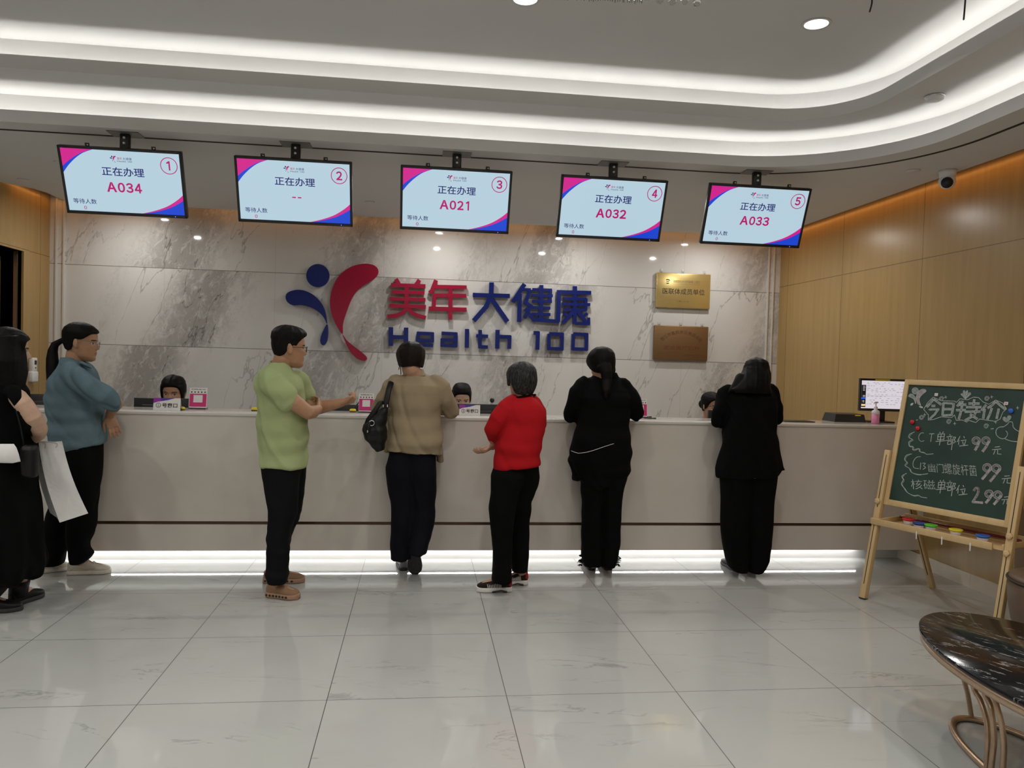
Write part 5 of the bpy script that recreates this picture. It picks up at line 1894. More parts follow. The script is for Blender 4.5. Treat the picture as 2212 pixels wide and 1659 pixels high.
g.finish('woman in long black dress with bare arm, cut by the left edge', 'skin_pale')
b = MB()
g.stack(b, dress, 2.3)
g.limb(b, [(28, 846, -0.13), (38, 862, -0.155), (50, 885, -0.15), (66, 915, -0.13), (78, 935, -0.03)], [0.04, 0.030, 0.030, 0.030, 0.03])
g.cloth(b, 'dress', M['black_cloth'], 0.008, 3, folds(71, 0.009, 3, 18, lambda p: np.clip((0.95 - p[:, 2]) / 0.3, 0.15, 1)))
b = MB()
g.cap(b, [(-0.1, 0.03), (0.0, 0.03), (0.03, 0.05), (0.055, 0.10), (0.07, 0.168), (0.1, 0.182)], lambda x, y, z: 0.020, 0.014, wav=0.04)
g.stack(b, [(845, -28, 50, -0.06, 0.07), (815, -26, 52, -0.05, 0.085), (780, -24, 50, -0.045, 0.10), (745, -22, 50, -0.02, 0.10), (725, -18, 51, -0.01, 0.10)])
g.limb(b, [(44, 735, 0.0), (48, 770, 0.0), (51, 805, -0.02), (50, 835, -0.05)], [0.024, 0.026, 0.026, 0.012])
g.cloth(b, 'hair', M['hair_black'], 0.006, 2, folds(9, 0.003, 3, 70, None, 1))
for h, t in (bootA, bootB):
    o = g.shoe(h, t, (M['black_leather'], M['black_rubber']), 0.088, 0.085, 0.028, name='boot')
    m = h * 0.78 + t * 0.22
    b = MB()
    top = g.p(42, 1255, 0.10) if h is bootA[0] else g.p(2, 1255, -0.06)
    b.tube([m + Z3v * 0.05, (m + top) / 2 + Z3v * 0.03, top], [0.05, 0.052, 0.056], 20, dome=False)
    b.build('boot_shaft', M['black_leather'], o)

# ================= the three clerks behind the counter
def clerk(label, u, v, yaw, pitch, roll, s, skin, line, thick, vest, hairname='hair_black', spec=None, bun=None, earring=False):
    g = Fig(6.64, int(u))
    s *= 1.02
    k = FPX / g.Y0
    vs = v + 0.155 * k * s
    rows = [(vs + 150, u - 46, u + 46, 0, 0.13), (vs + 110, u - 45, u + 45, 0, 0.125), (vs + 70, u - 48, u + 48, 0, 0.12), (vs + 35, u - 51, u + 51, 0, 0.115), (vs + 18, u - 49, u + 49, 0, 0.105), (vs + 8, u - 40, u + 40, 0.01, 0.085), (vs + 0, u - 24, u + 24, 0.02, 0.065), (vs - 5, u - 17, u + 17, 0.02, 0.058)]
    g.core(rows[:-1], 0.85)
    g.frame(u, v, -0.03, yaw, pitch, roll, s)
    g.add_head((g.p(u, vs + 3, 0.01), 0.052))
    for sg in (-1, 1):
        g.limb(g.body, [(u + sg * 42, vs + 22, 0), (u + sg * 56, vs + 75, -0.04), (u + sg * 40, vs + 92, -0.24)], [0.046, 0.04, 0.028])
        wr = g.p(u + sg * 40, vs + 92, -0.24)
        g.hand(wr, np.array([-sg * 0.35, -0.9, -0.05]), -Z3v, 0.5, -sg, 0.92)
        hip, kn = g.p(u + sg * 22, vs + 145, 0.0), g.p(u + sg * 24, vs + 140, -0.33)
        kn[2] = hip[2] + 0.0
        ft = np.array([kn[0], kn[1] + 0.04, 0.06])
        g.body.tube([hip, kn, ft], [0.085, 0.06, 0.042])
        g.body.tube([ft + Z3v * -0.015, ft + np.array([0, -0.10, -0.02])], [0.04, 0.03])
    g.finish(label, skin)
    b = MB()
    g.stack(b, rows, 2.5)
    g.cloth(b, 'vest', M['black_cloth'], 0.008, 2)
    b = MB()
    for sg in (-1, 1):
        g.limb(b, [(u + sg * 36, vs + 16, 0), (u + sg * 47, vs + 30, 0), (u + sg * 57, vs + 74, -0.04), (u + sg * 42, vs + 91, -0.19)], [0.058, 0.060, 0.052, 0.042])
    g.stack(b, [(vs + 4, u - 21, u + 21, 0.01, 0.068), (vs - 3, u - 16, u + 16, 0.01, 0.062), (vs - 8, u - 15, u + 15, 0.01, 0.058)])
    g.cloth(b, 'blouse', M['white_cloth'], 0.007, 2)
    b = MB()
    for sg in (-1, 1):
        hip, kn = g.p(u + sg * 22, vs + 145, 0.0), g.p(u + sg * 24, vs + 140, -0.33)
        kn[2] = hip[2]
        b.tube([hip, kn, np.array([kn[0], kn[1] + 0.03, 0.10])], [0.105, 0.08, 0.065])
    g.cloth(b, 'trousers', M['black_cloth'], 0.01, 2)
    for sg in (-1, 1):
        kn = g.p(u + sg * 24, vs + 140, -0.33)
        h = np.array([kn[0], kn[1] + 0.08, 0.0])
        g.shoe(h, h + np.array([0, -0.235, 0]), (M['black_leather'], M['black_rubber']), 0.08, 0.07, 0.02)
    b = MB()
    g.cap(b, line, thick, 0.020, wav=0.03)
    if bun:
        b.ball(g.H(*bun), 0.045, 14)
    g.cloth(b, 'hair', M[hairname], 0.0045, 1)
    if spec:
        g.glasses(M[spec], rx=0.026, rz=0.019, thick=0.0019)
    return g


fr_line = [(-0.1, 0.055), (-0.05, 0.055), (-0.02, 0.065), (0.0, 0.085), (0.03, 0.105), (0.045, 0.135), (0.06, 0.160), (0.075, 0.178), (0.1, 0.192)]
full = lambda x, y, z: 0.011 + 0.012 * max(0, min(1, (z - 0.185) / 0.03)) + 0.004 * max(0, min(1, -y / 0.04))
clerk('clerk with low fringe looking over the monitor at window one', 375.5, 849, 180, -6, 0, 1.06, 'skin_tan', [(-0.1, 0.05), (0.0, 0.06), (0.03, 0.075), (0.045, 0.118), (0.06, 0.150), (0.075, 0.170), (0.1, 0.182)], lambda x, y, z: 0.013 + 0.012 * max(0, min(1, (z - 0.185) / 0.03)) + 0.006 * (x > 0), 0)
clerk('clerk with parted black hair looking down behind the plate of window three', 997, 861, 178, -16, 0, 0.98, 'skin_pale', fr_line, full, 0, bun=(0, -0.11, 0.12))
clerk('clerk in black glasses and dark vest between the coat and the suit', 1536, 876, 163, -8, 0, 0.95, 'skin_tan', fr_line, lambda x, y, z: 0.012 + 0.006 * max(0, min(1, (z - 0.13) / 0.06)), 0, spec='specs_black', bun=(0, -0.115, 0.11))

# ------------------------------------------------------------------ things on and behind the counter
CZ = 1.1072
M['violet'] = plain('violet_print', srgb(150, 50, 170), 0.4)
M['indigo'] = plain('indigo_print', srgb(70, 60, 160), 0.4)
M['magenta_print'] = plain('magenta_print', srgb(205, 40, 120), 0.4)
M['yellow'] = plain('yellow_plastic', srgb(235, 205, 30), 0.35)
M['screen_white'] = glow('screen_white', srgb(214, 206, 214))
M['screen_grey'] = glow('screen_grey', srgb(120, 118, 124))
M['screen_dark'] = glow('screen_dark', srgb(16, 16, 20))
M['screen_blue'] = glow('screen_blue_item', srgb(30, 90, 220))
M['screen_cream'] = glow('screen_cream_item', srgb(235, 205, 150))


def on_top(u, v):
    q = atz(u, v, CZ)
    return np.array([q[0], min(q[1], 5.93), CZ])


def slab_frame(c, w_, h_, lean):
    """upright card facing the room: S(u, v, d) with v down"""
    up = np.array([0, math.sin(lean), math.cos(lean)])
    fr = np.array([0, -math.cos(lean), math.sin(lean)])
    return lambda u, v, d=0.0: np.array(c) + np.array([1.0, 0, 0]) * ((u - 0.5) * w_) + up * ((1 - v) * h_) + fr * d


def quadp(b, S, u0, u1, v0, v1, d, mi):
    b.add([S(u0, v0, d), S(u0, v1, d), S(u1, v1, d), S(u1, v0, d)], [(0, 1, 2, 3)], mi)


def card(b, S, th, mi=0):
    vs = [S(u, v, d) for d in (0, -th) for u, v in ((0, 0), (0, 1), (1, 1), (1, 0))]
    b.add(vs, [(0, 1, 2, 3), (7, 6, 5, 4), (0, 4, 5, 1), (1, 5, 6, 2), (2, 6, 7, 3), (3, 7, 4, 0)], mi)


def window_plate(u0, u1, vtop, vbot, num, lab):
    c = on_top((u0 + u1) / 2, vbot)
    k = c[1] / FPX
    wd, ht = (u1 - u0) * k, (vbot - vtop) * k
    t = thing('window_plate', lab, 'sign', c, 'window number plates on the counter')
    S = slab_frame(c, wd, ht, 0.12)
    b = MB()
    card(b, S, 0.006)
    b.add([S(0, 0, 0.0006), S(0, 0.42, 0.0006), S(0.16, 0.30, 0.0006), S(0.40, 0.22, 0.0006), S(0.70, 0, 0.0006)], [(0, 1, 2, 3, 4)], 1)
    b.add([S(0.25, 0, 0.0010), S(0.30, 0.22, 0.0010), S(0.50, 0.18, 0.0010), S(0.80, 0, 0.0010)], [(0, 1, 2, 3)], 2)
    for q in range(36):
        a0, a1 = q / 36 * 2 * PI, (q + 1) / 36 * 2 * PI
        f = lambda a, r: S(0.19 + r * math.cos(a), 0.58 + r * math.sin(a) * wd / ht, 0.0014)
        b.add([f(a0, 0.078), f(a0, 0.094), f(a1, 0.094), f(a1, 0.078)], [(0, 1, 2, 3)], 3)
    put_text(b, chr(ord(num) + 0xFEE0), lambda p, q, d: S(0.165 + p * 0.05, 0.68 - q * 0.20, 0.0014), 0, 1, 0, 1, 0, 3, 0.01)
    put_text(b, '号窗口', lambda p, q, d: S(0.33 + p * 0.57, 0.76 - q * 0.36, 0.0014), 0, 1, 0, 1, 0, 3, 0.018)
    b.build('face', [M['paper'], M['violet'], M['indigo'], M['ink']], t, recalc=False)
    b = MB()
    b.add([S(0, 1, -0.006), S(1, 1, -0.006), S(1, 0.0, -0.006), S(0, 0.0, -0.006)] + [S(0, 1, -0.05) * np.array([1, 1, 0]) + np.array([0, 0, CZ]), S(1, 1, -0.05) * np.array([1, 1, 0]) + np.array([0, 0, CZ])],
          [(0, 3, 4), (1, 5, 2), (2, 5, 4, 3), (0, 4, 5, 1)])
    b.build('foot', M['clear'], t)


window_plate(333, 386, 861, 887, '1', 'white and violet plate reading window 1 beside the left clerk')
window_plate(992, 1037, 874.5, 897.5, '3', 'white and violet plate reading window 3 below the middle clerk')


def pay_stand(u0, u1, vtop, vbot, lab):
    c = on_top((u0 + u1) / 2, vbot)
    k = c[1] / FPX
    wd, ht = (u1 - u0) * k, (vbot - vtop) * k
    t = thing('payment_stand', lab, 'sign', c, 'acrylic payment stands on the counter')
    S = slab_frame(c, wd, ht, 0.16)
    b = MB()
    card(b, S, 0.004)
    quadp(b, S, 0.02, 0.98, 0.29, 0.90, 0.0006, 1)
    quadp(b, S, 0.24, 0.76, 0.35, 0.70, 0.0012, 0)
    put_text(b, '扫码支付', lambda p, q, d: S(0.10 + p * 0.80, 0.105 - q * 0.055, 0.0008), 0, 1, 0, 1, 0, 2, 0.01)
    for q in range(5):
        b.add([S(0.12 + q * 0.19 + x * 0.04, 0.21 + y * 0.04, 0.0008) for x, y in disc((0, 0), 1, 10)], [tuple(range(10))], 2)
    b.build('card', [M['paper'], M['magenta_print'], M['ink']], t, recalc=False)
    b = MB()
    b.bbox((c[0] - wd / 2, c[1] - 0.012, CZ), (c[0] + wd / 2, c[1] + 0.055, CZ + 0.006), 0.002)
    b.build('foot', M['clear'], t)


pay_stand(409, 444, 839, 883, 'pink and white payment card stand beside the left clerk')
pay_stand(775, 806, 850, 891, 'pink and white payment card stand between the green T-shirt and the black shoulder bag')
pay_stand(1368, 1399, 860, 902, 'pink and white payment card stand half hidden by the black coat')


def pen_stand(u, v, lab, tip):
    c = on_top(u, v)
    t = thing('counter_pen', lab, 'pen', c, 'yellow based counter pens')
    b = MB()
    b.lathe(c, [(0.024, 0.0), (0.024, 0.007)], 24, sy=0.8)
    b.build('suction_base', M['black_rubber'], t)
    b = MB()
    b.lathe(c + Z3v * 0.007, [(0.024, 0.0), (0.025, 0.008), (0.021, 0.015), (0.012, 0.018), (0.0, 0.018)], 24, sy=0.8)
    b.build('cap', M['yellow'], t)
    b = MB()
    p = c + np.array(tip)
    m = (c + p) / 2
    if tip[2] > 0.05:
        b.tube([c + Z3v * 0.022, m + np.array([0, 0, 0.004]), p], [0.0035, 0.0055, 0.0055], 10)
        b.build('pen', M['black_plastic'], t)
    else:
        b.tube([p, p + (c - p) * 0.35, p + (c - p) * 0.7], [0.003, 0.005, 0.005], 10)
        b.build('pen', M['black_plastic'], t)
        b = MB()
        b.tube(spline([c + Z3v * 0.020, c + np.array([-0.03, 0.02, 0.012]), p + (c - p) * 0.5 + Z3v * 0.02, p + (c - p) * 0.68], 6), 0.0018, 6)
        b.build('cord', M['black_plastic'], t)


pen_stand(392, 886, 'yellow based pen lying in front of the plate of window one', (-0.13, -0.005, 0.006))
pen_stand(550, 887.5, 'yellow pen base just left of the green T-shirt', (-0.03, 0.05, 0.006))
pen_stand(762, 890, 'yellow based pen standing up by the outstretched fist', (0.072, 0.02, 0.118))
for (u, v, a, lab) in ((1396, 902, 0.25, 'slim black pen on the counter beside the black coat, the upper one'), (1404, 905, 0.02, 'slim black pen lying flat nearer the front edge beside the black coat')):
    c = on_top(u, v)
    b = MB()
    d = np.array([math.cos(a), math.sin(a), 0]) * 0.045
    b.tube([c - d + Z3v * 0.006, c + d + Z3v * 0.006], [0.0035, 0.0055], 10)
    tag(b.build('pen', M['black_plastic']), lab, 'pen')


def monitor_back(u0, u1, vtop, lab, Y=6.18, cam_=None):
    a, c = at(u0, vtop, Y), at(u1, vtop, Y)
    z1 = (a[2] + c[2]) / 2
    x0, x1 = a[0], c[0]
    t = thing('monitor', lab, 'monitor', ((x0 + x1) / 2, Y + 0.02, 0.75), 'computer monitors seen from behind')
    h = 0.285
    b = MB()
    b.bbox((x0, Y, z1 - h), (x1, Y + 0.03, z1), 0.004)
    b.bbox((x0 + 0.06, Y - 0.012, z1 - h + 0.03), (x1 - 0.06, Y + 0.001, z1 - 0.05), 0.006)
    b.build('shell', M['black_plastic'], t)
    b = MB()
    m = (x0 + x1) / 2
    b.bbox((m - 0.035, Y - 0.02, 0.758), (m + 0.035, Y - 0.005, z1 - h + 0.1), 0.004)
    b.bbox((m - 0.11, Y - 0.07, 0.75), (m + 0.11, Y + 0.09, 0.76), 0.003)
    b.build('stand', M['black_plastic'], t)
    b = MB()
    b.add([(x0 + 0.01, Y + 0.0302, z1 - h + 0.015), (x1 - 0.01, Y + 0.0302, z1 - h + 0.015), (x1 - 0.01, Y + 0.0302, z1 - 0.01), (x0 + 0.01, Y + 0.0302, z1 - 0.01)], [(0, 1, 2, 3)])
    b.build('glass', M['screen_grey'], t)
    if cam_:
        q = at(cam_[0], cam_[1], Y + 0.01)
        w_ = thing('webcam', 'round black webcam clipped on the monitor of window three', 'webcam', (q[0], Y + 0.01, z1))
        b = MB()
        b.ball((q[0], Y + 0.008, z1 + 0.034), (0.019, 0.017, 0.021), 14)
        b.build('eye', M['black_plastic'], w_)
        b = MB()
        b.bbox((q[0] - 0.015, Y - 0.003, z1 + 0.0005), (q[0] + 0.015, Y + 0.033, z1 + 0.014), 0.003)
        b.build('clip', M['clear'], w_)


monitor_back(289, 406, 860, 'black monitor back behind the plate of window one')
monitor_back(700, 786, 874, 'black monitor back behind the outstretched forearm')
monitor_back(975, 1078, 873, 'black monitor back with a round webcam on top', cam_=(1063, 867))
monitor_back(1531, 1612, 886.5, 'black monitor back in front of the clerk in glasses')
monitor_back(28, 116, 851, 'black monitor back at the left end between dress and denim shirt', 6.2)

# clerk's computer at the right end, screen towards the room
c = on_top(1915, 913)
t = thing('desktop_computer', 'lit computer monitor showing a form, at the right end of the counter', 'monitor', c)
yaw = math.radians(-6)
ax, fx = np.array([math.cos(yaw), math.sin(yaw), 0]), np.array([math.sin(yaw), -math.cos(yaw), 0])
TL, BL = at(1858, 817, c[1]), at(1856, 887, c[1])
hh, ww = TL[2] - BL[2], 0.42
o3 = np.array([BL[0], c[1], BL[2]])
S = lambda u, v, d=0.0: o3 + ax * (u * ww) + Z3v * ((1 - v) * hh) + fx * d
b = MB()
card(b, S, 0.028)
b.build('shell', M['black_plastic'], t)
b = MB()
quadp(b, S, 0.03, 0.97, 0.065, 0.92, 0.0006, 0)
quadp(b, S, 0.03, 0.115, 0.20, 0.885, 0.0012, 2)
quadp(b, S, 0.025, 0.112, 0.59, 0.635, 0.0018, 3)
quadp(b, S, 0.035, 0.110, 0.79, 0.85, 0.0018, 4)
rs = np.random.RandomState(3)
for v in (0.235, 0.28, 0.32, 0.36, 0.52, 0.56, 0.68, 0.72):
    quadp(b, S, 0.055, 0.055 + rs.uniform(0.03, 0.05), v, v + 0.014, 0.0018, 0)
for v in (0.12, 0.16, 0.22, 0.30, 0.35, 0.40, 0.48, 0.54, 0.60, 0.66, 0.72, 0.78):
    u = 0.14
    while u < 0.93:
        L = rs.uniform(0.02, 0.06)
        if rs.rand() < 0.62:
            quadp(b, S, u, min(u + L, 0.95), v, v + 0.011, 0.0012, 1)
        u += L + rs.uniform(0.02, 0.06)
quadp(b, S, 0.13, 0.95, 0.525, 0.53, 0.0012, 1)
b.build('screen', [M['screen_white'], M['screen_grey'], M['screen_dark'], M['screen_blue'], M['screen_cream']], t, recalc=False)
b = MB()
quadp(b, S, 0.29, 0.58, 0.015, 0.05, 0.0008, 0)
b.build('sticker', M['yellow'], t, recalc=False)
b = MB()
m = o3 + ax * (ww * 0.46)
b.bbox((-0.05, -0.005, 0), (0.05, 0.03, BL[2] - CZ + 0.06), 0.004, 0, Matrix.Translation(Vector((m[0], c[1] + 0.03, CZ))) @ Matrix.Rotation(yaw, 4, 'Z'))
b.bbox((-0.11, -0.05, 0), (0.11, 0.10, 0.010), 0.003, 0, Matrix.Translation(Vector((m[0], c[1] + 0.03, CZ))) @ Matrix.Rotation(yaw, 4, 'Z'))
b.build('stand', M['black_plastic'], t)
# low black device left of it
a, c2 = on_top(1800, 911), on_top(1872, 913)
t = thing('card_printer', 'low black wedge shaped machine left of the lit computer', 'printer', (a + c2) / 2)
b = MB()
x0, x1, y0 = a[0], c2[0], min(a[1], c2[1]) + 0.01
b.add([(x0, y0, CZ), (x1, y0, CZ), (x1, y0 + 0.20, CZ), (x0, y0 + 0.20, CZ), (x0 + 0.025, y0 + 0.03, CZ + 0.062), (x1, y0 + 0.03, CZ + 0.062), (x1, y0 + 0.20, CZ + 0.066), (x0 + 0.025, y0 + 0.20, CZ + 0.066)],
      [(0, 3, 2, 1), (4, 5, 6, 7), (0, 1, 5, 4), (1, 2, 6, 5), (2, 3, 7, 6), (3, 0, 4, 7)])
b.build('housing', M['black_plastic'], t)
b = MB()
xs = x0 + (x1 - x0) * 0.70
b.add([(xs, y0 + 0.024, CZ + 0.051), (xs + 0.05, y0 + 0.024, CZ + 0.051), (xs + 0.05, y0 + 0.0275, CZ + 0.058), (xs, y0 + 0.0275, CZ + 0.058)], [(0, 1, 2, 3)])
b.build('label_strip', M['yellow'], t)
# sanitizer
c = on_top(1890.5, 915)
t = thing('sanitizer_bottle', 'clear pump bottle half full of pink liquid in front of the lit computer', 'bottle', c)
M['pink_liquid'] = plain('pink_liquid', srgb(214, 130, 170), 0.25)
M['frosted'] = plain('frosted_plastic', (0.62, 0.58, 0.60), 0.3)
b = MB()
b.lathe(c, [(0.027, 0), (0.030, 0.004), (0.030, 0.075)], 28)
b.build('liquid', M['pink_liquid'], t)
b = MB()
b.lathe(c, [(0.0301, 0.0752), (0.031, 0.085), (0.030, 0.098), (0.022, 0.106), (0.014, 0.109), (0.014, 0.130), (0.011, 0.137)], 28)
b.build('shoulder', M['frosted'], t)
b = MB()
b.tube([c + Z3v * 0.136, c + Z3v * 0.166], 0.004, 10)
b.tube([c + np.array([-0.020, -0.006, 0.164]), c + np.array([-0.010, -0.003, 0.170]), c + np.array([0.012, 0, 0.170])], [0.004, 0.006, 0.007], 10)
b.build('pump', M['frosted'], t)
# flat black folder
a, c2 = on_top(1694, 911), on_top(1764, 913)
b = MB()
b.bbox((a[0], a[1] - 0.01, CZ), (c2[0], a[1] + 0.14, CZ + 0.007), 0.002)
tag(b.build('clipboard', M['black_plastic']), 'thin black clipboard lying on the counter right of the black suit', 'clipboard')

c = at(1683, 903, 5.62)
b = MB()
Mx = Matrix.Translation(Vector((c[0], 5.62, CZ + 0.002))) @ Matrix.Rotation(math.radians(28), 4, 'Z') @ Matrix.Rotation(math.radians(-14), 4, 'X')
b.box((-0.05, -0.001, 0.0), (0.034, 0.001, 0.135), 0, Mx)
for k in range(6):
    b.box((-0.04, -0.0016, 0.018 + k * 0.018), (0.026 - 0.01 * (k % 2), -0.001, 0.022 + k * 0.018), 1, Mx)
tag(b.build('paper_form', [M['paper'], M['ink']]), 'white printed paper form showing past the right sleeve of the black suit', 'paper')

# ------------------------------------------------------------------ bags
t = thing('shoulder_bag', 'black slouchy shoulder bag on the tan jacket', 'bag', tan_fig.p(812, 973, -0.13))
b = MB()
F_ = tan_fig
F_.stack(b, [(973, 812, 831, -0.14, 0.035), (966, 800, 833, -0.14, 0.055), (950, 788, 834, -0.14, 0.068), (930, 783, 835, -0.14, 0.07), (917, 784, 836, -0.14, 0.066), (905, 797, 836, -0.14, 0.055), (893, 813, 837, -0.14, 0.045), (882, 824, 837, -0.14, 0.035), (877, 828, 836, -0.14, 0.028)], 2.3)
o = voxel(b, 'pouch', M['black_leather'], t, 0.006, 3, folds(81, 0.005, 20, 24))
b = MB()
b.tube([F_.p(832, 884, -0.14), F_.p(836, 860, -0.13), F_.p(840, 840, -0.10), F_.p(845, 826, -0.05), F_.p(849, 823, 0.02)], 0.020, 10, flat=0.35, ref=Y3)
b.tube([F_.p(790, 921, -0.15), F_.p(796, 908, -0.16), F_.p(808, 890, -0.16), F_.p(820, 872, -0.14), F_.p(827, 868, -0.12)], [0.016, 0.020, 0.018, 0.016, 0.014], 10, flat=0.35, ref=Y3)
b.tube([F_.p(797, 912, -0.213), F_.p(796, 922, -0.220), F_.p(794, 934, -0.223)], 0.013, 10, flat=0.4, ref=Y3)
b.build('strap', M['black_leather'], t)
b = MB()
c = F_.p(803, 914, -0.208)
b.tube([c + np.array([math.cos(q) * 0.017, -0.004, math.sin(q) * 0.017]) for q in np.linspace(0, 2 * PI, 20, endpoint=False)], 0.003, 8, closed=True, dome=False)
b.build('ring', M['steel'], t)
b = MB()
for du in (-4.5, 4.5):
    q = F_.p(832.5 + du, 877, -0.175)
    b.bbox(tuple(q + np.array([-0.004, -0.004, -0.009])), tuple(q + np.array([0.004, 0.004, 0.009])), 0.002)
q = F_.p(794, 932, -0.232)
b.bbox(tuple(q + np.array([-0.004, -0.003, -0.008])), tuple(q + np.array([0.004, 0.003, 0.008])), 0.002)
b.build('buckle', M['steel'], t)

t = thing('paper_bag', 'tall white paper carrier bag swinging from the hand of the black dress', 'bag', at(140, 1129, 4.86))
Yb = 4.80
Q = [at(83, 957, Yb), at(134, 953, Yb), at(190.5, 1109, Yb + 0.02), at(129, 1129, Yb)]
Qb = [at(72, 958, Yb + 0.13), at(122, 954, Yb + 0.13), at(171, 1093, Yb + 0.14), at(108, 1108, Yb + 0.12)]


def bil(q, u, v):
    return (q[0] * (1 - u) + q[1] * u) * (1 - v) + (q[3] * (1 - u) + q[2] * u) * v


b = MB()
n = 14
bow = lambda u, v: math.sin(v * PI) * 0.016
fronts = [[bil(Q, u, v) + X3 * bow(u, v) * (-1) + np.array([0, -0.006 * math.sin(u * PI) * math.sin(v * 6), 0]) for u in np.linspace(0, 1, 6)] for v in np.linspace(0, 1, n)]
backs = [[bil(Qb, u, v) + X3 * bow(u, v) * (-1) for u in np.linspace(0, 1, 6)] for v in np.linspace(0, 1, n)]
ringf = []
for k in range(n):
    mid_l = (fronts[k][0] + backs[k][0]) / 2 + X3 * 0.012
    mid_r = (fronts[k][-1] + backs[k][-1]) / 2 - X3 * 0.008
    ringf.append(fronts[k] + [mid_r] + backs[k][::-1] + [mid_l])
nn = len(ringf[0])
vs = [p for r in ringf for p in r]
fs = [(k * nn + i, k * nn + (i + 1) % nn, (k + 1) * nn + (i + 1) % nn, (k + 1) * nn + i) for k in range(n - 1) for i in range(nn)]
fs.append(tuple((n - 1) * nn + i for i in range(nn)))
b.add(vs, fs, 0)
b.build('paper_body', M['paper'], t)
for q in (Q, Qb):
    b = MB()
    p0, p1 = bil(q, 0.25, 0.03), bil(q, 0.72, 0.03)
    hd = at(66, 957, 4.80)
    b.tube(spline([p0 - Z3v * 0.02, p0 + Z3v * 0.01, hd + np.array([0.01, 0, 0.012]), hd + np.array([0.03, 0, 0.012]), p1 + Z3v * 0.006, p1 - Z3v * 0.02], 5), 0.003, 8)
    b.build('handle', M['white_cord'], t)
t = thing('envelope_pouch', 'crumpled white paper pouch in front of the black dress at the left edge', 'envelope', at(20, 1000, 4.47))
b = MB()
pl = [(-20, 958), (0, 959), (29, 959), (37, 967), (41, 981), (44, 997), (26, 1001), (0, 1000), (-20, 998)]
Rr = []
for d, g_ in ((0.0, 0.9), (-0.006, 1.0), (-0.03, 1.0), (-0.036, 0.9)):
    cc = np.array([12, 980])
    Rr.append([at(*(cc + (np.array(p) - cc) * g_), 4.50 + d) + np.array([0, 0.006 * math.sin(p[0] * 0.3), 0]) for p in pl])
b.rings(Rr)
tag(b.build('paper_body', M['paper'], t))
t = thing('crossbody_bag', 'small black bag hanging beside the white carrier bag', 'bag', at(64, 1030, 4.60))
b = MB()
gg = Fig(4.58, 5)
gg.stack(b, [(1031, 58, 78, 0, 0.03), (1024, 50, 80, 0, 0.045), (1000, 48, 81, 0, 0.05), (970, 47, 81, 0, 0.045), (962, 50, 78, 0, 0.03)], 3)
voxel(b, 'pouch', M['black_leather'], t, 0.006, 2)
b = MB()
b.tube([gg.p(52, 968, 0), gg.p(44, 920, -0.02), gg.p(30, 870, -0.03), gg.p(14, 838, 0.0)], 0.008, 8, flat=0.5)
b.build('strap', M['black_leather'], t)

# ------------------------------------------------------------------ chalkboard easel
EO = np.array([2.992, 4.758, 0.0])
EA = np.array([0.391, -0.9204, 0.0])
EU = np.array([0.1934, 0.0822, 0.9777])
EF = np.array([-0.9004, -0.3825, 0.2100])
EB = np.array([0.9204, 0.391, 0.0])          # level, towards the wall
WB = 0.809
E = lambda a, u, d=0.0: EO + EA * a + EU * u + EF * d
EM = Matrix(((EA[0], -EF[0], EU[0], EO[0]), (EA[1], -EF[1], EU[1], EO[1]), (EA[2], -EF[2], EU[2], EO[2]), (0, 0, 0, 1)))
ez = thing('chalkboard_easel', 'pale pine easel with a green chalkboard listing prices', 'easel', (3.3, 4.45, 0))


def bar(b, a0, a1, u0, u1, d0, d1, bev=0.004):
    """d counts towards the viewer"""
    b.bbox((a0, -d1, u0), (a1, -d0, u1), bev, 0, EM)


for a0 in (-0.040, WB - 0.002):
    b = MB()
    bar(b, a0, a0 + 0.042, 0.006, 1.013, -0.022, 0.020)
    leg = b.build('front_leg', M['pine'], ez)
    for u0, u1 in ((0.10, 0.50), (0.62, 0.98)):
        b = MB()
        bar(b, a0 + 0.018, a0 + 0.023, u0, u1, 0.0195, 0.0206, 0.0002)
        b.build('slot', M['black_matte'], leg)
    b = MB()
    bar(b, a0, a0 + 0.042, 0.0, 0.006, -0.022, 0.020, 0.001)
    b.build('foot_pad', M['black_rubber'], leg)
for foot, a0 in ((np.array([3.647, 4.998, 0.0]), 0.0), (np.array([3.87, 4.20, 0.0]), WB)):
    top = E(a0 + (0.02 if a0 == 0 else -0.02), 1.0, -0.045)
    d = (top - foot) / np.linalg.norm(top - foot)
    sd = EA
    nn_ = np.cross(sd, d)
    Mx = Matrix(((sd[0], nn_[0], d[0], foot[0]), (sd[1], nn_[1], d[1], foot[1]), (sd[2], nn_[2], d[2], foot[2]), (0, 0, 0, 1)))
    L = float(np.linalg.norm(top - foot))
    b = MB()
    b.bbox((-0.018, -0.016, 0.006), (0.018, 0.016, L), 0.003, 0, Mx)
    leg = b.build('rear_leg', M['pine'], ez)
    for sgn in (-1, 1):
        b = MB()
        b.box((-0.003, sgn * 0.0161 - 0.0006, 0.12), (0.003, sgn * 0.0161 + 0.0006, L * 0.72), 0, Mx)
        b.build('slot', M['black_matte'], leg)
B0, B1, FW = 0.647, 1.510, 0.036
b = MB()
for (a0, a1, u0, u1) in ((0.004, FW, B0, B1), (WB - FW, WB - 0.004, B0, B1), (FW - 0.001, WB - FW + 0.001, B0, B0 + FW + 0.004), (FW - 0.001, WB - FW + 0.001, B1 - FW, B1)):
    bar(b, a0, a1, u0, u1, -0.026, -0.002, 0.003)
b.build('board_frame', M['pine'], ez)
M['chalkgreen'] = plain('dark_green_chalkboard', (0.013, 0.040, 0.028), 0.55, var=0.25, scale=5)
M['chalk'] = plain('white_chalk', (0.50, 0.53, 0.51), 0.95, var=0.25, scale=120)
M['chalk_soft'] = plain('smudged_chalk_fill', (0.27, 0.31, 0.29), 0.95, var=0.3, scale=90)
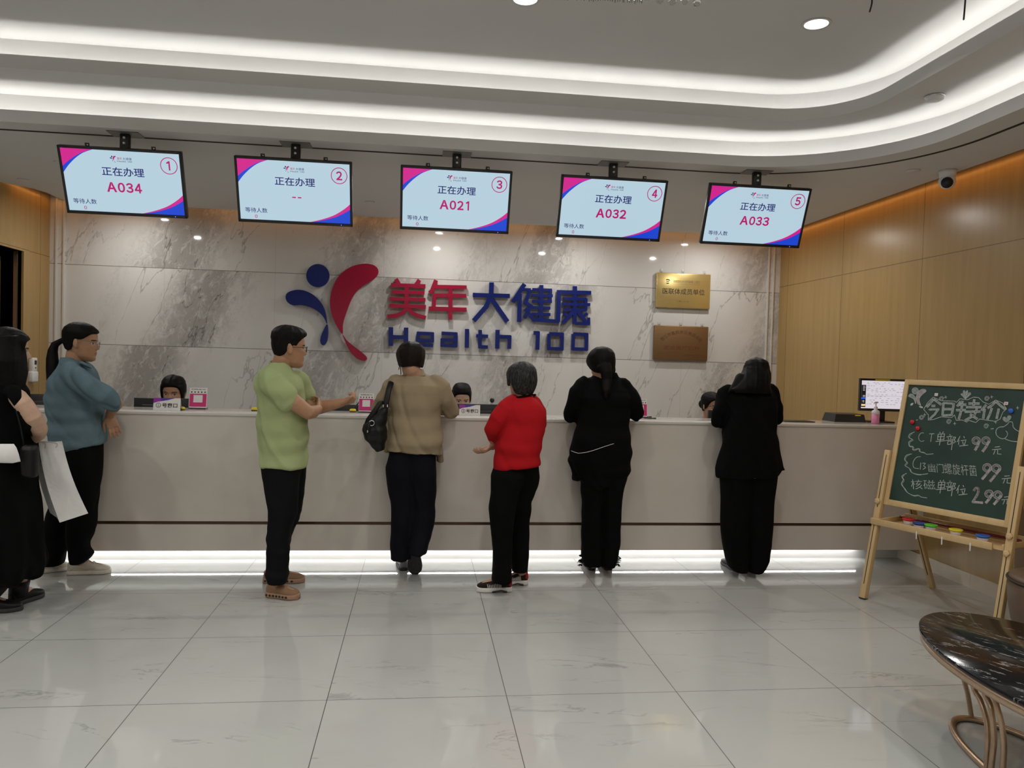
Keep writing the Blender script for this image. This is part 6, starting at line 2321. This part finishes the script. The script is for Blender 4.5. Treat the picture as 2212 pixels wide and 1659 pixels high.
M['chalk_pink'] = plain('pinkish_chalk_fill', (0.36, 0.32, 0.33), 0.95, var=0.3, scale=90)
bd = MB()
bd.box((FW - 0.002, 0.012, B0 + FW), (WB - FW + 0.002, 0.020, B1 - FW + 0.002), 0, EM)
PD = -0.012


def BP(x, y, d=0.0):
    """zoomed photo coordinates of the board -> point on its face"""
    q = ray(1900 + x / 5.186, 800 + y / 5.186)
    p0 = E(0, 0, PD + 0.0006 + d * 0.0003)
    t_ = ((p0 - CAM) @ EF) / (q @ EF)
    return CAM + q * t_


def on_board(p):
    l = p - EO
    return FW - 0.001 < l @ EA < WB - FW + 0.001


def chalk(pts, w_=7, mi=1, d=1):
    for pl in stroke_poly(pts, w_):
        bd.add([BP(x, y, d) for x, y in pl], [(0, 1, 2, 3)], mi)


def fill(pts, mi=2, d=1):
    bd.add([BP(x, y, d) for x, y in pts], [tuple(range(len(pts)))], mi)


def chars(s, x0, x1, y0, y1, mi=1, bold=-0.012, slant=0.0, rise=0.0):
    put_text(bd, s, lambda p, q, d: BP(x0 + p * (x1 - x0) + slant * (q - 0.5) * (y1 - y0), y1 - q * (y1 - y0) + rise * p, 1), 0, 1, 0, 1, 0, mi, bold)


# mark in the corner
fill(disc((400, 230), 36, 24), 2)
chalk(spline(disc((400, 230), 36, 10), 3, True) + [(436, 230)], 5, 1, 2)
lf = spline([(322, 290), (338, 268), (370, 268), (398, 300), (408, 345), (402, 372), (385, 325), (350, 302)], 4, True)
fill(lf, 2)
chalk(lf + lf[:1], 4, 1, 2)
fill(spline([(345, 390), (352, 372), (372, 364), (380, 370), (370, 388), (352, 396)], 4, True), 1)
bg = spline([(418, 345), (410, 300), (428, 245), (470, 213), (510, 214), (521, 235), (490, 262), (458, 295), (445, 335), (462, 392), (430, 375)], 4, True)
fill(bg, 3)
chalk(bg + bg[:1], 4, 1, 2)
fill(spline([(440, 405), (462, 400), (486, 412), (478, 424), (452, 416)], 4, True), 1)
# headline
HEAD = [[(605, 322), (572, 365), (528, 412)], [(605, 322), (650, 352), (692, 386)], [(580, 398), (625, 398)], [(556, 440), (658, 436), (620, 490), (562, 545)],
        [(716, 362), (706, 505)], [(714, 364), (832, 374), (808, 500), (704, 505)], [(716, 434), (818, 436)],
        [(908, 348), (868, 405)], [(888, 386), (972, 384)], [(856, 446), (968, 444)], [(928, 340), (918, 440), (886, 552)],
        [(996, 372), (1122, 372)], [(1060, 322), (1052, 410)], [(968, 412), (1142, 412)], [(952, 464), (1132, 462)], [(1092, 420), (1066, 500), (956, 562)], [(1012, 490), (1098, 548)],
        [(1196, 384), (1140, 452)], [(1178, 430), (1160, 542)], [(1302, 348), (1262, 390), (1208, 424)], [(1302, 348), (1352, 392), (1412, 440)], [(1258, 420), (1236, 490), (1206, 552)], [(1336, 428), (1310, 545)]]
for s in HEAD:
    chalk(s, 25, 2, 1)
    for sh in (-11, 11):
        n_ = np.array(s[-1], float) - np.array(s[0], float)
        n_ = np.array([-n_[1], n_[0]]) / (np.hypot(*n_) + 1e-6) * sh
        chalk([tuple(np.array(q) + n_) for q in s], 4, 1, 3)
out = [(494, 436), (540, 360), (600, 300), (690, 340), (842, 345), (860, 360), (900, 318), (985, 330), (1050, 300), (1110, 305), (1160, 355), (1225, 380), (1300, 333), (1380, 365), (1422, 432), (1380, 470), (1350, 545), (1300, 572), (1190, 556), (1120, 545), (1080, 585), (1000, 560), (975, 580), (925, 556), (860, 560), (840, 500), (810, 528), (690, 520), (600, 552), (545, 556), (548, 500), (494, 436)]
chalk(out, 6, 1, 1)
fn_ = [(962, 325), (905, 270), (918, 255), (930, 262), (935, 228), (955, 222), (962, 240), (978, 222), (992, 230), (990, 250), (1018, 245), (1028, 268)]
fill(fn_, 2)
for q in ((912, 262), (945, 225), (985, 226), (1022, 255)):
    chalk([(962, 322), q], 5, 1, 2)
for x, y in ((693, 320), (1202, 318), (776, 576), (1194, 626), (470, 530)):
    chalk([(x + r * math.cos(a), y + r * math.sin(a)) for a, r in [(k * 0.5, 6 + k * 0.95) for k in range(26)]], 5)
for x, y in ((741, 301), (1256, 298), (842, 596), (1300, 580), (506, 498), (1546, 420)):
    chalk([(x - 16, y + 2), (x + 16, y - 2)], 5)
    chalk([(x - 2, y - 18), (x + 2, y + 18)], 5)
chalk([(1246, 656), (1278, 654)], 8)
chalk([(408, 558), (428, 554)], 7)
# scalloped curls
for c in ([(392, 690), (338, 715), (328, 752), (368, 775), (330, 800), (334, 850), (372, 852), (374, 890), (440, 876), (448, 908), (500, 922), (530, 940), (604, 934)],
          [(362, 936), (300, 952), (280, 1000), (306, 1030), (284, 1066), (330, 1096), (356, 1140), (410, 1162), (470, 1166), (542, 1158)],
          [(302, 1154), (250, 1186), (266, 1226), (244, 1270), (276, 1320), (312, 1368), (380, 1402), (430, 1398), (470, 1420), (532, 1428)]):
    chalk(spline(c, 5), 7)
    chalk([(x + 10, y + 7) for x, y in spline(c, 5)][3:-6], 4)
# prices
SHAN = [[(672, 690), (682, 704)], [(716, 686), (704, 704)], [(656, 714), (650, 776), (720, 774), (728, 712), (656, 714)], [(654, 744), (724, 742)], [(628, 796), (738, 788)], [(692, 712), (670, 840)]]
BU = [[(786, 716), (792, 732)], [(750, 746), (816, 738)], [(768, 754), (774, 772)], [(802, 748), (796, 770)], [(744, 786), (818, 778)], [(764, 796), (806, 792), (800, 826), (762, 830), (764, 796)], [(828, 744), (804, 892)], [(828, 746), (852, 750), (836, 780), (850, 800), (826, 816)]]
WEI = [[(902, 738), (868, 802)], [(890, 776), (884, 832)], [(942, 738), (952, 760)], [(910, 788), (972, 780)], [(930, 796), (940, 836)], [(964, 790), (950, 840)], [(894, 848), (992, 838)]]
YUAN = [[(1290, 860), (1348, 854)], [(1260, 890), (1364, 880)], [(1296, 894), (1276, 942)], [(1324, 890), (1320, 936), (1364, 940)]]
sh = lambda S_, dx, dy: [[(x + dx, y + dy) for x, y in s] for s in S_]
for S_ in (SHAN, BU, WEI, YUAN, sh(SHAN, 5, 540), sh(BU, 0, 518), sh(WEI, -8, 548), sh(YUAN, 108, 326), sh(YUAN, 106, 560)):
    for s in S_:
        chalk(s, 7)
chalk(spline([(496, 702), (462, 704), (440, 738), (442, 775), (468, 796), (500, 786)], 4), 6)
chalk([(556, 712), (614, 710)], 6)
chalk([(586, 712), (572, 800)], 6)
chalk(spline([(462, 966), (412, 976), (376, 1030), (384, 1088), (440, 1102)], 4), 6)
chalk([(462, 1034), (456, 1110)], 7)
chalk(spline([(480, 1040), (512, 1042), (494, 1070), (516, 1088), (484, 1110)], 4), 7)
chars('幽门', 545, 716, 1040, 1140, slant=-0.1, rise=10)
chars('螺旋杆菌', 725, 1086, 1040, 1160, slant=-0.12, rise=26)
chars('核磁', 350, 622, 1222, 1330, slant=-0.1, rise=8)


def nine(cx, cy, r, tx, ty):
    lp = [(cx + r * math.cos(a), cy + r * 0.92 * math.sin(a)) for a in np.linspace(0, 2 * PI, 25)]
    chalk(lp, 26, 3, 1)
    chalk([(cx + r * 0.96, cy + 4), ((cx + r + tx) / 2 + 8, (cy + ty) / 2), (tx, ty)], 30, 3, 2)
    for k in (r - 13, r + 13):
        chalk([(cx + k * math.cos(a), cy + k * 0.92 * math.sin(a)) for a in np.linspace(0, 2 * PI, 22)], 4, 1, 3)


for a in ((1082, 788, 35, 1068, 898), (1192, 788, 36, 1152, 912), (1206, 1092, 40, 1146, 1222), (1308, 1098, 40, 1236, 1246), (1226, 1384, 36, 1188, 1488), (1324, 1396, 38, 1278, 1504)):
    nine(*a)
two = spline([(1056, 1350), (1080, 1320), (1108, 1332), (1098, 1388), (1046, 1474)], 4) + [(1160, 1484)]
chalk(two, 27, 3, 1)
chalk([(x - 12, y - 4) for x, y in two], 4, 1, 3)
# heart over a pointing hand
fill(spline([(1424, 584), (1382, 556), (1380, 530), (1402, 518), (1424, 532), (1436, 508), (1462, 504), (1476, 524), (1462, 552)], 4, True), 2)
chalk(spline([(1390, 632), (1436, 600), (1452, 578), (1482, 578), (1494, 602), (1496, 632), (1530, 668), (1575, 688), (1612, 690)], 4), 8)
chalk(spline([(1390, 632), (1340, 638), (1308, 668), (1306, 714), (1334, 750), (1372, 766), (1404, 760), (1430, 730), (1432, 700), (1414, 678)], 4), 8)
chalk(spline([(1402, 764), (1440, 782), (1500, 796), (1588, 802)], 4), 8)
bd.build('chalkboard', [M['chalkgreen'], M['chalk'], M['chalk_soft'], M['chalk_pink']], ez, recalc=False)
# tray between the legs
TZ = 0.508


def tray_pt(a, back, z):
    q = E(a, TZ / EU[2], 0.0)
    return np.array([q[0], q[1], z]) + EB * back


def tray_box(b, a0, a1, k0, k1, z0, z1):
    q = tray_pt(0, 0, 0)
    Mx = Matrix(((EA[0], EB[0], 0, q[0]), (EA[1], EB[1], 0, q[1]), (0, 0, 1, 0), (0, 0, 0, 1)))
    b.bbox((a0, k0, z0), (a1, k1, z1), 0.002, 0, Mx)


b = MB()
tray_box(b, 0.005, WB - 0.005, -0.02, 0.27, TZ - 0.006, TZ)
tray_box(b, -0.04, WB - 0.06, -0.036, -0.022, TZ - 0.012, TZ + 0.030)
tray_box(b, 0.0, WB, 0.27, 0.285, TZ - 0.012, TZ + 0.045)
tray_box(b, 0.003, 0.015, -0.02, 0.27, TZ - 0.006, TZ + 0.03)
tray_box(b, WB - 0.015, WB - 0.003, -0.02, 0.27, TZ - 0.006, TZ + 0.03)
tr = b.build('tray', M['pine'], ez)
for u, v in ((2002, 1150), (2055, 1162), (2111, 1176)):
    q = atz(u, v, TZ - 0.012)
    a_ = (q - tray_pt(0, -0.036, 0)) @ EA
    b = MB()
    tray_box(b, a_ - 0.004, a_ + 0.004, -0.040, -0.036, TZ - 0.045, TZ + 0.004)
    b.build('clip', M['white_plastic'], tr)
M['darkred'] = plain('dark_red_lacquer', srgb(110, 24, 40), 0.25)
b = MB()
b.tube([tray_pt(0.03, 0.19, TZ + 0.032), tray_pt(WB - 0.02, 0.19, TZ + 0.032)], 0.009, 14)
b.build('paper_roll_rod', M['darkred'], ez)
for a_, u_ in ((-0.02, 0.66), (WB + 0.02, 0.60), (WB + 0.02, 0.50)):
    b = MB()
    c = E(a_, u_, 0.020)
    R_ = []
    for d_, r_ in ((0.0, 0.012), (0.004, 0.020), (0.014, 0.020), (0.018, 0.012)):
        R_.append([c + EF * d_ + (EA * math.cos(q) + EU * math.sin(q)) * r_ * (1 if k % 2 == 0 else 0.82) for k, q in enumerate(np.linspace(0, 2 * PI, 10, endpoint=False))])
    b.rings(R_, 0, False)
    b.build('knob', M['pine'], ez)
# paint cups standing in the tray
first = None
for (u, v, c, nm, lab) in ((1963, 1121, (205, 45, 40), 'red', 'red paint cup in the easel tray'), (1986, 1130, (32, 62, 140), 'dark_blue', 'dark blue paint cup touching the green one in the easel tray'), (2011, 1134, (90, 200, 50), 'green', 'bright green paint cup in the easel tray'),
                           (2065, 1144, (225, 215, 40), 'yellow', 'yellow paint cup in the easel tray'), (2123, 1157, (40, 100, 190), 'blue', 'blue paint cup alone at the right end of the easel tray')):
    q = atz(u, v, TZ + 0.045)
    c0 = np.array([q[0], q[1], TZ + 0.0005])
    t = thing('paint_cup', lab, 'cup', c0, 'paint cups in the easel tray')
    b = MB()
    b.lathe(c0, [(0.026, 0), (0.033, 0.036)], 24)
    b.build('bowl', M['frosted'], t)
    b = MB()
    b.lathe(c0, [(0.030, 0.030), (0.038, 0.040), (0.040, 0.047), (0.034, 0.049), (0.018, 0.036), (0.0, 0.034)], 24)
    b.build('lid', plain(nm + '_cup_lid', srgb(*c), 0.35), t)
# magnets on the board
for (x, y, c, lab) in ((370, 580, (190, 28, 36), 'red round magnet on the chalkboard, the upper of two'), (431, 651, (190, 28, 36), 'red round magnet on the chalkboard, the lower of two'), (1476, 455, (50, 100, 200), 'blue round magnet on the chalkboard')):
    p = BP(x, y, 0)
    b = MB()
    R_ = [[p + EF * d_ + (EA * math.cos(q) + EU * math.sin(q)) * r_ for q in np.linspace(0, 2 * PI, 20, endpoint=False)] for d_, r_ in ((0.0005, 0.0155), (0.005, 0.0165), (0.009, 0.013), (0.0105, 0.006))]
    b.rings(R_)
    tag(b.build('magnet', plain('magnet_plastic', srgb(*c), 0.3)), lab, 'magnet')
for (x, y, ch, mt, lab) in ((638, 273, 'U', srgb(200, 140, 60), 'small white tile magnet near the left end of the headline'), (1421, 372, 'N', srgb(190, 30, 40), 'small white tile magnet with red letter N at the end of the headline')):
    p = BP(x, y, 0)
    a_, u_ = (p - EO) @ EA, (p - EO) @ EU
    b = MB()
    bar(b, a_ - 0.011, a_ + 0.011, u_ - 0.0095, u_ + 0.0095, -0.0118, -0.0065, 0.001)
    put_text(b, ch, lambda s_, q_, d_: E(a_ - 0.005 + s_ * 0.010, u_ - 0.005 + q_ * 0.010, -0.0061), 0, 1, 0, 1, 0, 1, 0.03)
    tag(b.build('tile_magnet', [M['paper'], plain('printed_letter', mt, 0.4)], recalc=False), lab, 'magnet')

# ------------------------------------------------------------------ oval side table, pouf
TC = (2.36, 2.40)
t = thing('oval_table', 'oval black marble coffee table with rose gold rim and tube base', 'table', (TC[0], TC[1], 0))
TTOP = 0.46
b = MB()
el = lambda s_, z: [(TC[0] + (0.39 + s_) * math.cos(q), TC[1] + (0.74 + s_) * math.sin(q), z) for q in np.linspace(0, 2 * PI, 96, endpoint=False)]
b.rings([el(-0.006, TTOP - 0.018), el(0.0, TTOP - 0.014), el(0.0, TTOP - 0.004), el(-0.004, TTOP)])
b.build('marble_top', M['black_marble'], t)
b = MB()
b.rings([el(-0.012, TTOP - 0.052), el(-0.006, TTOP - 0.050), el(-0.006, TTOP - 0.0185), el(-0.012, TTOP - 0.0180)])
b.build('rim', M['rose_gold'], t)
RC, RX, RY = (2.40, 2.40), 0.225, 0.66
b = MB()
prof = []
for q in np.linspace(0, 2 * PI, 96, endpoint=False):
    prof.append((RC[0] + RX * math.cos(q), RC[1] + RY * math.sin(q), 0.013))
b.tube(prof, 0.013, 12, closed=True, dome=False)
b.build('base_ring', M['rose_gold'], t)
NEAR = [[(2088.6, 1456, 2.82), (2103, 1484, 2.76), (2117.6, 1513, 2.70), (2131.5, 1560, 2.66), (2134, 1605, 2.64), (2131.5, 1648, 2.64)],
        [(2108, 1464, 2.74), (2126, 1494, 2.68), (2140, 1527, 2.63), (2147, 1587, 2.61), (2145, 1625, 2.60), (2140, 1656, 2.60)],
        [(2126, 1476, 2.66), (2151, 1518, 2.58), (2163, 1560, 2.56), (2168, 1600, 2.555), (2168, 1635, 2.555), (2164.7, 1664, 2.555)]]
TUB = [[at(u, v, Y) for u, v, Y in L_] for L_ in NEAR]
for L_ in TUB:
    L_[-1] = np.array([L_[-1][0], L_[-1][1], 0.018])
    L_[0] = np.array([L_[0][0], L_[0][1], TTOP - 0.046])
for sx in (1, -1):
    for sy in (1, -1):
        for L_ in TUB:
            # the four bundles mirror one another about the middle of the oval
            Pm = [np.array([p[0] if sx > 0 else 2 * RC[0] - p[0], p[1] if sy > 0 else 2 * RC[1] - p[1], p[2]]) for p in L_]
            b = MB()
            b.tube(spline(Pm, 6), 0.0105, 12)
            b.build('leg_tube', M['rose_gold'], t)
b = MB()
b.tube(spline([at(2077, 1448, 2.98), at(2084, 1475, 3.01), at(2091, 1502, 3.04), np.array([2.44, 3.055, 0.02])], 6), 0.0105, 12)
b.build('leg_tube', M['rose_gold'], t)
M['leather'] = plain('brown_leather', (0.11, 0.066, 0.038), 0.5, var=0.12, scale=25)
M['leather_dark'] = plain('dark_brown_base', (0.03, 0.02, 0.014), 0.6)
c = np.array([3.43, 3.64, 0.0])
t = thing('pouf', 'round brown leather pouf behind the table at the right edge', 'stool', c)
b = MB()
b.lathe(c, [(0.235, 0.17), (0.25, 0.20), (0.268, 0.30), (0.275, 0.40), (0.268, 0.425)], 48)
b.build('seat_body', M['leather'], t)
b = MB()
b.lathe(c, [(0.262, 0.425), (0.272, 0.432), (0.262, 0.450), (0.20, 0.462), (0.0, 0.466)], 48)
b.build('cushion', M['leather'], t)
b = MB()
b.tube([c + np.array([0.275 * math.cos(q), 0.275 * math.sin(q), 0.428]) for q in np.linspace(0, 2 * PI, 64, endpoint=False)], 0.006, 8, closed=True, dome=False)
b.build('piping', M['leather_dark'], t)
b = MB()
b.lathe(c, [(0.215, 0.0), (0.222, 0.06), (0.232, 0.168)], 48)
b.build('plinth', M['leather_dark'], t)
# dark edge of the joinery further along the right wall
b = MB()
b.box((XR - 0.03, 4.36, 0.10), (XR, 4.58, 2.43))
struct(b, 'trim_4', M['wood_dark'])

# ------------------------------------------------------------------ crystal chandelier, only its lowest drops in view
ch = thing('chandelier', 'crystal chandelier whose lowest drops show at the top edge', 'chandelier', (0.8, 2.85, 2.93))
M['crystal'] = NT('crystal', 0.03).mat
M['crystal'].node_tree.nodes['Principled BSDF'].inputs['Transmission Weight'].default_value = 1.0
M['crystal'].node_tree.nodes['Principled BSDF'].inputs['IOR'].default_value = 1.5
b = MB()
b.bbox((0.35, 2.55, Z3 - 0.04), (1.30, 3.10, Z3 - 0.001), 0.01)
b.build('canopy', M['steel'], ch)
rs = np.random.RandomState(12)
for k in range(34):
    u = 1214 + k * 5.2 + rs.uniform(-1.5, 1.5)
    Y = rs.uniform(2.94, 3.06)
    v = 1 + (u - 1214) * 0.050 + rs.uniform(-3, 1)
    q = at(u, v, Y)
    b = MB()
    b.tube([(q[0], Y, Z3 - 0.04), (q[0], Y, q[2] + 0.05)], 0.0012, 6)
    b.tube([(q[0], Y, q[2] + 0.07), (q[0], Y, q[2] + 0.02), (q[0], Y, q[2] + 0.004)], [0.0022, 0.0035, 0.0015], 6)
    b.build('crystal_rod', M['crystal'], ch)
for (u, v, Y) in ((1399, 2, 3.0), (1425, 8, 2.98), (1453, 11, 3.0), (1479, 10, 3.02), (1505, 15, 3.0), (1515, -1, 3.03), (1462, -6, 2.95), (1436, -10, 3.05)):
    q = at(u, v, Y)
    b = MB()
    b.ball((q[0], Y, q[2] + 0.016), 0.0165, 12)
    b.tube([(q[0], Y, q[2] + 0.03), (q[0], Y, Z3 - 0.04)], 0.0008, 6)
    b.build('crystal_ball', M['crystal'], ch)
